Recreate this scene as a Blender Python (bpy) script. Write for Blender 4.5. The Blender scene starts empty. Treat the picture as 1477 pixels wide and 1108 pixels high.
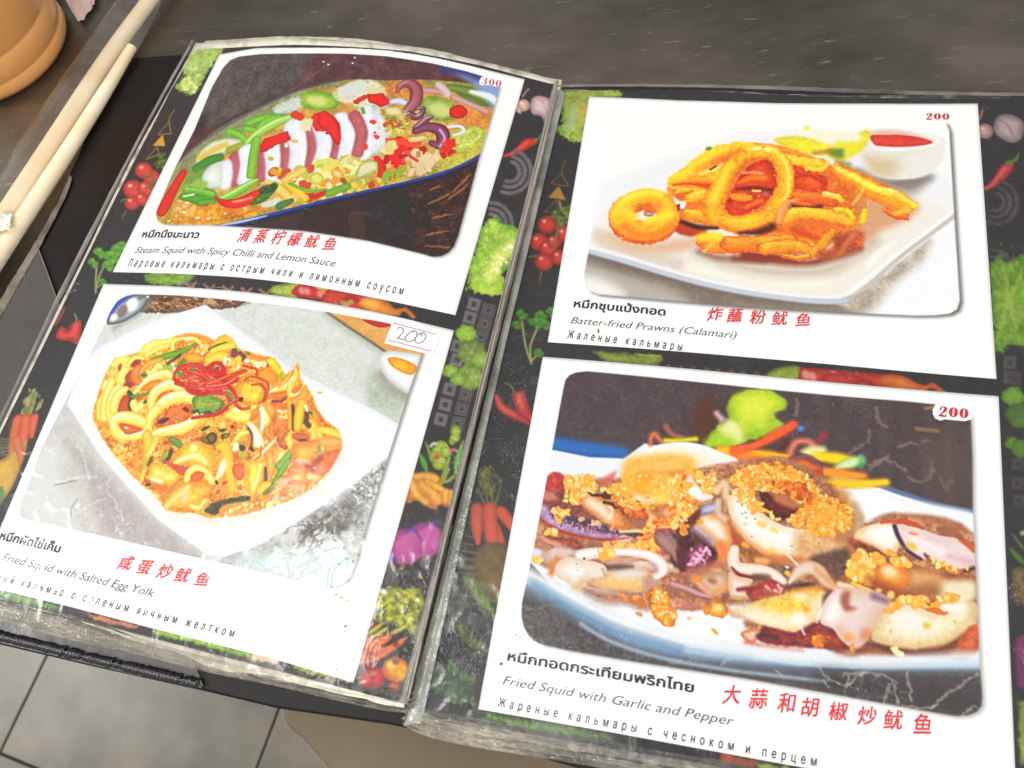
import bpy, bmesh, math, random
import numpy as np
from mathutils import Matrix, Vector

SC = bpy.context.scene
COL = SC.collection

# ------------------------------------------------------------------ camera
F_PX, W_PX, H_PX = 1150.0, 1477.0, 1108.0
CAM_H = 0.322                                   # metres above the table top
n_ = np.array([.15, .39, .905]); n_ /= np.linalg.norm(n_)
ex_ = np.array([1, 0, 0]) - n_ * n_[0]; ex_ /= np.linalg.norm(ex_)
ey_ = np.cross(n_, ex_)
cam = bpy.data.cameras.new("camera")
cam.sensor_width = 36; cam.lens = F_PX / W_PX * 36
cam.clip_start = .01; cam.clip_end = 50
cam.dof.use_dof = True; cam.dof.focus_distance = .37; cam.dof.aperture_fstop = 16
camo = bpy.data.objects.new("camera", cam); COL.objects.link(camo)
R3 = np.array([ex_, -ey_, -n_])                 # camera axes (x right, y down, z forward) to world
Rb = R3 @ np.diag([1, -1, -1])
camo.matrix_world = Matrix.Translation((0, 0, CAM_H)) @ Matrix(Rb.tolist()).to_4x4()
SC.camera = camo

def ray(p):
    return R3 @ np.array([(p[0] - W_PX / 2) / F_PX, (p[1] - H_PX / 2) / F_PX, 1.0])
def at(px, py, z=0.0):
    """the point of height z on which a feature of the place was surveyed"""
    w = ray((px, py)); t = (z - CAM_H) / w[2]
    return np.array([w[0] * t, w[1] * t, z])

# ------------------------------------------------------------------ light
SC.view_settings.view_transform = 'Standard'; SC.view_settings.look = 'None'
SC.view_settings.exposure = EXPO = 0.14; SC.view_settings.gamma = 1
wd = bpy.data.worlds.new("World"); SC.world = wd; wd.use_nodes = True
wd.node_tree.nodes['Background'].inputs[0].default_value = (.93, .96, 1, 1)
wd.node_tree.nodes['Background'].inputs[1].default_value = .39
def area(name, loc, tgt, sx, sy, power, col):
    l = bpy.data.lights.new(name, 'AREA'); l.shape = 'RECTANGLE'; l.size = sx; l.size_y = sy
    l.energy = power; l.color = col
    o = bpy.data.objects.new(name, l); COL.objects.link(o); o.location = loc
    o.rotation_euler = (Vector(tgt) - Vector(loc)).to_track_quat('-Z', 'Y').to_euler()
    return o
# ceiling lamps over the table
area('ceiling_lamp', (-.76, .27, 1.72), (-.1, .1, 0), .34, .12, 5.6, (1, .99, .96))
area('ceiling_lamp', (-.24, -.05, 1.72), (-.05, 0, 0), .26, .08, 1.3, (1, .99, .96))  # added overhead to make the creased lower hems sparkle
area('ceiling_lamp', (.3, -1.9, 1.9), (-.05, .2, 0), 1.2, .3, 34, (1, .98, .94))
area('ceiling_lamp', (-2.7, .3, 1.9), (-.1, .2, 0), .3, 1.0, 38, (1, .985, .96))
area('ceiling_lamp', (2.2, -.3, 1.9), (0, .1, 0), .3, .9, 20, (1, .97, .92))

# ------------------------------------------------------------------ helpers
def lin(h, g=1.0):
    if isinstance(h, str):
        h = h.lstrip('#'); c = np.array([int(h[i:i + 2], 16) for i in (0, 2, 4)]) / 255.0
    else: c = np.asarray(h, float)
    return np.where(c <= .04045, c / 12.92, ((c + .055) / 1.055) ** 2.4) * g
def srgb(h):
    h = h.lstrip('#'); return np.array([int(h[i:i + 2], 16) for i in (0, 2, 4)]) / 255.0

def tag(o, label=None, cat=None, group=None, kind=None):
    if label: o['label'] = label
    if cat: o['category'] = cat
    if group: o['group'] = group
    if kind: o['kind'] = kind
    return o
def empty(name, loc=(0, 0, 0)):
    o = bpy.data.objects.new(name, None); COL.objects.link(o); o.location = loc
    o.empty_display_size = .02
    return o
def mesh(name, verts, faces, mat=None, parent=None, smooth=False):
    m = bpy.data.meshes.new(name); m.from_pydata([tuple(map(float, v)) for v in verts], [], [tuple(f) for f in faces])
    if smooth: m.polygons.foreach_set('use_smooth', [True] * len(m.polygons))
    m.update(); o = bpy.data.objects.new(name, m); COL.objects.link(o)
    if mat: m.materials.append(mat)
    if parent: o.parent = parent; o.matrix_parent_inverse = Matrix.Translation(-parent.location)
    return o
def grid_mesh(name, P, mat=None, parent=None, cols=None, keep=None, smooth=True, thick=0):
    """P: (nv, nu, 3) array of positions"""
    nv, nu = P.shape[:2]
    idx = np.arange(nv * nu).reshape(nv, nu)
    q = np.stack([idx[:-1, :-1], idx[1:, :-1], idx[1:, 1:], idx[:-1, 1:]], -1).reshape(-1, 4)
    V = P.reshape(-1, 3)
    if keep is not None:
        k = keep.reshape(-1)
        q = q[k[q].any(1)]
        used = np.zeros(len(V), bool); used[q.reshape(-1)] = True
        re = np.cumsum(used) - 1; q = re[q]; V = V[used]
        if cols is not None: cols = cols.reshape(-1, 3)[used]
    if thick:
        n0 = len(V); B = V.copy(); B[:, 2] -= thick
        ring = list(idx[0, :]) + list(idx[1:, -1]) + list(idx[-1, -2::-1]) + list(idx[-2:0:-1, 0])
        ring = np.array(ring); r2 = np.roll(ring, -1)
        side = np.stack([ring, r2, r2 + n0, ring + n0], -1)
        q = np.concatenate([q, q[:, ::-1] + n0, side]); V = np.concatenate([V, B])
        if cols is not None: cols = np.concatenate([cols.reshape(-1, 3)] * 2)
    m = bpy.data.meshes.new(name)
    m.vertices.add(len(V)); m.vertices.foreach_set('co', V.astype(np.float32).ravel())
    m.loops.add(q.size); m.loops.foreach_set('vertex_index', q.astype(np.int32).ravel())
    m.polygons.add(len(q)); m.polygons.foreach_set('loop_start', np.arange(0, q.size, 4, dtype=np.int32))
    m.update(calc_edges=True)
    if smooth: m.polygons.foreach_set('use_smooth', np.ones(len(q), bool))
    if cols is not None:
        a = m.color_attributes.new('ink', 'FLOAT_COLOR', 'POINT')
        c = np.ones((len(V), 4), np.float32); c[:, :3] = cols.reshape(-1, 3)
        a.data.foreach_set('color', c.ravel())
    m.validate()
    o = bpy.data.objects.new(name, m); COL.objects.link(o)
    if mat: m.materials.append(mat)
    if parent: o.parent = parent; o.matrix_parent_inverse = Matrix.Translation(-parent.location)
    return o
def spl(pts, n=6, closed=False):
    P = np.array(pts, float); N = len(P); out = []
    if N < 3: return P
    for i in range(N if closed else N - 1):
        if closed: a, b, c, d = P[i - 1], P[i], P[(i + 1) % N], P[(i + 2) % N]
        else: a, b, c, d = P[max(i - 1, 0)], P[i], P[i + 1], P[min(i + 2, N - 1)]
        for k in range(n):
            t = k / n
            out.append(.5 * (2 * b + (c - a) * t + (2 * a - 5 * b + 4 * c - d) * t * t + (3 * b - a - 3 * c + d) * t ** 3))
    if not closed: out.append(P[-1])
    return np.array(out)
def vnoise(shape, cell, rng, octs=4, gain=.5):
    """fractal value noise, about -1..1"""
    H, W = shape; out = np.zeros(shape); amp = 1; tot = 0
    for o in range(octs):
        c = max(cell / 2 ** o, 1.0)
        gh, gw = int(H / c) + 3, int(W / c) + 3
        g = rng.random((gh, gw)) * 2 - 1
        y = np.arange(H) / c; x = np.arange(W) / c
        yi = y.astype(int); xi = x.astype(int); fy = y - yi; fx = x - xi
        fy = (fy * fy * (3 - 2 * fy))[:, None]; fx = (fx * fx * (3 - 2 * fx))[None]
        a = g[np.ix_(yi, xi)]; b = g[np.ix_(yi, xi + 1)]; d = g[np.ix_(yi + 1, xi)]; e = g[np.ix_(yi + 1, xi + 1)]
        out += amp * ((a * (1 - fx) + b * fx) * (1 - fy) + (d * (1 - fx) + e * fx) * fy)
        tot += amp; amp *= gain
        if c <= 1: break
    return out / tot * 1.6

# ------------------------------------------------------------------ node materials
def mat(name, base='808080', rough=.5, metal=0, spec=.5, bump=None, cvar=None, sheen=0, coat=0, emit=None, trans=0, alpha=1):
    m = bpy.data.materials.new(name); m.use_nodes = True; nt = m.node_tree; b = nt.nodes['Principled BSDF']
    c = lin(base) if isinstance(base, str) else np.array(base)
    b.inputs['Base Color'].default_value = (*c, 1); b.inputs['Roughness'].default_value = rough
    b.inputs['Metallic'].default_value = metal; b.inputs['Specular IOR Level'].default_value = spec
    b.inputs['Coat Weight'].default_value = coat; b.inputs['Transmission Weight'].default_value = trans
    b.inputs['Alpha'].default_value = alpha
    tc = nt.nodes.new('ShaderNodeTexCoord')
    if cvar:                                     # (scale, other colour, low, high)
        s, c2, lo, hi = cvar
        nz = nt.nodes.new('ShaderNodeTexNoise'); nz.inputs['Scale'].default_value = s; nz.inputs['Detail'].default_value = 8
        mr = nt.nodes.new('ShaderNodeMapRange'); mr.inputs[1].default_value = lo; mr.inputs[2].default_value = hi
        mx = nt.nodes.new('ShaderNodeMix'); mx.data_type = 'RGBA'
        mx.inputs[6].default_value = (*c, 1); mx.inputs[7].default_value = (*lin(c2), 1)
        nt.links.new(tc.outputs['Object'], nz.inputs['Vector']); nt.links.new(nz.outputs[0], mr.inputs[0])
        nt.links.new(mr.outputs[0], mx.inputs[0]); nt.links.new(mx.outputs[2], b.inputs['Base Color'])
    if bump:                                     # (scale, strength, distance)
        nz = nt.nodes.new('ShaderNodeTexNoise'); nz.inputs['Scale'].default_value = bump[0]; nz.inputs['Detail'].default_value = 6
        bp = nt.nodes.new('ShaderNodeBump'); bp.inputs['Strength'].default_value = bump[1]; bp.inputs['Distance'].default_value = bump[2]
        nt.links.new(tc.outputs['Object'], nz.inputs['Vector']); nt.links.new(nz.outputs[0], bp.inputs['Height'])
        nt.links.new(bp.outputs[0], b.inputs['Normal'])
    return m
def ink_material(name, rough=.45):
    m = mat(name, rough=rough, spec=.3, bump=(900, .15, .0002)); nt = m.node_tree
    a = nt.nodes.new('ShaderNodeAttribute'); a.attribute_name = 'ink'
    nt.links.new(a.outputs['Color'], nt.nodes['Principled BSDF'].inputs['Base Color'])
    return m
def film_material(name, tint=(1, 1, 1), rough=.1, milk=0.0, bumps=((60, .5, .002),), ior=1.45, milkcol='d8d4cc', crease=0):
    """clear plastic: light goes straight through, the surface mirrors, some milkiness"""
    m = bpy.data.materials.new(name); m.use_nodes = True; nt = m.node_tree; nt.nodes.clear(); N = nt.nodes.new; L = nt.links.new
    out = N('ShaderNodeOutputMaterial'); tr = N('ShaderNodeBsdfTransparent'); tr.inputs[0].default_value = (*tint, 1)
    gl = N('ShaderNodeBsdfGlossy'); gl.inputs['Roughness'].default_value = rough
    lw = N('ShaderNodeLayerWeight'); lw.inputs[0].default_value = .5; pw = N('ShaderNodeMath'); pw.operation = 'POWER'; pw.inputs[1].default_value = 5; L(lw.outputs['Facing'], pw.inputs[0])
    fr = N('ShaderNodeMath'); fr.operation = 'MULTIPLY_ADD'; fr.inputs[1].default_value = .9; fr.inputs[2].default_value = ((ior - 1) / (ior + 1)) ** 2 * 1.3; L(pw.outputs[0], fr.inputs[0])
    df = N('ShaderNodeBsdfPrincipled'); df.inputs['Base Color'].default_value = (*lin(milkcol), 1); df.inputs['Roughness'].default_value = .35
    tc = N('ShaderNodeTexCoord'); prev = None
    for s, st, d in bumps:
        nz = N('ShaderNodeTexNoise'); nz.inputs['Scale'].default_value = s; nz.inputs['Detail'].default_value = 4; nz.inputs['Distortion'].default_value = .6
        bp = N('ShaderNodeBump'); bp.inputs['Strength'].default_value = st; bp.inputs['Distance'].default_value = d
        L(tc.outputs['Object'], nz.inputs['Vector']); L(nz.outputs[0], bp.inputs['Height'])
        if prev: L(prev.outputs[0], bp.inputs['Normal'])
        prev = bp
    if crease:                                   # sparse sharp fold lines
        vo = N('ShaderNodeTexVoronoi'); vo.feature = 'DISTANCE_TO_EDGE'; vo.inputs['Scale'].default_value = crease
        wp = N('ShaderNodeTexNoise'); wp.inputs['Scale'].default_value = crease * 1.6; wp.inputs['Detail'].default_value = 3
        va = N('ShaderNodeVectorMath'); va.operation = 'MULTIPLY_ADD'; va.inputs[1].default_value = (.02, .02, .02); L(wp.outputs['Color'], va.inputs[0]); L(tc.outputs['Object'], va.inputs[2]); L(va.outputs[0], vo.inputs['Vector'])
        c1 = N('ShaderNodeMapRange'); c1.inputs[1].default_value = 0; c1.inputs[2].default_value = .05; c1.inputs[3].default_value = 1; c1.inputs[4].default_value = 0; L(vo.outputs[0], c1.inputs[0])
        mk = N('ShaderNodeTexNoise'); mk.inputs['Scale'].default_value = 22; c2 = N('ShaderNodeMapRange'); c2.inputs[1].default_value = .5; c2.inputs[2].default_value = .62; L(tc.outputs['Object'], mk.inputs['Vector']); L(mk.outputs[0], c2.inputs[0])
        ml = N('ShaderNodeMath'); ml.operation = 'MULTIPLY'; L(c1.outputs[0], ml.inputs[0]); L(c2.outputs[0], ml.inputs[1])
        bp = N('ShaderNodeBump'); bp.inputs['Strength'].default_value = .55; bp.inputs['Distance'].default_value = .0006; L(ml.outputs[0], bp.inputs['Height'])
        if prev: L(prev.outputs[0], bp.inputs['Normal'])
        prev = bp
    if prev:
        for k in (gl, df): L(prev.outputs[0], k.inputs['Normal'])
    m1 = N('ShaderNodeMixShader'); L(tr.outputs[0], m1.inputs[1]); L(df.outputs[0], m1.inputs[2])
    if milk:
        nz = N('ShaderNodeTexNoise'); nz.inputs['Scale'].default_value = 45; nz.inputs['Detail'].default_value = 6
        mr = N('ShaderNodeMapRange'); mr.inputs[1].default_value = .35; mr.inputs[2].default_value = .75
        mr.inputs[3].default_value = milk * .4; mr.inputs[4].default_value = min(milk * 1.6, 1)
        L(tc.outputs['Object'], nz.inputs['Vector']); L(nz.outputs[0], mr.inputs[0]); L(mr.outputs[0], m1.inputs[0])
    else: m1.inputs[0].default_value = 0
    m2 = N('ShaderNodeMixShader'); L(fr.outputs[0], m2.inputs[0]); L(m1.outputs[0], m2.inputs[1]); L(gl.outputs[0], m2.inputs[2])
    L(m2.outputs[0], out.inputs[0])
    return m

# ------------------------------------------------------------------ the two pages: flat sheets with their own millimetre grid
class Page:
    def __init__(s, org, ang, zb, bulge):
        a = math.radians(ang); s.U = np.array([math.cos(a), -math.sin(a)]); s.V = np.array([-math.sin(a), -math.cos(a)])
        s.zb = zb; s.b = bulge; s.O = at(*org, zb)[:2]
    def z(s, u, v): return s.zb + s.b(u, v)
    def uv(s, p, lift=0):
        """page millimetres of a surveyed point"""
        z = s.zb; w = ray(p)
        for _ in range(8):
            t = (z + lift - CAM_H) / w[2]; d = (w[:2] * t - s.O) * 1000
            u, v = d @ s.U, d @ s.V; z = s.z(u, v)
        return np.array([u, v])
    def pos(s, u, v, lift=0):
        u = np.asarray(u, float); v = np.asarray(v, float)
        xy = s.O + (u[..., None] * s.U + v[..., None] * s.V) / 1000
        return np.concatenate([xy, (s.z(u, v) + lift)[..., None]], -1)
def bulge_left(u, v):
    a = np.clip(np.asarray(u) / 205., 0, 1); b = np.clip(np.asarray(v) / 297., 0, 1)
    return .007 * np.sin(np.pi * a) * (1 - b ** 2)
def bulge_right(u, v):
    a = np.clip(np.asarray(u) / 210., -.1, 1.1)
    return .0008 * np.sin(np.pi * a * 2) 
PR = Page((806, 130), 9.4, .012, bulge_right)
PL = Page((280, 70), 13.0, .018, bulge_left)
def coons(top, bot, left, right, nu, nv):
    """uv grid between four boundary polylines (top/bottom left to right, left/right downwards)"""
    def rs(P, n):
        P = np.array(P, float); d = np.r_[0, np.cumsum(np.hypot(*np.diff(P, axis=0).T))]; t = np.linspace(0, d[-1], n)
        return np.stack([np.interp(t, d, P[:, 0]), np.interp(t, d, P[:, 1])], -1)
    T, B, Lf, Rt = rs(top, nu), rs(bot, nu), rs(left, nv), rs(right, nv)
    s = np.linspace(0, 1, nu)[None, :, None]; t = np.linspace(0, 1, nv)[:, None, None]
    return ((1 - t) * T[None] + t * B[None] + (1 - s) * Lf[:, None] + s * Rt[:, None]
            - (1 - s) * (1 - t) * T[0] - s * (1 - t) * T[-1] - (1 - s) * t * B[0] - s * t * B[-1])

# ------------------------------------------------------------------ print shop: inks laid on a page-millimetre canvas
GAIN = 1.163
class Print:
    def __init__(s, page, u0, v0, u1, v1, res, bg='ffffff', seed=1):
        s.pg = page; s.b = (u0, v0, u1, v1); s.res = res
        s.W = int((u1 - u0) * res) + 1; s.H = int((v1 - v0) * res) + 1
        s.A = np.ones((s.H, s.W, 3)) * srgb(bg); s.rng = np.random.default_rng(seed); s.rnd = random.Random(seed)
        y, x = np.mgrid[0:s.H, 0:s.W].astype(float); s.x = x; s.y = y
        s.wx = [vnoise((s.H, s.W), c * res, s.rng, 3) for c in (1.6, 5)]
        s.wy = [vnoise((s.H, s.W), c * res, s.rng, 3) for c in (1.6, 5)]
        s.fine = vnoise((s.H, s.W), 1.2 * res, s.rng, 3, .7); s.med = vnoise((s.H, s.W), 4.5 * res, s.rng, 4, .6)
        s.zo = (0, 0, 1.0); s.clip = None
    def zoom(s, x0, y0, k): s.zo = (x0, y0, k); return s
    def px(s, p):
        x0, y0, k = s.zo; q = (x0 + p[0] / k, y0 + p[1] / k); u, v = s.pg.uv(q)
        return ((u - s.b[0]) * s.res, (v - s.b[1]) * s.res)
    def pts(s, P): return np.array([s.px(p) for p in P])
    def rad(s, p, r):
        a = np.array(s.px(p)); b = np.array(s.px((p[0] + r, p[1]))); c = np.array(s.px((p[0], p[1] + r)))
        return (np.hypot(*(b - a)) + np.hypot(*(c - a))) / 2
    def win(s, P, m):
        x0 = max(int(P[:, 0].min() - m), 0); x1 = min(int(P[:, 0].max() + m) + 2, s.W)
        y0 = max(int(P[:, 1].min() - m), 0); y1 = min(int(P[:, 1].max() + m) + 2, s.H)
        return None if x0 >= x1 or y0 >= y1 else (slice(y0, y1), slice(x0, x1))
    def xy(s, w, warp):
        X, Y = s.x[w], s.y[w]
        if warp:
            a, k = (warp, 0) if np.isscalar(warp) else warp
            X = X + s.wx[k][w] * a * s.res; Y = Y + s.wy[k][w] * a * s.res
        return X, Y
    def sdf(s, P, w, warp=0):
        X, Y = s.xy(w, warp); D = np.full(X.shape, 1e9); ins = np.zeros(X.shape, bool)
        for i in range(len(P)):
            a, b = P[i - 1], P[i]; d = b - a; L = d @ d + 1e-9
            t = np.clip(((X - a[0]) * d[0] + (Y - a[1]) * d[1]) / L, 0, 1)
            D = np.minimum(D, (X - a[0] - t * d[0]) ** 2 + (Y - a[1] - t * d[1]) ** 2)
            if a[1] != b[1]:
                c = ((a[1] > Y) != (b[1] > Y)) & (X < (b[0] - a[0]) * (Y - a[1]) / (b[1] - a[1]) + a[0]); ins ^= c
        return np.where(ins, -1, 1) * np.sqrt(D)
    def lay(s, w, col, m):
        if s.clip is not None: m = m * s.clip[w]
        s.A[w] = s.A[w] * (1 - m[..., None]) + col * m[..., None]
    def g(s, P, col, edge=None, ew=2., soft=.5, warp=0, op=1, sm=0, tex=0, cut=None):
        """closed shape; edge colour fades to col over ew mm; soft edge in mm"""
        P = s.pts(P)
        if sm: P = spl(P, 5, True)
        sf = max(soft * s.res, .6); w = s.win(P, sf * 2 + (2 * s.res if warp else 0))
        if w is None: return
        D = s.sdf(P, w, warp); m = np.clip(.5 - D / (2 * sf), 0, 1); m = m * m * (3 - 2 * m) * op
        C = np.ones(D.shape + (3,)) * srgb(col)
        if edge:
            k = np.clip(-D / (ew * s.res), 0, 1)[..., None]; k = k * k * (3 - 2 * k); C = srgb(edge) * (1 - k) + C * k
        if tex: C = C * (1 + tex * (s.fine[w] * .6 + s.med[w] * .7))[..., None]
        s.lay(w, np.clip(C, 0, 1), m)
    def e(s, x, y, rx, ry, ang, col, edge=None, **k):
        a = math.radians(ang); ca, sa = math.cos(a), math.sin(a)
        s.g([(x + rx * math.cos(t) * ca - ry * math.sin(t) * sa, y + rx * math.cos(t) * sa + ry * math.sin(t) * ca)
             for t in np.linspace(0, 2 * math.pi, 18, endpoint=False)], col, edge, **k)
    def t(s, P, r, col, edge=None, hi=None, warp=0, soft=.25, op=1, off=(-.3, -.35), closed=False, tex=0, n=5):
        """tube: centre colour col, rim colour edge, optional highlight hi shifted by off"""
        rr = [r] * len(P) if np.isscalar(r) else r
        Q = s.pts(P); R = np.array([s.rad(p, a) for p, a in zip(P, rr)]); Z = np.c_[Q, R]
        Z = spl(Z, n, closed) if len(P) > 2 else Z
        if closed: Z = np.r_[Z, Z[:1]]
        w = s.win(Z[:, :2], R.max() + 4 + soft * s.res + (1.5 * s.res if warp else 0))
        if w is None: return
        X, Y = s.xy(w, warp); best = np.full(X.shape, 9.); dx = np.zeros(X.shape); dy = np.zeros(X.shape); rb = np.ones(X.shape)
        for a, b in zip(Z[:-1], Z[1:]):
            d = b[:2] - a[:2]; L = d @ d + 1e-9; u = np.clip(((X - a[0]) * d[0] + (Y - a[1]) * d[1]) / L, 0, 1)
            ox = X - a[0] - u * d[0]; oy = Y - a[1] - u * d[1]; rad = np.maximum(a[2] + u * (b[2] - a[2]), .3)
            q = np.sqrt(ox * ox + oy * oy) / rad; k = q < best
            best = np.where(k, q, best); dx = np.where(k, ox / rad, dx); dy = np.where(k, oy / rad, dy); rb = np.where(k, rad, rb)
        sf = np.maximum(soft * s.res, .55) / rb; m = np.clip(.5 - (best - 1) / (2 * sf), 0, 1) * op
        C = np.ones(X.shape + (3,)) * srgb(col)
        if edge:
            k = np.clip(best, 0, 1)[..., None] ** 2.2; C = C * (1 - k) + srgb(edge) * k
        if hi:
            q = np.sqrt((dx - off[0]) ** 2 + (dy - off[1]) ** 2); k = np.clip(1 - q / .55, 0, 1)[..., None]
            C = C * (1 - k) + srgb(hi) * k
        if tex: C = C * (1 + tex * (s.fine[w] * .6 + s.med[w] * .7))[..., None]
        s.lay(w, np.clip(C, 0, 1), m)
    def sc(s, P, n, cols, r0, r1, el=1.8, warp=.25, edge=None, ang=None, hi=None, op=1, soft=.25, sd=0):
        """n loose flecks inside the outline P"""
        rnd = random.Random(n * 7 + sd); P = np.array(P, float); lo, hi_ = P.min(0), P.max(0); k = 0; tries = 0
        while k < n and tries < n * 30:
            tries += 1; x = rnd.uniform(lo[0], hi_[0]); y = rnd.uniform(lo[1], hi_[1]); c = False
            for i in range(len(P)):
                a, b = P[i - 1], P[i]
                if (a[1] > y) != (b[1] > y) and x < (b[0] - a[0]) * (y - a[1]) / (b[1] - a[1]) + a[0]: c = not c
            if not c: continue
            k += 1; r = rnd.uniform(r0, r1); A = math.radians(rnd.uniform(0, 180) if ang is None else ang + rnd.uniform(-25, 25))
            L = r * rnd.uniform(0, el - 1) + .01; j = rnd.randrange(len(cols))
            ed = edge[j % len(edge)] if edge else None
            s.t([(x - L * math.cos(A), y - L * math.sin(A)), (x + L * math.cos(A), y + L * math.sin(A))], r, cols[j], ed, hi, warp, soft, op)
    def mottle(s, P, cols, lev=.1, op=.8, k=0, sm=1, soft=1., fld=None):
        """noise patches of other inks inside an outline"""
        P = s.pts(P); P = spl(P, 4, True) if sm else P; w = s.win(P, soft * s.res + 2)
        if w is None: return
        m0 = np.clip(.5 - s.sdf(P, w) / (2 * soft * s.res), 0, 1)
        for i, c in enumerate(cols):
            f = np.roll((s.med if k else s.fine) * .7 + (s.fine if k else s.med) * .5, (37 * i + 11, 53 * i + 5), (0, 1))[w]
            s.lay(w, srgb(c), m0 * np.clip((f - lev) * 4, 0, 1) * op)
    def outline_mask(s, P, soft=.15):
        P = spl(s.pts(P), 4, True); w = (slice(0, s.H), slice(0, s.W))
        return s.sdf(P, w)
    def cols(s, U, V):
        """ink at page millimetres"""
        x = np.clip((U - s.b[0]) * s.res, 0, s.W - 1.001); y = np.clip((V - s.b[1]) * s.res, 0, s.H - 1.001)
        xi = x.astype(int); yi = y.astype(int); fx = (x - xi)[..., None]; fy = (y - yi)[..., None]; A = s.A
        c = (A[yi, xi] * (1 - fx) + A[yi, xi + 1] * fx) * (1 - fy) + (A[yi + 1, xi] * (1 - fx) + A[yi + 1, xi + 1] * fx) * fy
        return np.clip(lin(np.clip(c, 0, 1), 1 / GAIN), .002, PAPER) * np.array([1, .995, .975])
PAPER = .86
# ------------------------------------------------------------------ the four dish pictures, drawn stroke by stroke
A_, B_, C_, D_, E_ = (0, 0, 3.517), (200, 60, 4.923), (460, 60, 4.923), (160, 240, 4.344), (440, 240, 4.344)
F_, G_, H_ = (0, 400, 4.344), (0, 640, 4.344), (0, 800, 3.5975)
I_, J_, K_, L_ = (120, 460, 7.385), (300, 460, 7.385), (120, 600, 7.385), (300, 600, 7.385)
M_, N_, O_, P_ = (460, 400, 4.923), (460, 600, 4.923), (400, 800, 4.103), (740, 100, 4.923)
Q_, R_, S_, T_ = (940, 160, 6.154), (1140, 150, 5.681), (840, 240, 5.681), (1060, 270, 5.681)
U_, V_, W_, X_ = (1237, 100, 2.217), (700, 380, 3.6925), (760, 620, 6.154), (960, 560, 4.344)
Y_, Z_, AA, AB = (760, 740, 5.681), (980, 740, 5.681), (1200, 720, 4.617), (1200, 540, 5.036)
AC, AD = (700, 880, 3.887), (1040, 900, 3.38)
ONE = (0, 0, 1.0)

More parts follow.
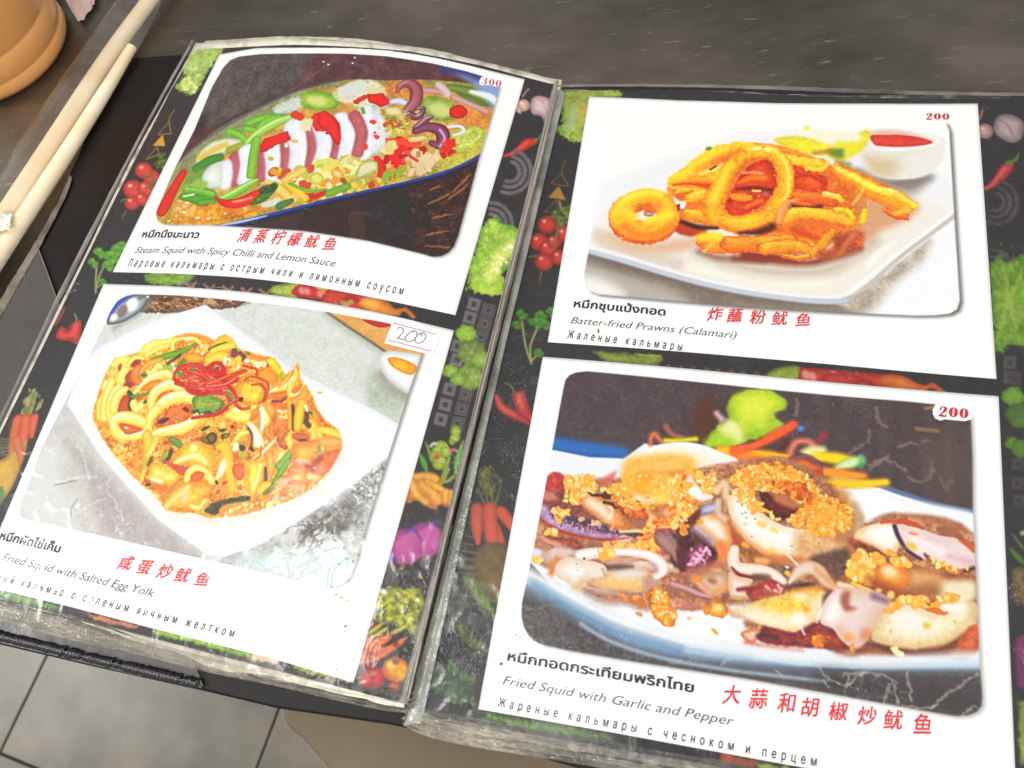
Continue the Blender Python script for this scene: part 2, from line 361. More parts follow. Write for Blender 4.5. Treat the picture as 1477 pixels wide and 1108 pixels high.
OUT1 = [(306, 127), (322, 99), (332, 88), (345, 82.5), (375, 79), (440, 78), (500, 78.5), (557, 82), (622, 92), (670, 103), (694, 110), (716, 117), (721, 124),
        (719, 134), (704, 186), (690, 233), (677, 283), (661, 341), (655, 356), (647, 365), (636, 370.5), (624, 371), (610, 367), (532, 348), (440, 334), (367, 329), (298, 325),
        (252, 325), (237, 324), (228, 319), (225, 309), (228, 300), (252, 245), (281, 188)]
def dish_one(p):
    """steamed squid in a long blue dish"""
    p.zoom(*ONE)
    p.g([(200, 60), (760, 60), (760, 420), (200, 420)], '43302e', tex=.12)
    p.g([(280, 70), (480, 70), (440, 120), (300, 190)], '57504c', soft=3, tex=.2)
    p.g([(225, 230), (300, 190), (420, 128), (470, 70), (640, 70), (740, 100), (740, 160), (560, 130), (420, 150), (230, 260)], '5f3a3b', soft=3, sm=1, tex=.14)
    p.mottle([(290, 80), (700, 90), (600, 120), (300, 190)], ['7b6260', '3c2c2c'], .25, .4, 1)
    for q in ([(330, 170), (380, 120), (400, 80)], [(300, 180), (350, 140), (370, 95)], [(395, 150), (450, 110), (490, 85)], [(500, 90), (530, 100), (520, 112)]): p.t(q, 1.6, '7d6866', soft=1.2, op=.5)
    # dark lower half: reed mat
    p.g([(440, 300), (700, 230), (670, 380), (600, 375), (430, 340)], '38201d', soft=2, tex=.2)
    p.g([(520, 300), (600, 280), (640, 340), (560, 350)], '2a2322', soft=6, sm=1, tex=.3)
    p.mottle([(600, 250), (695, 230), (655, 365), (600, 362)], ['6b3a22', '4b2320', '231614'], .12, .75, 0)
    p.zoom(*E_)
    for a in ([(770, 240), (880, 190), (910, 180)], [(790, 150), (840, 125)], [(800, 330), (870, 310), (930, 300)], [(760, 430), (850, 415), (910, 405)], [(760, 500), (900, 510)], [(930, 160), (1000, 90), (1040, 50)], [(900, 210), (980, 150), (1020, 110)]):
        p.t(a, [7, 11, 4][:len(a)], 'a06a3e', '5d3422', warp=.4, soft=.5, op=.85)
    for i in range(7): p.t([(280 + 17 * i, 300 + 4 * i), (285 + 15 * i, 380), (283 + 13 * i, 470)], 4, '6f5530', '3c2a1c', soft=.6, op=.7)
    p.t([(300, 292), (390, 300)], 7, '7a5c38', soft=1, op=.6)
    # the broth
    soup = [(222, 312), (236, 272), (262, 232), (300, 198), (345, 170), (425, 134), (500, 116), (560, 117), (620, 116), (690, 124), (722, 145), (700, 222), (640, 248), (560, 268), (500, 281), (436, 297), (340, 322), (260, 327), (238, 326)]
    p.zoom(*ONE)
    p.g(soup, 'c99a55', '8e8a52', ew=8, soft=.6, sm=1, tex=.16)
    p.clip = np.clip(.5 - p.sdf(spl(p.pts(soup), 5, True), (slice(0, p.H), slice(0, p.W))) / 2, 0, 1)
    p.g([(225, 250), (300, 190), (400, 140), (440, 130), (420, 165), (340, 200), (290, 260), (250, 300)], '8c9168', soft=3, sm=1, tex=.15)
    p.mottle([(240, 270), (420, 200), (720, 150), (690, 240), (430, 300), (240, 330)], ['e6b860', 'e3d090', 'c07a3c', 'a8a850'], .15, .6, 1)
    p.g([(240, 300), (290, 285), (380, 300), (330, 322), (245, 326)], 'd99a3a', soft=2, sm=1, tex=.25)
    p.g([(640, 200), (710, 180), (700, 225), (640, 246)], 'b9b050', soft=2.5, sm=1, tex=.2)
    p.g([(560, 118), (610, 116), (600, 130), (560, 150), (545, 140)], 'c98a4a', soft=2, sm=1, tex=.2)
    p.g([(665, 158), (712, 150), (705, 185), (670, 190)], 'd08a48', soft=2, sm=1, tex=.15)
    # lime slices, onion, leaves
    p.zoom(*C_)
    p.e(850, 480, 140, 85, 15, 'a7b85c', '7e9a3c', ew=4, soft=.6, tex=.15); p.e(860, 490, 80, 45, 15, 'c6cf86', soft=1.5)
    p.e(1060, 690, 120, 75, -25, 'c3cc6a', 'a3b144', soft=.8, tex=.2)
    p.e(1100, 400, 130, 45, 22, '6f8a3a', '4d6a2a', soft=1)
    p.t([(930, 330), (1060, 360), (1230, 440)], [26, 34, 30], '7a9142', '46602a', soft=.8)
    p.t([(960, 400), (1080, 450), (1190, 500)], 22, 'cda6a0', 'a87a72', soft=.8)
    p.t([(700, 350), (820, 355), (900, 370)], 22, 'caa09c', 'a5766c', soft=.8); p.t([(850, 310), (900, 350), (915, 380)], 20, 'd9c0cc', soft=.8)
    p.t([(920, 610), (1000, 605), (1030, 640), (960, 670)], 12, 'e9edf0', 'b9c2bc', soft=.5)
    p.zoom(*B_)
    p.e(1280, 425, 150, 72, 5, 'a9c050', '6f9a35', ew=4, soft=.6, tex=.1); p.e(1270, 425, 70, 34, 5, 'cfd884', soft=1.4, warp=.4)
    p.g([(960, 480), (1130, 390), (1150, 480), (1030, 520)], 'c9d2c8', soft=1.5, sm=1, warp=.6, tex=.1)
    p.zoom(*C_)
    p.mottle([(120, 350), (330, 270), (470, 350), (400, 480), (140, 420)], ['dfe2d0', 'c5cfae', 'e9e4c8'], -.2, .8, 0)
    p.g([(130, 350), (250, 290), (330, 290), (330, 350), (210, 390)], 'd5dcd0', soft=1, sm=1, warp=.6)
    p.g([(340, 340), (440, 330), (460, 370), (370, 380)], 'd9d49a', soft=.6, sm=1, warp=.4)
    p.zoom(*B_)
    for q, r in (([(640, 640), (700, 660), (760, 700)], 22), ([(760, 620), (860, 640)], 18), ([(790, 580), (880, 550), (990, 540)], 26), ([(860, 620), (900, 570), (960, 550)], 24)): p.t(q, r, '8fc24a', '4f9a2c', soft=.4)
    p.t([(750, 740), (860, 650), (980, 580), (1090, 540)], [16, 34, 34, 24], 'a8cf62', '63a336', 'd5e8a0', soft=.3)
    p.g([(410, 880), (430, 800), (520, 720), (640, 690), (740, 710), (740, 760), (600, 800), (500, 860)], 'dfe2cf', 'b9bd92', soft=.6, sm=1)
    p.t([(440, 830), (540, 770), (620, 740)], 20, 'e0b84e', soft=1.2, warp=.4); p.t([(650, 770), (730, 740)], 26, 'a3a53e', '7d8c30', soft=.7)
    p.t([(420, 900), (500, 850), (570, 830)], 34, '4e8c2f', '2f6a24', soft=.7); p.t([(380, 980), (440, 960)], 60, '6f9a40', soft=3, op=.7)
    # body in rounded slices, white bands and mauve skin
    W1, W2, V1, V2 = 'f2f3fd', 'd3d6ea', 'b76a6c', '9c5054'
    p.t([(520, 960), (560, 950), (600, 940)], [60, 95, 90], 'eef3f0', 'bccbc6', soft=.4)
    p.t([(560, 890), (580, 960), (590, 1040)], 18, 'c9dcae', soft=1.5, op=.6)
    def band(P, r, c, e): p.t(P, r * (.8 if c == V1 else 1.12), c, e, soft=.7, tex=.06)
    band([(685, 820), (690, 900), (688, 1000)], 44, V1, V2)
    band([(625, 880), (630, 950), (620, 1020)], 34, W1, 'c4cbe0')
    band([(765, 780), (775, 870), (755, 980)], 44, W1, W2)
    band([(880, 790), (890, 880), (880, 960)], 52, V1, V2)
    band([(950, 750), (965, 850), (965, 950)], 52, W1, W2)
    band([(1045, 690), (1055, 820), (1040, 950)], 50, V1, V2)
    band([(1110, 610), (1150, 760), (1135, 910)], 62, W1, W2)
    band([(1230, 600), (1245, 750), (1215, 930)], 52, V1, V2)
    band([(1300, 590), (1330, 740), (1290, 880)], 52, W1, W2)
    band([(1370, 560), (1420, 700), (1390, 870)], 50, V1, V2)
    p.zoom(*C_)
    band([(150, 560), (215, 680), (190, 850)], 52, W1, W2)
    band([(430, 520), (440, 620), (400, 740)], 78, 'dfe0e2', 'a7a090')
    band([(330, 500), (370, 650), (320, 800)], 46, W1, W2)
    band([(255, 530), (305, 650), (275, 800)], 50, V1, V2)
    p.zoom(*B_)
    p.t([(840, 700), (815, 820), (800, 950)], 30, '8dbd44', '5f9a2c', soft=.3)
    p.g([(870, 790), (860, 740), (900, 690), (1060, 640), (1085, 700), (980, 740), (900, 790)], 'd8281e', 'b41a18', soft=.3, warp=.3)
    p.g([(1230, 540), (1320, 500), (1420, 570), (1440, 680), (1400, 720), (1330, 640), (1260, 640)], 'e23226', 'bb1e1a', soft=.3, sm=1, warp=.3)
    p.sc([(1250, 540), (1400, 560), (1420, 680), (1300, 640)], 12, ['f0705a', 'c41c18'], 8, 16)
    p.g([(1130, 540), (1240, 560), (1220, 640), (1160, 640)], 'e5dcb0', soft=.6, warp=.5); p.t([(1110, 520), (1150, 540)], 26, 'd2452c', warp=.4)
    p.e(940, 835, 22, 16, 0, 'b0b84a'); p.e(1110, 710, 26, 14, 0, 'd9b27a'); p.e(1050, 740, 12, 16, 0, 'f6f4ff')
    p.zoom(*C_)
    p.g([(0, 510), (60, 500), (130, 570), (160, 680), (130, 740), (60, 640), (0, 600)], 'df3026', 'b01c18', soft=.3, sm=1, warp=.3)
    for q in ((385, 575, 24, 16), (410, 680, 22, 16), (330, 750, 20, 24), (400, 650, 12, 10)): p.e(*q, 20, 'e2401f', soft=.3, warp=.3)
    p.t([(310, 480), (320, 510)], 12, '6aa03a')
    p.g([(340, 380), (450, 370), (520, 440), (440, 470), (350, 430)], 'd92a20', 'b31b18', soft=.3, warp=.4); p.t([(270, 430), (320, 400)], 20, 'c9402c', '9a2a20', warp=.4)
    p.t([(520, 430), (570, 425), (610, 440)], [20, 26, 18], 'dfe0ee', 'a99ab0', soft=.4)
    # curled tentacles
    p.t([(560, 360), (580, 320), (640, 300), (690, 340), (690, 420), (650, 480), (600, 520)], [12, 22, 34, 40, 42, 40, 20], 'a55f68', '66323c', 'c78f98', soft=.3)
    p.t([(640, 520), (690, 540), (730, 520), (740, 480), (700, 480)], [26, 26, 20, 16, 10], '80455a', '4a2430', 'd8c4dc', soft=.3)
    p.t([(700, 620), (760, 560), (800, 540)], [30, 26, 14], '8d4a58', '54263a', 'cfb9d8', soft=.3)
    p.t([(690, 640), (780, 610), (870, 640), (880, 710), (840, 740), (800, 720)], [26, 36, 44, 42, 30, 20], '8f5066', '522638', soft=.3)
    p.t([(860, 630), (895, 690), (860, 750)], 7, 'c9b2e0', soft=.5)
    p.mottle([(440, 480), (620, 500), (640, 600), (520, 640), (470, 560)], ['d9c26a', 'b0802e', 'e5d9a0', '8c8a34'], -.05, .8)
    p.g([(470, 480), (560, 470), (590, 520), (500, 530)], 'e6dcae', 'cdb878', soft=.4, sm=1, warp=.4)
    p.sc([(470, 540), (640, 560), (620, 660), (470, 680)], 40, ['b8b848', 'd3a84a', '7d8a2e', 'c7552e', 'e9dd9c'], 6, 16)
    p.sc([(520, 690), (760, 720), (760, 800), (560, 880), (470, 880), (480, 830)], 46, ['d9281c', 'c01a16', 'e8503a', 'aa1614'], 12, 30, 2.2, .5)
    p.sc([(870, 720), (960, 700), (970, 800), (880, 820)], 18, ['d42a1c', 'e4502e', 'b81a16'], 12, 24)
    p.g([(930, 480), (1010, 450), (1060, 510), (1010, 550), (940, 540)], 'cf2a1c', 'aa1a14', soft=.3, sm=1, warp=.3)
    p.t([(410, 830), (450, 900), (430, 970)], [18, 28, 16], 'd8281c', 'a81814')
    p.sc([(640, 790), (850, 780), (840, 890), (640, 940)], 40, ['d9c29a', 'e5cba0', 'c9a468', 'b98a5a'], 14, 30, 2, .5)
    p.t([(650, 820), (700, 850)], 10, 'd9301c'); p.t([(660, 700), (740, 690)], 22, 'dcd49a', 'b8ac58', warp=.4)
    p.sc([(470, 720), (540, 740), (520, 810), (460, 800)], 8, ['ead99a', 'dcc878'], 18, 28)
    # garlic, shallots and herbs along the near side
    p.zoom(*C_)
    p.g([(180, 810), (300, 840), (290, 920), (180, 1000), (80, 980), (110, 900)], 'e3dc96', 'c0b45a', soft=.4, sm=1, warp=.4, tex=.15)
    p.g([(300, 870), (400, 850), (420, 910), (330, 960), (260, 970)], 'dcd8b0', '9aa860', soft=.4, sm=1, warp=.4)
    p.sc([(0, 860), (120, 880), (60, 1000), (0, 1000)], 12, ['e8cf62', 'd7d67a', 'f0e6a0'], 22, 40)
    p.sc([(180, 1000), (420, 980), (600, 900), (560, 990), (300, 1060), (100, 1090)], 60, ['d7832e', 'c9b04a', '8aa83a', 'b5502a', 'e6c870', '9cb545'], 10, 24)
    p.e(255, 1025, 36, 28, 10, 'eed07a', 'd4a83c'); p.t([(100, 1080), (180, 1050)], 24, '7fb53c', '5c8c28'); p.t([(560, 960), (610, 900)], 18, '8fae3c')
    p.t([(0, 1085), (50, 1075)], 18, 'c8281c')
    p.zoom(*D_)
    p.sc([(1000, 30), (1477, 0), (1477, 170), (1200, 210), (1060, 110)], 90, ['e9d36a', 'f0e4a8', 'dd9a34', 'c8552c', 'b9c256', 'ece2c0', 'b8482c'], 10, 28, 2.2, .4)
    p.t([(970, 95), (1040, 130), (1110, 190), (1150, 215)], [8, 26, 24, 20], 'e8cf7a', 'cfa53e', soft=.3); p.t([(1090, 90), (1160, 150), (1220, 205)], [22, 26, 22], 'f0c850', 'd8a02e')
    p.t([(1090, 90), (1200, 30)], [20, 28], 'ecd27a', 'd29a34'); p.e(1290, 80, 46, 40, 0, 'dbd87a', 'b9b24a', soft=.4); p.e(1420, 50, 40, 30, 20, 'ead08a', 'cf9a3a')
    p.t([(1120, 110), (1200, 145), (1290, 160), (1350, 150)], 9, '7fb03c', '5b9030')
    p.g([(1250, 190), (1320, 160), (1370, 150), (1340, 190), (1280, 210)], 'd62a1c', 'b81a14')
    # left end: chilli strip, greens, orange broth
    p.g([(290, 300), (330, 200), (440, 30), (480, 40), (440, 120), (350, 300)], 'd33428', 'a81f1c', soft=.3, sm=1)
    p.t([(470, 80), (400, 220), (350, 350)], 9, '9aa03c', '7d8030', soft=.5)
    p.mottle([(420, 180), (500, 120), (560, 200), (480, 330), (390, 340)], ['e6b34c', 'e9c690', 'c98a3a'], -.1, .8)
    p.t([(450, 190), (560, 210), (650, 210)], [20, 30, 24], '5fa030', '3c7d20', soft=.4); p.t([(480, 150), (560, 160), (640, 180)], 24, '76b43c', '4a8c26', 'c5e096')
    p.t([(640, 230), (760, 180), (880, 110), (920, 90)], [14, 30, 24, 12], '8cc04a', '4d9a28', 'cde69a', soft=.3); p.t([(560, 230), (640, 225)], 20, '6aa638', '3f8022')
    p.t([(460, 190), (520, 180)], 6, 'e4f0c0')
    p.t([(540, 110), (580, 120)], 26, '9ab85a', soft=1)
    p.g([(540, 270), (640, 230), (760, 260), (900, 250), (960, 260), (760, 330), (560, 350)], 'dc9a34', 'b87a28', soft=.8, sm=1, tex=.25)
    p.g([(650, 195), (720, 210), (800, 200), (890, 160), (950, 140), (960, 165), (900, 230), (800, 265), (720, 260), (670, 225)], 'e03420', 'b01c14', soft=.3, sm=1)
    p.t([(770, 225), (830, 215), (880, 200)], 7, 'f5a58a', soft=.6); p.g([(700, 265), (800, 262), (860, 240), (800, 300), (720, 290)], 'e0702a', soft=.8, sm=1, op=.7)
    p.t([(890, 240), (960, 190), (1020, 130)], [12, 32, 26], '4a7d2a', '2c5a1c', soft=.5); p.t([(960, 150), (1010, 140)], 26, '33502a', soft=.8)
    p.g([(950, 235), (1060, 200), (1050, 240), (960, 260)], 'cfd8c8', soft=.6, sm=1); p.t([(1060, 250), (1130, 220)], [26, 18], '5a7d4a', '3c6a3a')
    p.t([(1370, 170), (1477, 130)], 26, '7fa838', '5c8c28', soft=.5)
    for q in ((462, 290, 9), (420, 265, 6), (545, 325, 10), (610, 330, 7), (840, 265, 7), (365, 345, 6), (480, 230, 7), (720, 300, 6)): p.e(q[0], q[1], q[2] * 1.6, q[2] * .7, 0, 'fdf3d8', soft=.4)
    p.clip = None; p.zoom(*ONE)
    rim = [(245, 330), (300, 331), (345, 322), (380, 313), (436, 299), (500, 283), (560, 270), (640, 250), (694, 224), (716, 205)]
    p.t([(x, y + 4) for x, y in rim], [1, 3, 4, 4, 3.4, 3, 2.6, 2.2, 2, 1.5], '191a38', soft=.6, op=.85)
    p.t(rim, [1, 2.2, 3, 2.6, 2.2, 2, 1.8, 2, 2, 1.5], '2c46a0', '20307a', soft=.3)
    p.t([(318, 326), (350, 320), (385, 312)], [.8, 1.6, .8], 'b9d4f4', soft=.4)
    p.t([(228, 262), (280, 214), (345, 172), (425, 133), (500, 114)], 1.8, '5a5468', soft=.7, op=.8)
    p.g([(655, 104), (700, 106), (730, 130), (716, 160), (690, 128)], '8aa0cc', soft=2.4, sm=1); p.t([(680, 133), (705, 140), (718, 150)], [3, 5, 4], 'e8eef4', soft=.8); p.t([(640, 100), (670, 104), (690, 112)], 6, '41457c', soft=2)
    for x, y in ((474, 94), (509, 92), (467, 90), (512, 84)): p.e(x, y, 1.6, 1.1, 0, 'e9dcd8', soft=.3)
    p.mottle([(560, 290), (640, 280), (600, 340), (540, 330)], ['5c5452'], .35, .4)
    return OUT1

OUT2 = [(152, 467), (160, 450), (170, 434), (182, 427), (196, 425), (214, 425.5), (260, 427), (340, 434), (400, 440), (448, 447), (500, 455), (562, 467), (598, 476), (611, 484), (612, 498), (609, 511),
        (590, 567), (572, 623), (551, 689), (530, 755), (513, 815), (506, 832), (496, 841), (484, 847), (468, 848), (449, 845), (400, 834), (340, 821), (265, 803), (191, 786), (120, 771), (80, 762), (50, 756), (36, 749),
        (29.5, 737), (31, 725), (37, 712), (48, 680), (64, 640), (97, 575), (129, 513)]
def dish_two(p):
    """squid with salted egg yolk on a square white plate, spoon, egg and board around"""
    p.zoom(*ONE)
    p.g([(-20, 400), (660, 400), (660, 880), (-20, 880)], 'd3d7d2', tex=.03)
    p.mottle([(150, 440), (640, 440), (640, 640), (150, 560)], ['c3ccc2', 'e3e6e4'], .1, .5, 0, soft=4)
    p.g([(20, 760), (20, 690), (100, 570), (150, 650), (300, 800), (200, 800)], 'c9c7c4', soft=2, tex=.05)
    p.g([(95, 640), (118, 650), (215, 745), (300, 815), (240, 800), (150, 770), (125, 700)], 'b3acab', soft=4, sm=1, tex=.06)
    p.g([(30, 690), (80, 640), (90, 700), (110, 760), (40, 750)], 'd8dcda', soft=4, sm=1, op=.8)
    for q in ([(112, 640), (122, 660), (130, 690)], [(162, 688), (155, 705), (168, 725), (178, 750)], [(80, 698), (110, 690), (140, 688)], [(150, 720), (120, 735), (100, 750)]): p.t(q, .7, 'f2f0ee', soft=.5, warp=.8, op=.6)
    p.t([(80, 700), (95, 697), (112, 693)], .7, '8f8a86', soft=.4); p.t([(113, 720), (103, 735), (104, 745)], .8, 'a29e9a', soft=.4)
    # right-hand bottom corner of the table
    p.g([(433, 752), (460, 733), (557, 660), (600, 640), (560, 780), (500, 860), (420, 850), (300, 820), (330, 800)], 'b9bcba', soft=1, tex=.1)
    p.g([(440, 752), (500, 712), (520, 730), (500, 770), (450, 790), (400, 790)], '77736f', soft=5, sm=1, tex=.3)
    p.g([(360, 808), (450, 790), (500, 790), (480, 850), (350, 830)], 'cfe0de', soft=6, sm=1)
    p.zoom(*N_)
    p.sc([(230, 520), (480, 310), (440, 520), (340, 660), (280, 620)], 150, ['8c8886', '6a6664', 'a8a4a2', '5f5b59', 'f2f2f0', 'e6e6e6'], 3, 6, 5, .5, soft=.3)
    p.sc([(20, 780), (330, 720), (260, 1050), (60, 1090)], 34, ['6f6c68', 'e8e0d6', 'dccfc4'], 3, 8, 2)
    for q in ([(235, 790), (290, 840)], [(200, 900), (260, 960)], [(230, 960), (250, 1000)]): p.t(q, 9, 'eadfd4', soft=1.2, op=.7)
    # woven mat, spoon, board, tomato, egg
    p.zoom(*F_)
    p.g([(900, 110), (1477, 130), (1477, 190), (1290, 205), (1180, 220), (1060, 225), (900, 222), (860, 190)], '7d5a3e', '54382a', soft=.6, sm=1, warp=.5)
    p.sc([(920, 125), (1477, 145), (1440, 180), (1180, 205), (900, 210)], 130, ['b08660', 'c49c78', '8f6848', '5a3c2a'], 7, 12, 2.6, .3, ang=10, edge=['6a4a34'])
    p.zoom(*D_); p.sc([(560, 830), (860, 850), (700, 875), (560, 880)], 40, ['b08660', 'c49c78', '6a4830'], 7, 11, 2.6, .3, ang=10)
    p.t([(560, 885), (700, 880), (870, 858)], [4, 10, 3], '6f5a4a', soft=1.2, op=.8)
    p.zoom(*F_)
    p.t([(720, 320), (860, 230), (960, 160)], [10, 16, 8], '8a8884', soft=2, op=.8)
    p.g([(672, 290), (690, 220), (760, 140), (850, 108), (940, 108), (930, 150), (880, 220), (780, 280), (700, 300)], 'a9aeb2', '5d656e', ew=3, soft=.4, sm=1)
    p.t([(690, 250), (740, 170), (830, 120)], [8, 14, 6], '2f49b8', soft=1.2, op=.85)
    p.e(830, 175, 46, 34, -55, 'fafcfe', soft=1.4); p.e(770, 215, 44, 28, -60, '8a7a78', soft=1.2); p.e(715, 255, 26, 20, -50, 'eef2f6', soft=1); p.t([(880, 130), (915, 120)], 12, '6e7478', soft=1); p.e(928, 125, 8, 6, 0, 'fdfdfd')
    p.zoom(*M_)
    p.g([(60, 250), (300, 295), (530, 340), (760, 400), (760, 585), (640, 560), (470, 530), (330, 430)], 'e9b577', 'd9a05e', ew=8, soft=.4, tex=.05)
    p.t([(60, 252), (200, 350), (330, 435), (470, 530)], 7, '4c4036', soft=.6); p.t([(50, 262), (190, 365), (320, 450), (450, 540)], 12, '9aa08e', soft=2, op=.7)
    p.g([(320, 300), (510, 335), (480, 358), (420, 356), (350, 330)], 'cf3a22', 'a82a1a', soft=.4, sm=1)
    p.g([(380, 640), (450, 740), (560, 840), (640, 850), (560, 1030), (440, 960), (360, 930), (340, 780)], 'b7c0b0', soft=4, sm=1, tex=.08)
    p.t([(450, 700), (520, 790), (620, 840)], 26, '857a70', soft=3, op=.75)
    p.g([(425, 600), (440, 550), (500, 525), (600, 535), (720, 560), (700, 700), (640, 820), (560, 780), (470, 700)], 'f6f5f8', 'cfccd2', ew=3, soft=.5, sm=1)
    p.g([(492, 575), (560, 572), (640, 600), (700, 640), (670, 690), (620, 690), (540, 650), (500, 610)], 'eca62a', 'd98e1c', soft=.4, sm=1, tex=.06); p.e(580, 630, 50, 22, 20, 'f4b93e', soft=1.5)
    # plate
    p.zoom(*ONE)
    plate = [(297, 440), (318, 455), (345, 476), (419, 531), (480, 563), (540, 592), (585, 618), (560, 660), (500, 706), (433, 751), (370, 789), (325, 803), (300, 801), (228, 750), (170, 686), (143, 655), (118, 615), (97, 584), (120, 520), (150, 497), (215, 466)]
    p.g(plate, 'f1f3fa', 'e3e6f0', ew=4, soft=.35)
    p.g([(300, 460), (420, 545), (560, 620), (500, 700), (420, 740), (330, 780), (250, 750), (150, 640), (120, 570), (200, 480)], 'f8f8fd', soft=6, sm=1)
    for q in ([(500, 660), (495, 700), (470, 730)], [(520, 625), (540, 640)], [(380, 770), (420, 750)]): p.t(q, 5, 'e0e2ec', soft=3, op=.7)
    food = [(134, 603), (136, 588), (143, 568), (150, 545), (158, 530), (167, 517), (185, 513), (203, 508), (209, 498), (222, 491), (240, 490), (256, 485), (270, 482), (284, 482), (298, 486), (310, 492), (318, 486), (326, 483), (336, 490), (343, 503), (358, 508),
            (375, 512), (395, 517), (405, 530), (411, 542), (422, 535), (430, 525), (434, 545), (440, 555), (450, 570), (458, 590), (470, 608), (489, 620), (495, 645), (484, 665), (476, 681), (455, 702), (435, 715), (405, 727), (381, 735), (350, 743), (327, 746), (303, 747),
            (285, 742), (262, 740), (240, 735), (225, 715), (207, 701), (190, 685), (175, 668), (161, 651), (148, 632)]
    p.t([(225, 720), (270, 748), (330, 752), (400, 735), (450, 712), (490, 665)], 4, 'd9b890', soft=3, op=.5)
    p.g(food, 'ea983c', 'efae46', ew=3, soft=.4, warp=.35, tex=.12)
    p.clip = np.clip(.5 - p.sdf(p.pts(food), (slice(0, p.H), slice(0, p.W))) / 5, 0, 1)
    p.mottle(food, ['f5bc4a', 'e07c2c', 'f9d868', 'cc6426', 'f0ac3c'], .12, .7, 0, 0)
    p.mottle(food, ['f9e68a', 'b85026'], .34, .7, 1, 0)
    Y0, Y1, Y2 = 'fbea84', 'edb63a', 'fffbe0'
    def tb(P, r, hi=Y2, c=Y0, e=Y1, **k): p.t(P, r * 1.3 if np.isscalar(r) else [q * 1.3 for q in r], c, e, hi, **k)
    p.zoom(*I_)
    tb([(350, 480), (400, 430), (460, 470), (440, 560), (390, 640), (440, 690)], [40, 50, 50, 50, 40, 30], None)
    p.e(395, 520, 20, 44, 15, 'b8602a', soft=.4)
    tb([(480, 500), (530, 440), (600, 410), (650, 430)], [20, 26, 24, 10], None)
    tb([(640, 350), (730, 280), (830, 250), (960, 230)], [40, 60, 54, 40], None, tex=.15); tb([(680, 390), (800, 320), (900, 290)], 22, None)
    p.e(560, 480, 60, 34, -40, '9c4a34', soft=.5, warp=.4); p.e(510, 640, 60, 90, 10, 'c0572a', '9a4424', soft=.8, warp=.4); p.e(480, 710, 45, 36, 0, '8c4a4a', soft=.8, warp=.3)
    tb([(600, 520), (560, 560), (560, 640), (610, 690)], [26, 34, 34, 18], None, 'e8904a', 'c05a24')
    tb([(960, 330), (960, 250), (1060, 200), (1180, 210), (1250, 260)], [16, 20, 24, 20, 14], None)
    tb([(1010, 180), (1150, 170), (1290, 190), (1370, 250), (1400, 290)], [18, 16, 20, 20, 14], None, 'f0a040', 'd87a24')
    p.t([(740, 440), (860, 410), (1000, 370), (1140, 310), (1200, 290)], [24, 34, 34, 24, 8], '7fa636', '4d7d22', soft=.3, warp=.2)
    p.t([(900, 480), (980, 430), (1040, 390)], 14, '4c4048', soft=.5); p.t([(850, 530), (960, 520)], 30, 'a8c060', '6a9030', soft=.5, warp=.3)
    tb([(640, 540), (700, 480), (830, 440)], [20, 24, 22], None, 'f0b848', 'c8782a')
    p.g([(1050, 400), (1160, 360), (1290, 400), (1270, 460), (1130, 470)], 'efae38', 'd48420', soft=.4, sm=1)
    tb([(1330, 480), (1380, 390), (1440, 340)], [24, 40, 36], None); p.e(1120, 225, 36, 16, -10, 'fbf6d8', soft=.4)
    for q in ((1270, 292), (1275, 365), (960, 490), (975, 540)): p.e(*q, 16, 22, 20, 'fffbf0', soft=.3)
    p.t([(1010, 560), (1040, 490), (1070, 450)], 22, '5f9030', '3c6c1e'); p.t([(640, 600), (690, 590)], 22, '55762a', soft=.5)
    tb([(690, 560), (740, 590), (800, 500), (830, 520)], [14, 30, 22, 20], 'fff8d8')
    tb([(540, 800), (640, 710), (720, 640), (820, 600), (900, 590), (940, 620)], [14, 28, 34, 36, 34, 26], 'fffdf0')
    p.g([(610, 760), (700, 680), (800, 650), (840, 690), (740, 760)], 'ef9a34', 'd67a24', soft=.5, sm=1)
    # left bundle
    for q in ([(250, 690), (230, 760), (200, 900), (190, 1040)], [(310, 680), (270, 780), (240, 920), (230, 1060)], [(380, 730), (320, 820), (290, 950), (300, 1060)], [(450, 760), (390, 800), (340, 880), (330, 980)]): tb(q, [30, 40, 42, 34], 'fdf8c8')
    p.t([(190, 780), (170, 830)], 24, 'e59028', soft=.5)
    p.g([(430, 830), (500, 820), (510, 960), (440, 1010), (370, 990), (400, 900)], 'c8582a', 'a84420', soft=.5, sm=1, warp=.4)
    p.t([(490, 780), (520, 830), (500, 920), (520, 980)], [18, 22, 20, 14], '3c5230', soft=.4); p.t([(520, 830), (620, 820), (720, 790)], 16, '7d9034', '54702a', soft=.4)
    tb([(540, 900), (580, 960), (640, 900), (560, 990)], [30, 36, 26, 20], 'fffbe8'); p.t([(660, 890), (690, 880)], 18, '50602a', soft=.4)
    # middle rings
    tb([(740, 980), (730, 880), (770, 790), (850, 730), (950, 710), (1060, 750)], [24, 36, 44, 46, 50, 40], 'fffef2')
    p.g([(800, 880), (830, 800), (960, 760), (960, 800), (860, 850)], 'e0842c', 'c4622a', soft=.5, sm=1)
    p.zoom(*K_)
    p.g([(760, 100), (860, 0), (940, -100), (1130, -110), (1170, -10), (1000, 120), (880, 130)], 'df7a30', 'c25a24', soft=.4, sm=1, tex=.2)
    p.e(860, 55, 70, 26, -25, '60304a', soft=.4, warp=.3)
    p.zoom(*I_); p.e(1100, 970, 42, 24, 25, '6e3020', soft=.5)
    p.zoom(*K_)
    tb([(700, 40), (780, -60), (880, -150), (1010, -200), (1140, -200), (1230, -150), (1250, -70), (1210, 30), (1110, 110), (980, 150), (860, 170), (760, 200)], [34, 44, 52, 54, 50, 50, 48, 48, 50, 46, 40, 30], 'fffff4', closed=False)
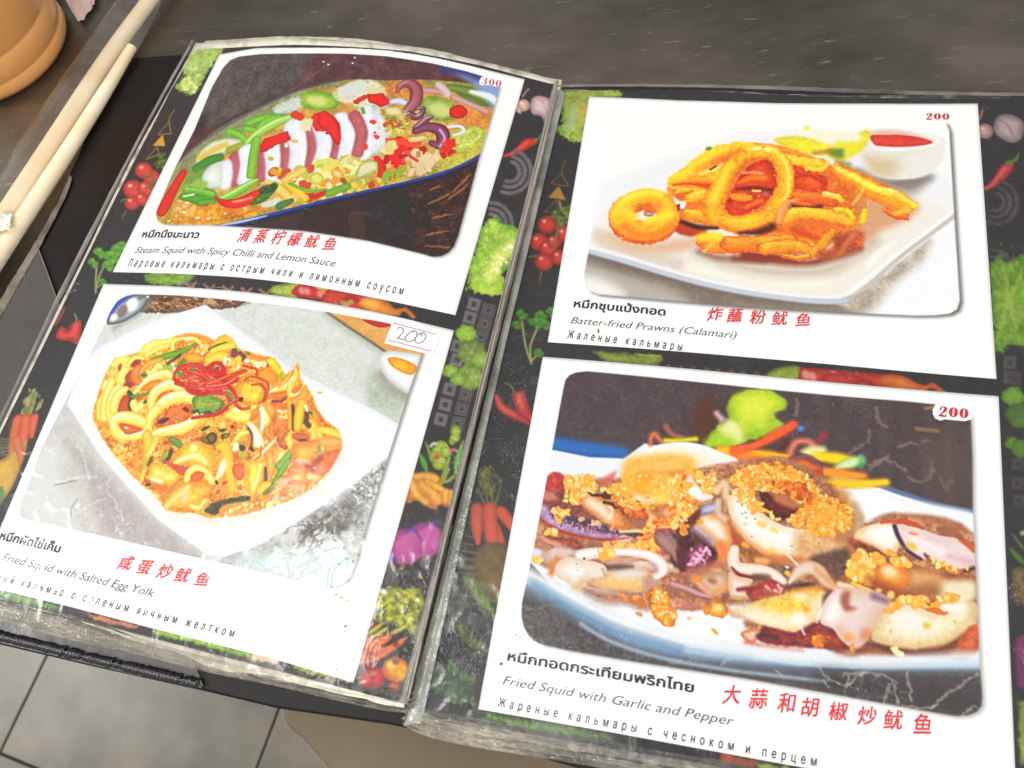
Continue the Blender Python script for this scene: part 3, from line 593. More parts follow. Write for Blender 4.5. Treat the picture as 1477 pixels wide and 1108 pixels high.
    tb([(700, 180), (690, 100), (720, 20), (780, -60)], [34, 38, 42, 44], 'fff9c8')
    tb([(330, 120), (340, 50), (420, 20), (540, 30), (640, 70)], [36, 46, 50, 50, 40], 'fffff2')
    tb([(330, 120), (370, 190), (460, 220), (580, 215), (670, 180)], [36, 40, 34, 34, 30], 'fffef0')
    p.g([(385, 90), (430, 80), (560, 110), (640, 150), (540, 190), (460, 200), (420, 150)], 'd9783a', 'c4602c', soft=.4, sm=1); p.e(465, 130, 22, 12, 0, 'fbe8b0', soft=.3)
    tb([(680, 200), (700, 300), (690, 420), (660, 560), (620, 690)], [36, 44, 36, 26, 22], None, 'f4d058', 'd99a28')
    tb([(780, 250), (740, 340), (690, 420)], [30, 30, 26], None, 'f7da68', 'e0a030')
    p.t([(650, 560), (670, 470)], 16, 'c9b83a', '98982c', soft=.4)
    p.t([(880, 380), (850, 480)], 18, '8fa838', '5f8028', soft=.3); p.t([(940, 250), (980, 270), (1050, 330)], [26, 36, 22], '7d9a3c', '456a26', soft=.3, warp=.2); p.t([(940, 370), (920, 440), (880, 490)], 22, '4c4a3c', soft=.5)
    p.t([(730, 460), (700, 520)], 20, '6a5a34', soft=.6); p.g([(740, 420), (820, 370), (800, 440)], 'f2d860', soft=.4)
    p.g([(700, 620), (720, 520), (780, 500), (900, 540), (1030, 600), (1020, 680), (940, 740), (820, 730), (670, 660)], 'f6e680', 'dfae34', ew=4, soft=.3, sm=1, tex=.1); p.e(790, 690, 70, 20, 15, 'fffbe0', soft=.8)
    p.g([(930, 520), (1010, 400), (1090, 300), (1240, 270), (1380, 340), (1420, 460), (1400, 560), (1220, 560), (1060, 520)], 'f3d04c', 'dca02a', ew=5, soft=.3, sm=1, tex=.1)
    p.t([(990, 500), (1120, 440), (1240, 440), (1310, 510)], [24, 36, 34, 22], 'fcf2a8', 'f0d060', soft=.5); p.e(1180, 340, 40, 40, 0, 'faf0a0', soft=1)
    p.g([(1330, 210), (1400, 250), (1390, 310), (1310, 300), (1250, 250)], 'a8702c', '6e5a24', soft=.4, sm=1)
    for q in ((1300, 140, 44, 18, -25), (1470, 160, 30, 14, 20), (1380, 200, 20, 10, 0)): p.e(*q, '4f7a2e', '2f5420', soft=.3)
    p.g([(860, 470), (1060, 540), (1200, 530), (1120, 590), (1060, 640), (960, 570)], 'c95c30', soft=.4, sm=1)
    # lower pouch
    p.g([(860, 860), (900, 780), (1000, 700), (1100, 650), (1180, 700), (1300, 690), (1400, 740), (1390, 800), (1320, 880), (1290, 1000), (1150, 1020), (1000, 1030), (880, 1010), (840, 940)], 'f4c850', 'dc9030', ew=6, soft=.4, sm=1, tex=.15)
    tb([(1110, 680), (1140, 600), (1220, 560), (1320, 620), (1380, 700)], [28, 34, 34, 34, 30], 'fff4b8'); p.g([(1150, 640), (1220, 590), (1300, 620), (1250, 690), (1170, 700)], 'e27a28', 'cf6420', soft=.4, sm=1)
    p.t([(880, 980), (960, 900), (1060, 820), (1120, 760)], 40, 'f6dc8a', 'ecb85a', soft=1); p.t([(1150, 960), (1240, 980), (1300, 900)], [24, 30, 20], 'fbe88a', 'eab83a', soft=.6)
    p.e(1090, 860, 36, 60, 10, 'eccfa8', soft=1.4)
    p.g([(1300, 1000), (1400, 920), (1560, 880), (1780, 850), (1760, 920), (1600, 960), (1440, 1050), (1340, 1050)], '3f4a30', '54502e', soft=.5, sm=1, warp=.3, tex=.3)
    p.g([(670, 720), (740, 720), (720, 755), (660, 750)], '3f5034', soft=.4); p.e(1330, 1070, 50, 30, 20, 'f0c048', 'e09028')
    p.t([(740, 740), (820, 770), (880, 770), (830, 820)], [14, 24, 30, 20], 'df7a3c', soft=.7)
    # right half
    p.zoom(*L_)
    tb([(120, 330), (180, 340), (220, 500), (240, 650), (260, 780)], [30, 44, 44, 40, 30], None, 'f0c83c', 'd89a24')
    p.g([(110, 680), (90, 640), (150, 480), (200, 470), (200, 560), (150, 640)], 'faf6ec', 'e9dcae', soft=.4, sm=1)
    p.t([(90, 700), (100, 720)], 14, '5a3428'); p.e(180, 715, 34, 20, -30, 'cf5c28', soft=.4)
    p.g([(270, 540), (330, 510), (420, 540), (400, 640), (330, 690), (270, 620)], 'e07838', 'c85a28', soft=.4, sm=1)
    p.g([(400, 480), (620, 480), (600, 620), (560, 800), (500, 880), (440, 850), (380, 700), (400, 600)], 'f5dc52', 'd9a42c', ew=4, soft=.3, sm=1, tex=.12)
    p.t([(560, 520), (540, 640), (480, 780)], 18, 'fdf2a0', 'f0d860', soft=.5); p.t([(440, 540), (430, 660), (450, 780)], 12, 'd9a030', soft=.6)
    tb([(560, 800), (620, 740), (680, 750)], [30, 36, 14], None, 'f6d05a', 'e09a30')
    p.t([(620, 560), (620, 680)], 18, '4a4038', soft=.4)
    p.g([(640, 360), (700, 400), (720, 520), (700, 640), (650, 650), (620, 480)], 'f2bc50', 'd88a34', soft=.4, sm=1)
    p.g([(740, 400), (800, 355), (880, 390), (860, 450), (780, 560), (720, 600), (720, 480)], 'f6e474', 'e0b040', soft=.3, sm=1, tex=.1)
    p.t([(760, 540), (860, 420), (940, 300)], [44, 36, 10], '8fb03c', '56802a', soft=.3); p.t([(700, 710), (780, 600), (860, 480)], [16, 34, 24], '86b04a', '4c7a28', soft=.3)
    p.t([(600, 830), (660, 790), (700, 730)], [16, 26, 16], '7a8a3a', '54602a', soft=.4)
    # curl with white stripe
    p.g([(410, 60), (480, 80), (560, 180), (600, 290), (590, 340), (500, 330), (470, 220), (430, 120)], 'fdfdf4', 'f2e49a', ew=2, soft=.3, sm=1)
    p.t([(430, 130), (470, 200), (470, 300), (450, 350)], 12, '6e4434', soft=.4); p.g([(320, 210), (400, 170), (450, 220), (450, 330), (400, 300), (300, 300)], 'f0b03c', 'cf7a24', soft=.4, sm=1)
    p.e(300, 330, 30, 50, 10, 'fdf8e4', soft=.4); tb([(300, 250), (360, 190), (420, 180)], [22, 24, 16], None)
    p.e(370, 340, 34, 34, 0, '3e4a2a', soft=.5, warp=.3); p.e(380, 420, 44, 36, 20, 'a8b840', soft=.6); p.t([(460, 340), (480, 370)], 16, '3c3428')
    p.t([(500, 460), (580, 400), (650, 330), (720, 250), (710, 180)], [22, 22, 22, 22, 18], 'f6e8a0', 'dca83e', 'fffdf0', soft=.3)
    p.t([(570, 330), (560, 420), (500, 470)], 10, 'c46a28', soft=.4)
    tb([(630, 140), (640, 200), (700, 240)], [28, 26, 16], None, 'ee9a40', 'c8642a')
    # big roll on the right
    p.g([(740, 200), (860, 120), (860, 340), (780, 340)], 'c8682e', '9c4a24', soft=.5, sm=1, warp=.4, tex=.3)
    tb([(890, 320), (860, 240), (880, 150), (960, 90), (1060, 90), (1120, 130), (1150, 200), (1120, 240)], [30, 30, 34, 40, 44, 44, 36, 20], 'fdf08a', 'f8dc5c', 'dca02a')
    p.g([(900, 210), (960, 180), (1060, 200), (1080, 240), (1000, 260), (930, 250)], 'dd7a30', 'c4602a', soft=.4, sm=1); p.e(1010, 262, 60, 16, 0, '643848', soft=.5)
    p.g([(900, 300), (1000, 290), (1150, 250), (1210, 290), (1210, 400), (1130, 490), (1030, 540), (940, 500), (900, 420)], 'f0b850', 'd98a34', ew=5, soft=.3, sm=1, tex=.08)
    tb([(1080, 160), (1140, 150), (1200, 220), (1220, 320), (1200, 400)], [12, 16, 22, 20, 12], None, 'f6dc6a', 'dca434'); p.t([(1190, 330), (1200, 380)], 16, '8ca050', '6a8a34', soft=.4)
    tb([(1170, 150), (1260, 160), (1350, 190), (1410, 230)], [22, 30, 32, 16], None, 'f8da5a', 'e6a428'); tb([(1230, 280), (1320, 280), (1400, 280)], [40, 50, 30], None, 'f0b060', 'd9843c')
    p.g([(1210, 400), (1440, 350), (1450, 420), (1280, 600), (1180, 640), (1030, 560), (1130, 500)], 'e07c38', 'c8642c', ew=4, soft=.6, sm=1, tex=.1); p.t([(1030, 545), (1140, 510), (1210, 440)], [24, 34, 20], '9c4c30', soft=.8, op=.8)
    p.e(1130, 570, 34, 18, 20, 'c04028', soft=.4); p.e(1140, 560, 16, 10, 20, 'fff0e0', soft=.3)
    p.g([(920, 500), (1000, 520), (1160, 660), (1180, 700), (1100, 740), (840, 740), (760, 760), (800, 660), (880, 600)], 'ee9c44', 'dd7c3c', ew=4, soft=.4, sm=1, tex=.15); p.t([(1080, 640), (1150, 670)], 26, 'fbdc8a', soft=.8); p.e(950, 660, 40, 22, 0, 'f6d070', soft=.6)
    p.g([(160, 960), (480, 900), (640, 870), (800, 780), (1100, 760), (1000, 850), (700, 950), (400, 1030), (150, 1060)], 'e07a3e', 'e8963c', ew=4, soft=.8, sm=1, tex=.15)
    p.sc([(200, 1000), (560, 900), (900, 830), (980, 850), (640, 960), (240, 1050)], 26, ['f6dc78', 'fbeec0', 'f2c85a'], 8, 18); p.e(980, 825, 22, 14, 0, '9a7a44')
    # top right
    p.zoom(*J_)
    tb([(40, 320), (140, 240), (240, 220), (300, 300)], [24, 44, 50, 30], None, 'f8c03c', 'e08c24'); p.t([(20, 330), (100, 290), (200, 255)], [14, 16, 8], '4c6028', soft=.3)
    tb([(60, 350), (160, 310), (260, 290)], 30, None, 'fbe060', 'eaa82c'); tb([(30, 450), (110, 400), (160, 400)], 44, None, 'f6d850', 'e6a62e')
    p.t([(325, 165), (330, 250), (325, 330)], [26, 28, 22], '9cb83c', '6c8c28', soft=.3); p.g([(390, 350), (465, 320), (460, 370), (440, 395)], '8cae3c', '5a8028', soft=.3)
    p.t([(280, 350), (300, 420), (320, 450)], 30, '84545c', '5c3440', soft=.4, warp=.2); p.t([(350, 370), (390, 410), (370, 455), (330, 450)], 18, '8a4a2c', '4a2620', soft=.3); p.e(350, 410, 16, 14, 0, 'c07040', soft=.3)
    p.sc([(170, 420), (340, 440), (340, 520), (200, 560)], 30, ['f2b048', 'd9743c', 'fbf2e0', 'f6d060'], 12, 28); p.e(185, 450, 20, 34, 10, 'fbfaf6')
    p.sc([(400, 410), (600, 420), (640, 500), (420, 500)], 20, ['fdf0b8', 'f8d85a', 'ea9a34', 'fffaf0'], 14, 26)
    p.g([(470, 370), (600, 410), (600, 450), (470, 440)], 'ea9030', soft=.7, sm=1)
    p.t([(660, 450), (740, 510), (790, 600), (810, 640)], [34, 52, 46, 24], 'eed63c', 'c4aa2c', soft=.3, tex=.1); p.t([(790, 600), (820, 640)], 28, 'a8b83c', '86982c', soft=.5)
    p.g([(520, 560), (620, 520), (710, 560), (760, 640), (680, 700), (560, 660), (520, 620)], 'f2b23a', 'd98c28', ew=4, soft=.3, sm=1, tex=.08)
    tb([(330, 620), (400, 580), (460, 560)], [18, 24, 14], None, 'f2c44a', 'df8a2c')
    # topmost half slice with red arc
    p.g([(290, 740), (340, 670), (430, 645), (560, 660), (640, 720), (650, 800), (590, 900), (480, 920), (380, 900), (320, 850)], 'f4cc48', 'dc8c2c', ew=4, soft=.3, sm=1, tex=.14)
    p.t([(470, 710), (560, 700), (610, 760), (600, 850), (550, 900)], [10, 12, 14, 12, 8], 'cf4a2c', 'a8301e', soft=.3); p.e(355, 860, 28, 24, 0, '5a2c24', soft=.4, warp=.3); p.t([(590, 780), (550, 870)], 14, 'b0b03c', soft=.5)
    tb([(660, 790), (760, 750), (850, 720), (900, 670), (940, 600), (930, 530)], [20, 34, 40, 40, 26, 14], 'fffdf2', 'f6d85a', 'e09a30'); p.t([(960, 470), (975, 530)], 14, 'dd8a30', soft=.4)
    tb([(760, 730), (820, 670), (890, 570)], [10, 18, 14], None, 'f0b838', 'd98826')
    p.g([(660, 800), (760, 780), (860, 770), (830, 850), (700, 850)], 'e9903a', 'd0702c', soft=.5, sm=1); p.t([(700, 880), (780, 880), (830, 850)], 16, '7d3c44', soft=.5, op=.9)
    tb([(880, 700), (880, 780), (920, 830), (1000, 790), (1020, 700)], [22, 30, 34, 34, 26], 'fffbe8', 'f7e070', 'e0a030'); p.g([(890, 780), (920, 730), (1010, 690), (990, 760), (930, 800)], 'e9862c', soft=.4, sm=1)
    tb([(1050, 870), (1080, 820), (1140, 795), (1210, 800)], [26, 26, 18, 10], None, 'f3bc4c', 'e2923a'); tb([(900, 880), (960, 870), (1020, 820), (1040, 740)], [36, 40, 40, 20], None, 'f0a850', 'd97e34')
    p.t([(1080, 880), (1120, 940), (1180, 1020), (1240, 1080)], [20, 16, 12, 8], 'df8440', 'c26030', soft=.4)
    p.g([(170, 1040), (290, 940), (440, 980), (500, 1000), (440, 1100), (300, 1100)], 'f8ec7a', 'e2b83a', soft=.3, sm=1, tex=.1); p.e(300, 975, 34, 22, 30, 'fffdea', soft=.5)
    p.g([(560, 950), (600, 930), (660, 990), (670, 1108), (560, 1180), (545, 1060)], 'f9efa0', 'e5bc48', soft=.3, sm=1, tex=.1); p.t([(570, 960), (580, 1060), (575, 1180)], 18, 'fffff4', soft=.4)
    p.t([(460, 1080), (500, 980), (545, 1010), (550, 1160)], [14, 18, 14, 8], 'e89a40', 'a85a2c', soft=.3)
    p.g([(640, 930), (700, 900), (850, 900), (890, 900), (890, 1180), (840, 1260), (700, 1260), (680, 1100)], 'ea9044', 'dd7a30', ew=5, soft=.4, tex=.2); p.sc([(750, 980), (870, 980), (860, 1060), (760, 1060)], 14, ['fbe8a8', 'f6cf78'], 8, 18); tb([(650, 940), (680, 1000)], 30, None, 'f2b060', 'de8a3c')
    tb([(870, 880), (880, 1000), (880, 1160)], [22, 24, 20], None, 'f2ac30', 'd98a24')
    p.t([(905, 930), (915, 1040), (915, 1180)], 18, '60402c', soft=.3); tb([(1000, 900), (970, 1040), (960, 1160)], [34, 40, 34], None, 'eecb3c', 'c79426'); p.t([(1060, 1000), (1050, 1100), (1080, 1140)], 32, '6a3c34', '8e5a3c', soft=.4, warp=.3)
    p.t([(1070, 990), (1110, 1010)], 12, '4c6a30'); p.t([(1040, 930), (1060, 980)], 14, 'fbf0c8', soft=.4)
    # coriander leaf and the red threads
    p.g([(-170, 880), (-140, 830), (-60, 800), (40, 820), (140, 850), (175, 910), (150, 960), (60, 1010), (-60, 1000), (-140, 990)], '8fa63e', '5f8430', ew=3, soft=.3, sm=1, warp=.35, tex=.1)
    p.t([(-150, 1000), (-60, 1005), (60, 1010), (150, 960)], 12, '24401c', soft=.4, warp=.9); p.t([(-100, 900), (20, 920), (120, 900)], 5, 'b4c468', soft=.5)
    p.t([(200, 790), (250, 840), (240, 880)], 20, '6f8a3a', '48682a', soft=.3); p.e(100, 530, 30, 18, -20, '3e6a2a', soft=.3)
    p.zoom(*I_); p.e(1170, 540, 44, 26, -10, '6f8c30', soft=.3); p.e(1240, 630, 54, 24, 10, '8aa03a', soft=.3); p.e(1290, 655, 24, 20, 0, '26381c', soft=.3); p.e(1040, 600, 34, 30, 0, '6a8a30', soft=.4)
    red = [[(970, 640), (990, 560), (1080, 500), (1200, 490), (1290, 520), (1350, 600), (1380, 680)], [(970, 640), (1050, 690), (1180, 720), (1320, 720), (1480, 690)],
           [(1080, 540), (1110, 600), (1200, 570), (1300, 540), (1400, 560), (1480, 560)], [(1000, 650), (1120, 620), (1240, 640), (1340, 680), (1470, 760)],
           [(1090, 700), (1200, 760), (1330, 790), (1480, 800)], [(1130, 650), (1250, 610), (1380, 580), (1477, 600)], [(1080, 690), (1200, 690), (1330, 650), (1440, 620)],
           [(1290, 560), (1380, 480), (1460, 480), (1510, 560)], [(1220, 800), (1330, 760), (1477, 710), (1560, 680)], [(1060, 540), (1160, 500), (1260, 520), (1330, 580), (1360, 640), (1300, 700)],
           [(990, 690), (1080, 720), (1160, 790), (1300, 810)], [(1130, 560), (1240, 590), (1340, 640), (1440, 700)]]
    for i, q in enumerate(red): p.t(q, 15 + (i % 3) * 3, ['d23424', 'c4261c', 'dd4a30'][i % 3], '9c1a16', 'f08a68' if i % 2 else None, soft=.25)
    p.zoom(*J_)
    red = [[(0, 520), (60, 480), (130, 490), (180, 560), (190, 600)], [(0, 640), (80, 600), (160, 640), (260, 680), (320, 640)], [(0, 700), (120, 650), (250, 610), (400, 560)], [(0, 760), (140, 750), (240, 740), (300, 820), (300, 900), (360, 960), (440, 950)],
           [(60, 560), (140, 600), (200, 680), (260, 760)], [(0, 600), (60, 640), (140, 700)], [(0, 800), (100, 770), (180, 800), (230, 870), (230, 920)], [(0, 1040), (120, 1000), (220, 920), (320, 860)], [(370, 500), (440, 520), (520, 540), (520, 600)],
           [(400, 640), (460, 620), (560, 640), (640, 690), (640, 800), (600, 890)], [(-160, 1060), (-40, 1040), (100, 1020), (200, 960)], [(0, 730), (90, 720), (200, 700), (300, 640)], [(60, 500), (40, 560), (100, 600), (180, 580)]]
    for i, q in enumerate(red): p.t(q, (15 + (i % 3) * 3) * (.55 if i in (8, 9) else 1), ['d23424', 'c4261c', 'dd4a30'][i % 3], '9c1a16', 'f3a58c' if i % 2 else None, soft=.25)
    p.t([(0, 695), (120, 650), (240, 600)], 11, 'ee7c34', 'c44a20')
    p.zoom(*L_)
    for q in ((190, 215, 50, 28, -30), (170, 150, 40, 12, -20), (45, 240, 60, 60, 0), (5, 125, 18, 12, 0), (265, 120, 20, 12, 30)): p.e(*q, '8a6a2c' if q[2] == 60 else '4c5a26', '3c4420', soft=.4, warp=.3)
    p.e(195, 215, 30, 14, -30, '7d9040', soft=.4)
    p.zoom(*ONE); p.clip = None
    p.t([(459, 567), (464, 567)], 1.6, 'f0b040')
    return OUT2
OUT3 = [(866, 205), (867, 180), (876, 168), (895, 165), (1100, 168), (1320, 174), (1352, 175), (1364, 178), (1369, 190), (1377, 325), (1384, 434), (1380, 447), (1370, 453), (1350, 455.5), (1320, 456), (1190, 450), (1060, 442.5), (963, 434),
        (880, 427), (863, 425), (850, 420), (844, 412), (842, 400), (849, 363), (857, 300)]
def dish_three(p):
    """battered squid rings on a square plate with a dip bowl"""
    p.zoom(*ONE)
    p.g([(830, 150), (1400, 150), (1400, 470), (830, 470)], 'fefefd')
    p.g([(855, 310), (870, 262), (940, 235), (1040, 200), (1120, 190), (1200, 195), (1380, 260), (1380, 310), (1320, 360), (1240, 420), (1000, 400), (850, 363)], 'f1f1f5', soft=4, sm=1)
    # tablecloth in front
    p.g([(838, 350), (880, 362), (980, 392), (1100, 420), (1210, 432), (1300, 460), (960, 470), (835, 440)], '867a70', soft=1, tex=.1)
    p.g([(838, 375), (900, 395), (960, 415), (1000, 440), (960, 450), (838, 430)], 'b5aea6', soft=5, sm=1)
    p.g([(838, 400), (870, 405), (900, 425), (860, 432), (838, 428)], 'f2efec', soft=4, sm=1); p.t([(850, 372), (900, 384), (980, 404), (1080, 424), (1180, 436)], 7, '6f625a', soft=3, op=.7)
    p.g([(1205, 436), (1240, 420), (1280, 385), (1380, 310), (1400, 470), (1260, 465)], 'f7f7fa', soft=1.5)
    p.g([(1215, 432), (1250, 412), (1300, 375), (1340, 345), (1330, 375), (1290, 410), (1260, 445), (1225, 450)], 'a89a88', soft=3.5, sm=1, tex=.2, op=.85)
    p.t([(1060, 447), (1150, 452), (1240, 456)], 8, '96897c', soft=3, op=.8)
    # plate
    plate = [(849, 362), (856, 330), (862, 305), (930, 280), (1000, 250), (1200, 220), (1300, 260), (1385, 305), (1385, 312), (1320, 360), (1280, 392), (1240, 424), (1215, 436), (1150, 434), (1060, 421), (980, 402), (900, 378)]
    p.g(plate, 'eeeae2', 'f3f2f0', ew=5, soft=.5)
    p.g([(862, 330), (900, 350), (1000, 380), (1040, 410), (1000, 398), (900, 370), (856, 350)], 'd9ccc0', soft=3, sm=1)
    p.g([(870, 335), (940, 352), (1010, 345), (990, 362), (930, 368), (880, 352)], 'dfc2aa', soft=4, sm=1)
    p.g([(1000, 370), (1080, 380), (1200, 372), (1320, 300), (1330, 310), (1240, 390), (1190, 425), (1100, 418), (1000, 395)], 'efe8dc', soft=3, sm=1)
    p.t([(1010, 366), (1090, 390), (1150, 394), (1200, 388), (1260, 350)], 8, 'bfae9e', soft=3, op=.8); p.t([(1040, 388), (1100, 406), (1150, 402)], 3, 'cfc4b6', soft=1.6, op=.8)
    p.t([(996, 388), (1100, 408), (1190, 410)], 6, 'f8f3e4', soft=3); p.t([(1252, 385), (1268, 365), (1290, 350)], [3, 4, 1.5], 'fffaf0', soft=1)
    p.t([(848, 362), (900, 377), (980, 401), (1060, 420), (1150, 433), (1205, 436), (1228, 431)], 4.6, 'c6cbd6', '9da2b0', soft=.6); p.t([(848, 357), (900, 371), (980, 395), (1060, 414), (1150, 427), (1210, 429)], 2.4, 'f4f4f6', soft=.8)
    p.t([(1225, 432), (1260, 405), (1300, 370), (1340, 340), (1382, 308)], 2.2, 'c2bcb4', 'a09a94', soft=.6); p.t([(1222, 424), (1290, 370), (1378, 303)], 1.6, 'fbfbfa', soft=.6)
    # bowl with dip, lemon
    p.zoom(*R_)
    p.g([(480, 520), (640, 620), (780, 680), (1000, 740), (1150, 620), (1120, 590), (800, 600)], '9a928c', soft=3.5, sm=1); p.t([(560, 570), (640, 630), (800, 660), (1000, 640), (1120, 610)], 20, '7d736c', soft=3, op=.8)
    p.g([(560, 300), (600, 400), (640, 540), (760, 610), (960, 620), (1120, 580), (1230, 480), (1270, 360), (1260, 290), (1000, 230), (700, 215)], 'e6dfd2', 'efeae2', ew=6, soft=.8, sm=1)
    p.g([(600, 420), (700, 440), (860, 480), (840, 600), (700, 590), (640, 540)], 'd3bfa0', soft=4, sm=1); p.g([(960, 420), (1240, 390), (1200, 500), (1100, 570), (980, 580)], 'ece8e0', soft=3, sm=1)
    p.g([(630, 240), (800, 210), (1060, 240), (1220, 300), (1180, 350), (960, 390), (700, 380)], 'f8f6f4', soft=1.2, sm=1)
    p.g([(640, 235), (780, 215), (960, 235), (1160, 300), (900, 270), (680, 262)], 'e7b8ac', soft=2, sm=1)
    p.g([(650, 265), (780, 258), (900, 258), (1060, 280), (1165, 318), (1080, 345), (900, 358), (760, 352), (690, 340)], 'd4493a', 'bd3a30', ew=2, soft=.7, sm=1, tex=.08)
    p.g([(-120, 320), (-100, 280), (60, 270), (250, 300), (380, 340), (560, 240), (640, 220), (640, 300), (560, 400), (460, 460), (400, 480), (280, 430), (100, 420)], 'ecdc3e', 'dccb3a', ew=3, soft=1.6, sm=1, tex=.06)
    p.g([(30, 220), (300, 220), (560, 250), (540, 320), (300, 330), (200, 290)], 'f5f3d6', soft=2, sm=1); p.t([(400, 340), (560, 350)], 30, 'e6d838', soft=1.6)
    p.g([(300, 380), (420, 370), (440, 400), (420, 450), (330, 430)], '6e8a3c', soft=1.6, sm=1); p.t([(200, 405), (330, 390)], 14, 'b07a30', soft=1.2); p.e(135, 205, 22, 20, 0, 'e6e04a', soft=1); p.t([(390, 480), (470, 500)], 18, '8a8a5c', soft=1.5)
    # fritters
    p.zoom(*ONE); p.g([(965, 262), (1000, 235), (1060, 208), (1120, 210), (1180, 230), (1240, 262), (1250, 300), (1240, 330), (1190, 352), (1130, 345), (1040, 330), (985, 318), (968, 300)], 'e4782a', 'f09a34', ew=5, soft=.5, sm=1, warp=.4, tex=.12)
    def fr(P, r, c='f8b52c', e='e2741c', h='ffe060', w=.55, **k): p.t(P, r, c, e, h, warp=w, soft=.35, off=(-.15, -.5), tex=.10, **k)
    p.zoom(*R_); p.g([(540, 700), (620, 660), (820, 680), (1040, 830), (990, 930), (900, 980), (760, 1040), (600, 1120), (520, 900)], 'c98a60', soft=3, sm=1, op=.75)
    fr([(380, 540), (560, 640), (760, 750), (960, 850)], [60, 80, 90, 50], 'f4a028', 'df7420', 'ffd850')
    fr([(390, 540), (520, 600), (700, 700), (860, 740), (1020, 840)], [30, 36, 34, 36, 24], 'fbe050', 'f0b030', 'fff8c0')
    fr([(780, 880), (860, 910), (940, 930)], [30, 36, 30], 'ee7c24', 'd04a18', 'f8a040')
    p.t([(600, 690), (560, 760), (510, 830)], 10, 'f9c25a', soft=.6); p.t([(860, 900), (960, 870)], 22, 'f9c040', soft=.8)
    p.zoom(*Q_)
    fr([(1180, 430), (1320, 450), (1500, 480)], [60, 50, 60], 'f9c834', 'e88a20')
    p.g([(1250, 480), (1477, 560), (1560, 600), (1560, 720), (1477, 740), (1250, 690)], 'e4601e', 'cf4718', ew=5, soft=.6, tex=.2); p.t([(1260, 600), (1400, 580), (1540, 650)], 14, 'b93a14', soft=.8)
    p.t([(1380, 510), (1500, 520), (1560, 480)], 24, 'fbd850', 'f0a82c', warp=.5)
    fr([(1250, 760), (1400, 770), (1600, 800)], [40, 60, 66], 'e8701e', 'c64c14', 'f2a030'); fr([(1540, 740), (1640, 760), (1690, 800)], 26, 'fadc60', 'efaa34', 'fff4b0')
    p.t([(1250, 850), (1380, 880), (1500, 850)], [24, 34, 20], '6a2a14', soft=.8); fr([(1180, 950), (1330, 910), (1477, 920), (1650, 950), (1760, 990)], [70, 60, 60, 60, 46], 'f9b830', 'e07c1c', 'ffe050')
    fr([(1640, 880), (1740, 900), (1790, 960)], [26, 30, 24], 'f8d23c', 'e89a24')
    # top left piece
    p.g([(135, 640), (170, 580), (300, 520), (340, 460), (450, 380), (560, 320), (720, 285), (900, 290), (900, 400), (700, 470), (620, 600), (580, 700), (500, 720), (250, 700), (160, 680)], 'f6a428', 'f4cf38', ew=7, soft=.4, warp=.5, sm=1, tex=.12)
    p.t([(200, 660), (330, 650), (480, 670), (590, 660)], [18, 24, 34, 36], 'dc4818', 'e8701c', warp=.4, soft=1.2); p.t([(560, 460), (680, 430), (780, 380)], [20, 40, 24], 'e46a1c', soft=2.2)
    p.t([(200, 600), (340, 520), (500, 400), (640, 340)], [24, 40, 44, 30], 'fbd43c', soft=1.8, op=.9); p.t([(400, 540), (480, 500), (560, 460)], 20, 'f09030', soft=1.4, op=.8); p.t([(440, 560), (530, 530), (620, 490)], 20, 'fbd870', soft=.8); p.t([(520, 525), (570, 495)], 9, '5a4a34', soft=.3); p.e(505, 340, 30, 18, -20, '7a8a24', soft=.5, warp=.3)
    fr([(220, 730), (290, 700), (350, 700)], [20, 26, 20]); p.t([(240, 770), (300, 760)], 20, 'd9681e', soft=.5); fr([(340, 780), (440, 750), (560, 760)], [50, 54, 50], 'f9c030', 'e98a20')
    fr([(310, 920), (420, 930), (540, 990)], [50, 60, 40], 'f6ae2a', 'de741a'); p.t([(350, 860), (440, 850)], 24, 'ea7c20', soft=.8); p.t([(460, 880), (500, 960)], 30, 'f09a2c', soft=1)
    # inside of the ring
    p.g([(640, 880), (700, 740), (800, 560), (900, 470), (1040, 450), (1100, 560), (1110, 700), (1000, 820), (860, 910), (700, 940)], 'd9501c', 'b9340f', ew=5, soft=.5, sm=1, warp=.4, tex=.2)
    p.t([(760, 700), (860, 690), (960, 700), (1080, 720)], [14, 20, 24, 26], '7d1e12', soft=.8); p.t([(720, 760), (800, 770), (860, 780)], [30, 44, 34], 'f09a34', 'e06a20', warp=.4, soft=.5); p.t([(780, 640), (880, 600), (1000, 600)], [20, 36, 34], 'ee7e26', 'd9541c', soft=.8)
    p.t([(810, 555), (900, 550), (980, 560)], 12, 'f4a468', soft=.7); p.e(1010, 740, 30, 24, 0, 'b06a6a', soft=1); p.t([(840, 860), (900, 830), (980, 800)], 30, 'e8741e', 'c9481a', soft=.6, warp=.4); p.t([(900, 715), (960, 715)], 12, 'f8b860')
    # big upright ring
    ring = [(700, 500), (640, 620), (590, 720), (545, 820), (560, 920), (660, 990), (780, 1020), (900, 985), (1010, 940), (1110, 830), (1175, 700), (1180, 540), (1130, 420), (1020, 370), (900, 380), (790, 420)]
    p.t(ring, [62, 70, 82, 92, 92, 84, 86, 82, 76, 72, 68, 66, 66, 60, 52, 54], 'f8b42c', 'e88a20', None, warp=.6, soft=.35, closed=True, tex=.13)
    p.t([(850, 350), (960, 330), (1080, 350), (1170, 430), (1215, 560), (1210, 700), (1180, 790)], [16, 22, 24, 22, 20, 20, 16], 'fde468', 'f8cc44', warp=.5, soft=.9)
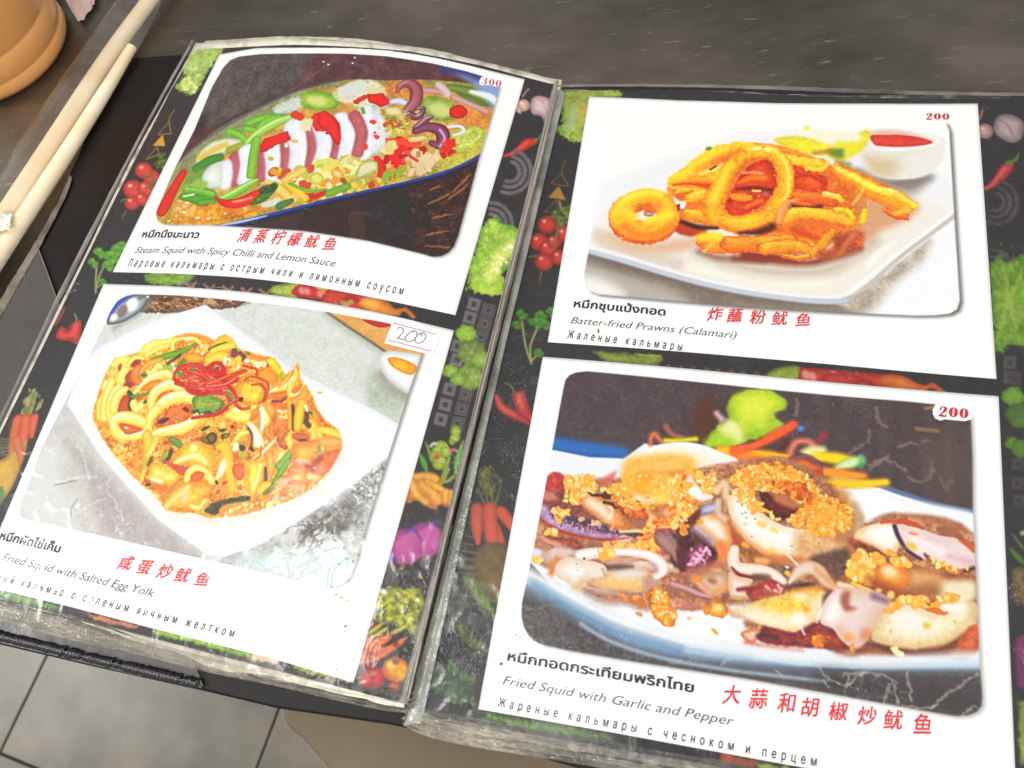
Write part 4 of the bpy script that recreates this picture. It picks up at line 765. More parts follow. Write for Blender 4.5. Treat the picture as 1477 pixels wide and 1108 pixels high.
    p.t([(690, 480), (640, 560), (600, 680), (540, 800)], [20, 30, 34, 30], 'fad648', soft=1.4, op=.85); p.t([(690, 970), (800, 990), (900, 950)], [24, 34, 24], 'fbd040', soft=1.2, op=.85); p.e(1030, 350, 30, 16, 20, 'fff2b0', soft=.5); p.e(930, 340, 34, 14, -10, 'fdf0a8', soft=.6)
    p.t([(600, 1000), (760, 1080), (900, 1060), (1040, 1000)], 14, 'e07a1c', soft=1, warp=.4); p.e(745, 440, 20, 14, 20, 'e08a28', warp=.3); p.e(990, 325, 16, 12, 0, 'd99038')
    p.t([(1200, 820), (1160, 900), (1130, 980)], [24, 36, 30], 'f69c5a', 'ec8438', 'fcc890', warp=.5, soft=.4)
    p.t([(1290, 790), (1200, 810)], 12, 'f4a078', soft=.5); p.e(1225, 860, 18, 16, 0, '8a7a84', soft=.4)
    # small ring left
    p.zoom(*S_)
    p.g([(230, 560), (400, 640), (620, 640), (760, 600), (900, 600), (1000, 560), (960, 640), (740, 690), (400, 680)], 'd9b090', soft=4, sm=1, op=.8)
    p.t([(760, 470), (860, 520), (980, 540)], [60, 60, 40], 'b84a1c', 'a03c18', soft=.8, warp=.3); p.t([(820, 460), (940, 500), (1100, 510)], [16, 22, 14], '4a1c18', soft=.8)
    sr = [(330, 340), (420, 280), (540, 250), (650, 290), (700, 360), (690, 450), (600, 520), (480, 530), (360, 490), (310, 420)]
    p.t([(a, b + 34) for a, b in sr], 84, 'e8781c', 'cf5c18', warp=.5, soft=.5, closed=True, tex=.1)
    p.t(sr, [80, 74, 66, 74, 84, 88, 84, 84, 84, 84], 'f9b828', 'ee9020', None, warp=.5, soft=.35, closed=True, tex=.12)
    p.t([(290, 330), (380, 260), (520, 215), (640, 230)], [24, 36, 30, 24], 'fde048', soft=1.4); p.t([(270, 380), (360, 370), (420, 420)], 34, 'fbd23a', soft=1.6); p.t([(520, 460), (620, 430), (720, 400)], [24, 36, 30], 'fcd83c', soft=1.4)
    p.t([(340, 500), (440, 560), (600, 560), (720, 500)], 30, 'f08420', soft=1.8); p.e(540, 345, 50, 44, 10, 'dc742a', 'e88a24', ew=1, soft=1); p.e(545, 392, 40, 22, 0, 'c9a0a0', 'a04c34', ew=1, soft=.8); p.e(620, 320, 40, 34, 0, 'f2942a', soft=1.4)
    p.g([(740, 250), (800, 290), (850, 290), (830, 350), (780, 330)], 'f6eef0', soft=.8, sm=1); p.g([(770, 320), (800, 310), (800, 360), (780, 370)], '8a3428', soft=.5)
    # lower fritter
    p.t([(960, 700), (1100, 750), (1300, 760), (1477, 780)], [14, 20, 22, 20], '6e4030', soft=2, op=.7)
    fr([(990, 610), (1060, 640), (1200, 650), (1350, 640), (1500, 640)], [60, 80, 80, 76, 70], 'f69a24', 'e0681a', 'ffc838'); p.t([(960, 590), (1060, 570), (1160, 600)], [30, 36, 26], 'fcd840', soft=1.4); p.t([(1000, 700), (1060, 640)], 10, 'fbd060', soft=.8)
    p.zoom(*T_)
    p.t([(0, 590), (200, 600), (420, 620), (640, 620), (800, 560), (1000, 500)], [20, 26, 30, 30, 50, 40], '7a3420', soft=1.6, op=.85)
    p.t([(80, 560), (300, 580), (520, 590)], 34, '8a3a20', soft=1, warp=.3)
    fr([(-40, 470), (120, 470), (300, 460), (460, 440)], [74, 70, 76, 60], 'ee8c28', 'd9601c', 'f6b040')
    fr([(250, 510), (400, 490), (560, 500), (640, 540), (720, 460), (800, 370)], [60, 70, 60, 50, 50, 36], 'ee9c2c', 'd4641c', 'f8c048'); fr([(400, 560), (520, 590), (600, 570)], 26, 'e88a26', 'c85c1a')
    p.t([(480, 350), (600, 400), (660, 420)], 24, 'cf5420', soft=1, warp=.4); p.g([(820, 380), (1000, 350), (1060, 380), (1040, 500), (900, 560), (700, 600), (680, 530), (780, 500)], 'a8502c', 'b8683c', ew=4, soft=1.4, sm=1, warp=.3, tex=.2)
    p.t([(860, 540), (920, 460), (980, 390)], 14, 'e0966a', soft=1.4, op=.7); p.t([(40, 380), (200, 370), (300, 330)], [14, 30, 34], '5e2418', soft=1)
    fr([(1060, 200), (1040, 290)], 24, 'f8d03c', 'eaa024'); p.zoom(*ONE)
    p.sc([(1000, 240), (1080, 215), (1200, 235), (1300, 300), (1230, 330), (1100, 350), (1010, 320), (985, 280)], 130, ['fde060', 'f8c038', 'e88a20', 'd9661c', 'ffe890'], .5, 1.3, 2, .3, op=.45)
    return OUT3

OUT4 = [(812, 564), (815.5, 549), (821, 542), (830, 538), (846, 536), (900, 541), (1000, 551), (1100, 561.5), (1200, 571), (1300, 579), (1351, 584), (1380, 587), (1394, 592), (1399, 602), (1400, 613), (1402, 663), (1402.5, 738), (1404, 760), (1408, 860), (1412, 950), (1416, 1005), (1415, 1018), (1408, 1027), (1395, 1032),
        (1377, 1033), (1336, 1026), (1188, 999), (1070, 978), (990, 966), (906, 953), (823, 939), (787, 931), (774, 926), (763, 917), (756, 905), (752.5, 890), (753, 870), (762, 828), (770, 791), (789, 690)]
def dish_four(p):
    """fried squid with garlic crumbs on a pale oval plate"""
    p.zoom(*ONE)
    p.g([(730, 520), (1450, 520), (1450, 1060), (730, 1060)], '55474a', tex=.06)
    p.mottle([(820, 540), (1400, 590), (1400, 700), (1100, 640), (800, 620)], ['695a5a', '463a3c'], .2, .5, 0)
    for i in range(14): p.t([(1190 + i * 15, 575), (1186 + i * 15, 640), (1190 + i * 15, 720)], 3.5, ['5f5152', '4a3f40'][i % 2], soft=2.4, op=.5)
    p.e(1016, 605, 16, 30, 10, '5e3626', soft=4)
    for q in ([(1150, 578), (1148, 600)], [(1264, 588), (1266, 610)], [(1245, 640), (1225, 655)], [(1252, 672), (1280, 660)], [(1254, 678), (1275, 664), (1284, 668)], [(1290, 668), (1304, 678)], [(1310, 688), (1325, 696), (1338, 690), (1346, 676)], [(1356, 690), (1364, 706), (1372, 692)],
              [(1296, 645), (1308, 640), (1322, 640)], [(1330, 637), (1340, 638)], [(1342, 665), (1345, 682)], [(1254, 620), (1252, 640)], [(1270, 610), (1278, 616)]): p.t(q, 1.1, 'a08e84', soft=.8, warp=.6, op=.75)
    p.t([(1322, 619), (1338, 621), (1352, 622)], 3, '8f7058', soft=.6); p.t([(1335, 590), (1344, 588)], 2, '9a7a5c', soft=.6); p.t([(1386, 630), (1382, 640), (1392, 636)], 1, '2c2426')
    p.g([(1330, 640), (1400, 620), (1400, 700), (1350, 720)], '66594e', soft=8, sm=1, op=.6)
    # plate, blue glaze at its far rim
    p.g([(780, 628), (800, 630), (860, 640), (905, 650), (905, 670), (860, 666), (780, 655)], '2f5f9c', soft=1.6); p.t([(785, 640), (830, 646), (900, 652)], 6, '3f78b8', soft=2.5, op=.8)
    plate = [(770, 652), (800, 650), (850, 660), (900, 662), (930, 640), (1220, 700), (1265, 703), (1300, 715), (1350, 730), (1403, 741), (1440, 760), (1450, 990), (1300, 970), (1150, 960), (1000, 935), (880, 895), (800, 850), (755, 800)]
    p.g(plate, 'eceef3', soft=.6)
    p.t([(1268, 700), (1310, 715), (1360, 731), (1404, 739)], 2.2, '6a90c4', soft=1)
    p.g([(1200, 680), (1300, 720), (1410, 745), (1410, 800), (1300, 760), (1240, 760)], 'f2f5fa', soft=2, sm=1)
    p.g([(870, 850), (960, 860), (1040, 870), (1100, 900), (1200, 930), (1000, 925), (900, 885)], 'f0f1f4', soft=4, sm=1)
    # front rim and table below
    p.g([(740, 845), (770, 850), (810, 872), (860, 905), (920, 930), (990, 950), (1080, 965), (1200, 968), (1340, 965), (1430, 965), (1430, 1060), (1000, 1060), (740, 960)], '575252', soft=1.2, tex=.14)
    p.mottle([(760, 870), (900, 930), (1100, 980), (1400, 1020), (1100, 980), (800, 940)], ['77716c', '3f3a3a'], .15, .5, 0)
    p.t([(757, 838), (800, 858), (850, 888), (910, 918), (980, 937), (1080, 950), (1200, 957), (1420, 955)], [12, 12, 13, 13, 12, 11, 9, 9], '9cb8d0', '8098ae', soft=3)
    p.t([(760, 826), (800, 846), (850, 874), (910, 902), (980, 922), (1080, 938), (1200, 947), (1420, 946)], 7, 'f3f6fa', soft=2.6)
    p.t([(770, 843), (830, 880), (900, 915), (980, 938)], 3, '5f83a4', soft=2, op=.8)
    p.t([(838, 900), (880, 925), (950, 948), (1040, 965), (1120, 975), (1190, 983)], 1.8, 'a9bccc', soft=.8); p.t([(1200, 985), (1300, 1000), (1400, 1015)], 14, '3c3636', soft=6, op=.7)
    p.zoom(*AD)
    for q in ([(100, 60), (250, 70), (400, 130), (500, 240), (560, 290), (640, 290)], [(590, 250), (700, 240), (820, 265), (850, 290)], [(630, 290), (690, 230)], [(910, 230), (920, 300), (925, 370)], [(1030, 400), (1120, 330), (1250, 240)], [(830, 280), (790, 390)], [(500, 270), (520, 300)], [(720, 160), (810, 90)], [(300, 260), (260, 220)], [(880, 400), (1000, 410), (1040, 390)], [(0, 200), (50, 170)], [(620, 260), (610, 310)], [(860, 380), (840, 300)], [(1180, 440), (1240, 400)]):
        p.t(q, 2.4, 'c9c2ba', soft=.5, warp=.7, op=.8)
    # greens and carrot sticks behind
    p.zoom(*X_)
    p.t([(-80, 380), (-95, 330), (-70, 290), (-20, 340), (30, 350)], [12, 16, 20, 16, 10], 'c97a50', 'a86040', soft=1); p.t([(0, 240), (40, 290), (100, 310)], 12, 'b87050', soft=1)
    p.g([(260, 350), (340, 240), (400, 180), (390, 100), (430, 50), (540, 15), (650, 20), (740, 70), (745, 130), (690, 170), (740, 240), (690, 300), (560, 330), (400, 370)], 'b4cc30', '94b428', ew=6, soft=1, sm=1, warp=(1, 1), tex=.07)
    p.g([(450, 60), (600, 40), (700, 100), (600, 200), (480, 200)], 'd2de4a', soft=4, sm=1); p.g([(390, 200), (470, 240), (480, 340), (400, 330), (340, 260)], 'e2e6a0', soft=2.4, sm=1); p.t([(320, 160), (350, 195)], 16, 'd9b0b8', soft=1); p.t([(280, 350), (400, 330)], 30, 'a6c832', soft=2)
    p.t([(0, 330), (80, 330), (190, 320)], 16, 'd5cf2c', 'b8b020', soft=.8)
    p.t([(340, 390), (500, 410), (780, 430)], [30, 36, 22], 'f6b81c', 'e08c18', soft=1); p.t([(440, 430), (560, 450), (660, 460)], [40, 36, 20], 'ee8020', soft=1.4); p.t([(430, 390), (560, 360), (700, 290), (800, 230)], [26, 26, 30, 28], 'ee6a30', 'd84a24', soft=.9); p.e(845, 255, 22, 18, 0, '5a86c0', soft=.8)
    p.g([(750, 330), (860, 300), (880, 350), (780, 400), (700, 390)], '5a2c20', soft=2, sm=1); p.t([(940, 350), (1000, 290)], 14, 'a03a44', soft=1.2)
    p.t([(780, 400), (820, 340), (900, 340), (930, 390)], 18, 'd98a78', soft=1.2); p.g([(850, 400), (900, 370), (990, 370), (1000, 410), (920, 440)], 'e6e6a0', soft=1.6, sm=1)
    p.t([(940, 430), (1060, 440), (1160, 460)], [26, 40, 36], 'f2cf1e', 'dcae1c', soft=1); p.t([(1080, 500), (1160, 470), (1220, 450)], [24, 34, 28], 'd4e8b0', '8ab878', soft=1); p.e(1225, 465, 20, 44, 0, '5ca468', soft=1.4, op=.8)
    p.t([(960, 520), (1100, 540), (1240, 550)], [30, 36, 22], 'ee9a34', 'd87c28', soft=1.2); p.t([(960, 590), (1100, 600), (1250, 600), (1380, 590)], [22, 28, 28, 24], 'f4c51e', 'dca418', soft=.9)
    p.t([(740, 470), (800, 440), (880, 430), (950, 470), (970, 530), (930, 580)], [14, 16, 14, 14, 12, 16], '8c5464', '5e3448', soft=.7); p.t([(800, 500), (860, 480), (930, 520)], 34, 'e0742c', soft=1.2); p.e(945, 540, 26, 34, 10, 'c93820', soft=.8)
    p.g([(1000, 620), (1120, 640), (1160, 700), (1220, 800), (1200, 900), (1100, 900), (1050, 760)], 'c98a4e', soft=3, sm=1, tex=.12)
    # large body at the back left
    p.g([(-130, 560), (-180, 480), (-150, 420), (-90, 370), (20, 345), (130, 340), (240, 360), (340, 400), (450, 450), (460, 510), (400, 590), (340, 600), (240, 560), (60, 580)], 'f4e9cf', 'f6f4f2', ew=9, soft=.6, sm=1)
    p.g([(-60, 480), (20, 430), (130, 430), (200, 480), (180, 540), (60, 560), (-40, 540)], 'eecb86', soft=5, sm=1); p.e(370, 500, 90, 70, 10, 'fbfaf8', 'efe8e0', ew=4, soft=.7)
    # mass of squid, dark base
    p.zoom(*ONE)
    base = [(788, 690), (830, 690), (900, 690), (960, 685), (1040, 670), (1130, 660), (1200, 700), (1230, 760), (1290, 740), (1404, 770), (1412, 935), (1330, 945), (1250, 945), (1150, 925), (1075, 905), (1080, 870), (1000, 880), (960, 872), (880, 850), (820, 830), (770, 800)]
    p.g(base, 'a87456', soft=1.2, sm=1, tex=.1)
    p.mottle(base, ['c08a60', '7c4c3e', 'dcb088', '8c5a48'], .12, .6, 1, 0)
    for q, r, cc, ee in (([(800, 745), (850, 770), (905, 780)], 9, 'dcb8a0', 'a87860'), ([(905, 700), (935, 730), (940, 760)], 9, 'e4c4a0', 'b88058'), ([(1010, 780), (1030, 820), (1060, 850)], 10, 'e0bca0', 'a8745c'), ([(1085, 760), (1120, 800), (1180, 815)], 11, 'e2c09c', 'b07c58'),
                         ([(1210, 800), (1240, 835), (1290, 850)], 12, 'e6cba8', 'b88860'), ([(860, 800), (920, 815), (975, 820)], 9, 'd8b49c', '9c6c58'), ([(1300, 770), (1350, 790), (1405, 800)], 10, 'e8d4b4', 'bc9068'), ([(1060, 880), (1120, 890), (1200, 900)], 10, 'e4c8a8', 'b07c60')):
        p.t(q, r, cc, ee, 'f6ece0', soft=1, warp=.3)
    GC = ['facc68', 'f5b850', 'fcdc90', 'f0a848', 'fde8b0']; GE = ['eaa54a', 'e09440', 'f2b860']
    def crumbs(P, n, a=1.2, b=2.6, sd=0, cols=GC): p.sc(P, n, cols, a, b, 1.9, .45, edge=GE, sd=sd)
    p.zoom(*W_)
    p.g([(850, 380), (900, 260), (1100, 230), (1300, 240), (1477, 300), (1477, 700), (1300, 720), (1080, 740), (900, 560)], 'e9a848', soft=3, sm=1, tex=.15)
    p.g([(880, 400), (1060, 270), (1240, 240), (1400, 260), (1420, 370), (1260, 400), (1040, 400)], 'eebb68', soft=3, sm=1); p.t([(1100, 410), (1240, 420), (1380, 390)], [20, 30, 14], 'b5705c', soft=2)
    p.t([(1000, 600), (1100, 600)], 44, 'f4e2c8', soft=1.6); p.e(1190, 600, 70, 60, 0, 'f6cc70', soft=2); p.t([(1140, 720), (1230, 700)], 24, '9a6248', soft=2)
    p.g([(640, 480), (700, 420), (790, 375), (760, 440), (700, 490)], 'c86a62', soft=1.6, sm=1); p.g([(170, 430), (240, 380), (320, 420), (330, 560), (260, 600), (160, 560)], 'c05248', 'a03c3c', ew=4, soft=.6, sm=1, warp=.4, tex=.2)
    p.g([(140, 560), (300, 560), (480, 660), (480, 780), (300, 760), (140, 680)], '8a5048', soft=1.2, sm=1, warp=.5, tex=.3); p.e(200, 590, 70, 40, 20, 'c07a68', soft=1, warp=.4)
    p.sc([(320, 430), (560, 400), (620, 500), (560, 560), (480, 640), (330, 650), (340, 520)], 70, GC, 16, 32, 1.6, .4, edge=GE)
    p.sc([(600, 510), (860, 500), (900, 600), (700, 560)], 24, GC, 14, 26, 1.8, .4, edge=GE); p.sc([(860, 400), (1477, 420), (1400, 560), (1000, 560), (880, 500)], 34, ['f3b448', 'eaa038', 'f8cc74'], 20, 46, 1.6, .5, soft=1.4)
    # charred tentacle with pale belly
    p.g([(470, 640), (520, 590), (640, 590), (760, 640), (840, 740), (900, 820), (980, 870), (960, 900), (840, 890), (740, 880), (640, 800), (540, 720)], 'e9b27c', 'c8783c', ew=5, soft=.5, sm=1, warp=.3, tex=.1)
    p.t([(560, 640), (640, 700), (720, 780)], [36, 40, 26], 'f6e4d2', soft=2); p.t([(740, 780), (760, 720), (740, 690)], 8, 'f8e8d8', soft=.8)
    for q in ([(550, 570), (660, 590), (760, 610)], [(690, 640), (760, 670), (830, 710)], [(850, 730), (920, 770), (960, 780)], [(960, 640), (1000, 660)], [(690, 570), (780, 600)]): p.t(q, [12, 14, 8][:len(q)], '4a2a28', soft=.4, warp=.6)
    p.g([(760, 620), (900, 620), (1060, 720), (1080, 800), (960, 800), (860, 740)], 'e08438', 'c8602c', ew=5, soft=.8, sm=1, warp=.4, tex=.25); p.sc([(780, 600), (960, 620), (1060, 720), (880, 720)], 26, GC + ['e27a34'], 14, 26, 1.7, .4, edge=GE)
    p.t([(930, 820), (1010, 830), (1100, 840)], [20, 30, 14], 'a07060', soft=.8)
    p.t([(150, 700), (180, 780), (300, 850), (480, 900), (660, 940), (800, 940)], [50, 60, 56, 50, 44, 20], 'b294b8', '8c3c40', soft=.4, warp=.25, tex=.15)
    p.t([(240, 760), (400, 800), (560, 830), (700, 880), (800, 920)], [24, 34, 34, 30, 12], '54486c', '6e4a60', soft=1.2, warp=.5, tex=.5); p.sc([(150, 700), (800, 900), (780, 950), (300, 870)], 90, ['4a2c3c', '6a4456', 'd8c4dc'], 3, 7, 1.4, .2, soft=.3)
    p.sc([(440, 770), (760, 860), (780, 890), (440, 800)], 12, ['e4b898', 'd8a080'], 14, 20, 1.2, .2); p.t([(130, 800), (300, 900), (480, 950), (700, 980), (900, 960)], [10, 14, 14, 14, 8], '9c443c', 'b86050', soft=.5)
    p.t([(800, 910), (900, 915), (1010, 950), (1070, 965)], [10, 24, 26, 16], '4a3c46', '2e2430', soft=.4); p.t([(830, 905), (960, 900), (1010, 900)], 14, 'ecd2a8', soft=.5)
    p.g([(120, 940), (240, 950), (440, 980), (480, 1060), (300, 1080), (160, 1000)], 'b5654a', '8a4438', ew=3, soft=.6, sm=1, warp=.4, tex=.25); p.t([(130, 950), (200, 1000), (280, 1020)], 16, 'dcae9c', soft=1)
    p.sc([(220, 700), (330, 690), (420, 780), (300, 810), (240, 760)], 16, GC, 14, 24, 1.7, .4, edge=GE); p.sc([(120, 940), (260, 880), (280, 930)], 7, GC, 16, 26, 1.8, .4, edge=GE); p.t([(260, 780), (290, 820)], 16, 'f2b24a', warp=.4)
    # tangle in the middle
    p.sc([(1080, 780), (1250, 680), (1420, 740), (1340, 860), (1180, 960), (1120, 1100), (960, 1000), (1060, 920)], 60, GC + ['e27a3c', 'd96a30'], 16, 34, 1.8, .45, edge=GE + ['b0482c'])
    p.g([(1200, 700), (1300, 660), (1340, 740), (1240, 800), (1180, 760)], 'e8b8a8', 'c87858', ew=3, soft=1, sm=1, warp=.3); p.g([(1150, 900), (1280, 880), (1300, 1000), (1240, 1108), (1160, 1060)], 'c07a80', '9a4a50', ew=4, soft=.7, sm=1, warp=.4, tex=.2)
    p.zoom(*Y_)
    p.g([(1200, 180), (1477, 140), (1500, 400), (1300, 480), (1180, 400)], '4a2c2a', soft=1, sm=1, warp=.4, tex=.3); p.t([(1090, 200), (1160, 260), (1220, 340), (1260, 420)], [50, 56, 44, 30], 'a88078', '7c5450', soft=.6, warp=.3); p.t([(1180, 200), (1250, 280), (1290, 330)], [14, 20, 12], '8d8078', soft=.8); p.e(1270, 300, 22, 8, 20, 'eae6e0', soft=.4)
    p.g([(1330, 330), (1400, 290), (1500, 280), (1560, 340), (1520, 440), (1400, 480), (1330, 440)], '9c5a64', '7a3c48', ew=4, soft=.5, sm=1, warp=.4, tex=.3); p.sc([(1380, 300), (1560, 300), (1500, 440), (1360, 440)], 26, ['d8a0b8', 'c888a0', '7a3848'], 6, 14, 2, .4)
    p.t([(480, 290), (620, 280)], 40, '8a5c50', soft=1.4, op=.8); p.sc([(620, 260), (1060, 240), (1080, 330), (900, 300), (640, 300)], 26, GC + ['e87c34'], 14, 26, 1.8, .4, edge=GE)
    # two pale rings at the front left
    p.t([(60, 320), (180, 370), (240, 420)], [40, 60, 40], 'c9a8a0', 'a87868', soft=1, warp=.4); p.g([(180, 300), (300, 280), (400, 320), (300, 380), (220, 400)], 'd8c0b8', soft=1.4, sm=1, warp=.4); p.t([(200, 440), (260, 380), (200, 490)], 30, 'd08850', soft=1, warp=.4)
    p.sc([(40, 360), (110, 360), (110, 430), (60, 440)], 6, GC, 16, 26, 1.6, .4, edge=GE); p.e(80, 325, 40, 30, 20, 'dcdce8', soft=1)
    p.g([(480, 540), (640, 480), (760, 460), (900, 450), (1040, 500), (1100, 560), (1040, 640), (900, 650), (760, 650), (620, 630), (500, 600)], 'e8c894', 'c89878', ew=6, soft=.6, sm=1, tex=.08)
    p.g([(700, 500), (850, 460), (960, 490), (900, 540), (760, 560)], 'e4dcdc', soft=2.6, sm=1); p.t([(620, 570), (760, 590), (900, 590)], [30, 44, 30], 'eabf78', soft=2.4); p.g([(960, 540), (1080, 560), (1080, 640), (980, 650)], 'b8907c', soft=1.6, sm=1)
    p.t([(640, 450), (740, 440), (860, 440)], [16, 22, 10], '58504e', soft=1); p.t([(660, 410), (800, 390), (900, 360), (980, 350), (1030, 400)], [16, 30, 30, 18, 24], 'cf9c88', 'b07868', soft=1)
    p.t([(440, 350), (560, 330), (700, 320), (860, 325), (1000, 350), (1090, 410), (1110, 470), (1060, 520)], [50, 46, 36, 34, 40, 50, 46, 30], 'f4eeec', 'd8bcac', soft=.4)
    p.t([(1040, 430), (1060, 480)], 14, 'b090a8', soft=1.2)
    p.g([(230, 460), (260, 400), (350, 360), (440, 380), (560, 400), (640, 440), (640, 510), (540, 530), (480, 570), (450, 640), (380, 620), (320, 570), (250, 530)], 'f6f1ee', 'dccab8', ew=6, soft=.4, sm=1); p.g([(480, 440), (620, 440), (640, 510), (540, 530)], 'eadccc', soft=1.4, sm=1); p.g([(430, 560), (480, 560), (450, 640), (380, 620)], 'd8b088', soft=2, sm=1)
    p.t([(620, 460), (640, 510)], 6, 'b08c6c', soft=.6); p.sc([(600, 300), (700, 310), (710, 380), (610, 380)], 9, GC, 24, 36, 1.5, .3, edge=GE); p.e(470, 375, 12, 9, 0, '4a3830', soft=.3)
    for q in ((190, 300), (240, 370), (410, 420), (560, 350), (420, 470)): p.e(*q, 4, 4, 0, '5a4038', soft=.2)
    p.t([(500, 640), (640, 690), (800, 700), (900, 740), (980, 770)], [30, 40, 44, 36, 24], 'a07058', '8a5a48', soft=1.6, warp=.3); p.sc([(600, 660), (960, 680), (960, 760), (700, 720)], 14, ['d98a50', 'c9743c', 'e8a860'], 12, 26, 1.7, .4)
    p.e(650, 720, 120, 30, 8, 'b8a094', soft=3, op=.6)
    # front clump of crumbs
    p.g([(985, 690), (1010, 630), (1060, 610), (1120, 640), (1200, 730), (1225, 830), (1200, 930), (1120, 920), (1060, 870), (1010, 790)], 'ec9a34', 'cf7822', ew=3, soft=.4, sm=1, warp=.45, tex=.3)
    p.sc([(1000, 650), (1120, 640), (1210, 770), (1200, 910), (1080, 870)], 60, GC + ['e58c2c'], 12, 24, 1.6, .4, edge=['dd8a2c', 'cf7822'])
    p.e(920, 830, 34, 20, 30, 'eaa850', 'c98838', warp=.4); p.e(1330, 865, 14, 10, 0, 'd8a860'); p.e(940, 735, 50, 40, 30, 'c8743c', soft=.6, warp=.5); p.e(590, 680, 12, 6, 0, '7a5a4c')
    # second zone, centre bottom
    p.zoom(*Z_)
    p.t([(-40, 740), (80, 740), (200, 740)], [50, 56, 46], 'c98a70', 'a86a54', soft=.8, warp=.4, tex=.2); p.t([(-60, 580), (60, 620), (150, 660), (260, 690)], [20, 26, 24, 16], 'c8a0a0', '9a6868', soft=.6)
    p.g([(100, 520), (180, 500), (340, 480), (410, 540), (380, 640), (280, 690), (200, 640)], 'd8c4b0', 'b8906c', ew=4, soft=.6, sm=1, warp=.2); p.t([(120, 540), (190, 610), (240, 650)], 22, 'e0a888', soft=1); p.e(145, 535, 40, 26, 10, 'f0aa40', 'd8882c', warp=.4); p.e(270, 560, 40, 24, 20, 'a87058', soft=1.2); p.t([(300, 640), (360, 600)], 30, 'e6a070', soft=1.4)
    p.g([(200, 820), (240, 740), (320, 700), (380, 760), (400, 830), (330, 860), (240, 840)], 'eea848', 'c97c34', ew=3, soft=.4, sm=1, warp=.45, tex=.2); p.e(320, 780, 40, 24, 0, 'f8d890', soft=1); p.e(290, 975, 40, 16, 40, 'f2c860', 'dca040', warp=.3); p.e(80, 865, 18, 12, 20, 'e0c080')
    p.g([(0, 60), (120, 60), (140, 200), (260, 260), (300, 400), (200, 460), (60, 480), (-20, 400)], '5a3030', soft=1, sm=1, warp=.4, tex=.35); p.g([(60, 300), (180, 250), (250, 330), (240, 420), (100, 470), (50, 420)], 'a86070', '6a3444', ew=3, soft=.5, sm=1, warp=.4, tex=.25); p.sc([(90, 290), (240, 280), (240, 400), (80, 440)], 30, ['dc9cc0', 'c888b0', '7a3850', 'e8b8d0'], 6, 14, 2.4, .4)
    p.t([(80, 470), (200, 460), (300, 430), (380, 420)], [20, 30, 26, 20], 'b87860', soft=1.2, warp=.4)
    # curled pale piece
    p.g([(110, 110), (150, 60), (230, 20), (340, 20), (400, 90), (430, 190), (420, 320), (370, 390), (320, 340), (280, 230), (180, 160)], 'eedcc4', 'dc9450', ew=6, soft=.4, sm=1, warp=.15); p.t([(220, 70), (290, 120), (340, 200)], [34, 40, 26], 'f5ece2', soft=2); p.t([(110, 110), (190, 170), (270, 240)], [20, 24, 16], 'c8b4c4', soft=1.6); p.t([(340, 260), (370, 320), (350, 370)], [34, 40, 26], 'e0844a', soft=1.6)
    p.e(160, 70, 36, 24, 0, 'f8c050', 'e0982c', warp=.3); p.t([(380, 50), (420, 100), (440, 200)], [10, 12, 8], 'a8704c', soft=.6); p.t([(440, 150), (470, 240), (460, 300)], [14, 24, 16], 'b5542c', soft=.8)
    # big sliced ring
    p.zoom(*X_)
    p.g([(590, 640), (700, 690), (850, 740), (800, 800), (700, 830), (620, 760)], '7a3820', '5a2418', ew=4, soft=.8, sm=1, tex=.25); p.t([(700, 690), (790, 730), (860, 720)], 26, 'b87850', soft=1)
    p.g([(385, 720), (400, 660), (450, 625), (520, 625), (560, 680), (560, 740), (640, 810), (760, 870), (900, 880), (1060, 860), (1140, 900), (1120, 980), (1040, 1050), (900, 1080), (760, 1070), (640, 1050), (530, 980), (430, 860)], 'f2ead8', 'ecc8a0', ew=5, soft=.35, sm=1)
    p.g([(430, 740), (480, 700), (560, 800), (700, 880), (860, 900), (860, 980), (740, 990), (600, 940), (480, 860)], 'f8f6f2', soft=3.5, sm=1); p.g([(820, 910), (960, 890), (1100, 900), (1100, 1000), (960, 1060), (820, 1050)], 'dcae80', soft=3, sm=1, tex=.1)
    p.t([(420, 850), (520, 970), (640, 1040), (780, 1070), (900, 1080)], [6, 9, 12, 12, 14], 'e0925c', soft=1.2)
    p.g([(960, 880), (1130, 860), (1180, 780), (1230, 820), (1200, 940), (1100, 980)], 'a88868', 'b87c50', ew=5, soft=2, sm=1); p.t([(1180, 740), (1210, 820), (1200, 880)], 24, 'b8a080', soft=1.4)
    CP = [(395, 590), (440, 520), (560, 480), (700, 465), (830, 520), (930, 590), (960, 660), (1050, 690), (1150, 740), (1180, 800), (1130, 900), (960, 940), (860, 880), (760, 850), (790, 790), (880, 740), (820, 700), (740, 660), (600, 640), (500, 620)]
    p.g(CP, 'e8983c', 'd9822c', ew=3, soft=.5, warp=.5, tex=.3); p.sc(CP, 520, GC + ['f0a848', 'e89838'], 6, 15, 2.1, .4, edge=['e49a3c', 'd98630', 'f0b458'], soft=.35)
    p.sc([(400, 640), (560, 640), (620, 760), (720, 830), (600, 780), (480, 740)], 40, GC, 9, 18, 2, .4, edge=GE); p.sc([(640, 580), (840, 600), (980, 700), (860, 720)], 40, ['c96c2c', 'b85a24', 'e08838'], 8, 18, 2, .4)
    for q in ((600, 855, 34), (680, 890, 26), (665, 1020, 30), (500, 850, 12)): p.e(q[0], q[1], q[2], q[2] * .5, 20, 'f0cc6c', soft=1, warp=.3)
    for q in ((505, 815), (540, 930), (500, 780), (480, 790), (450, 715), (560, 820), (790, 990), (960, 970)): p.e(*q, 5, 4, 0, '5a4030', soft=.2)
    p.e(395, 655, 18, 18, 0, '4a3028', soft=.4)
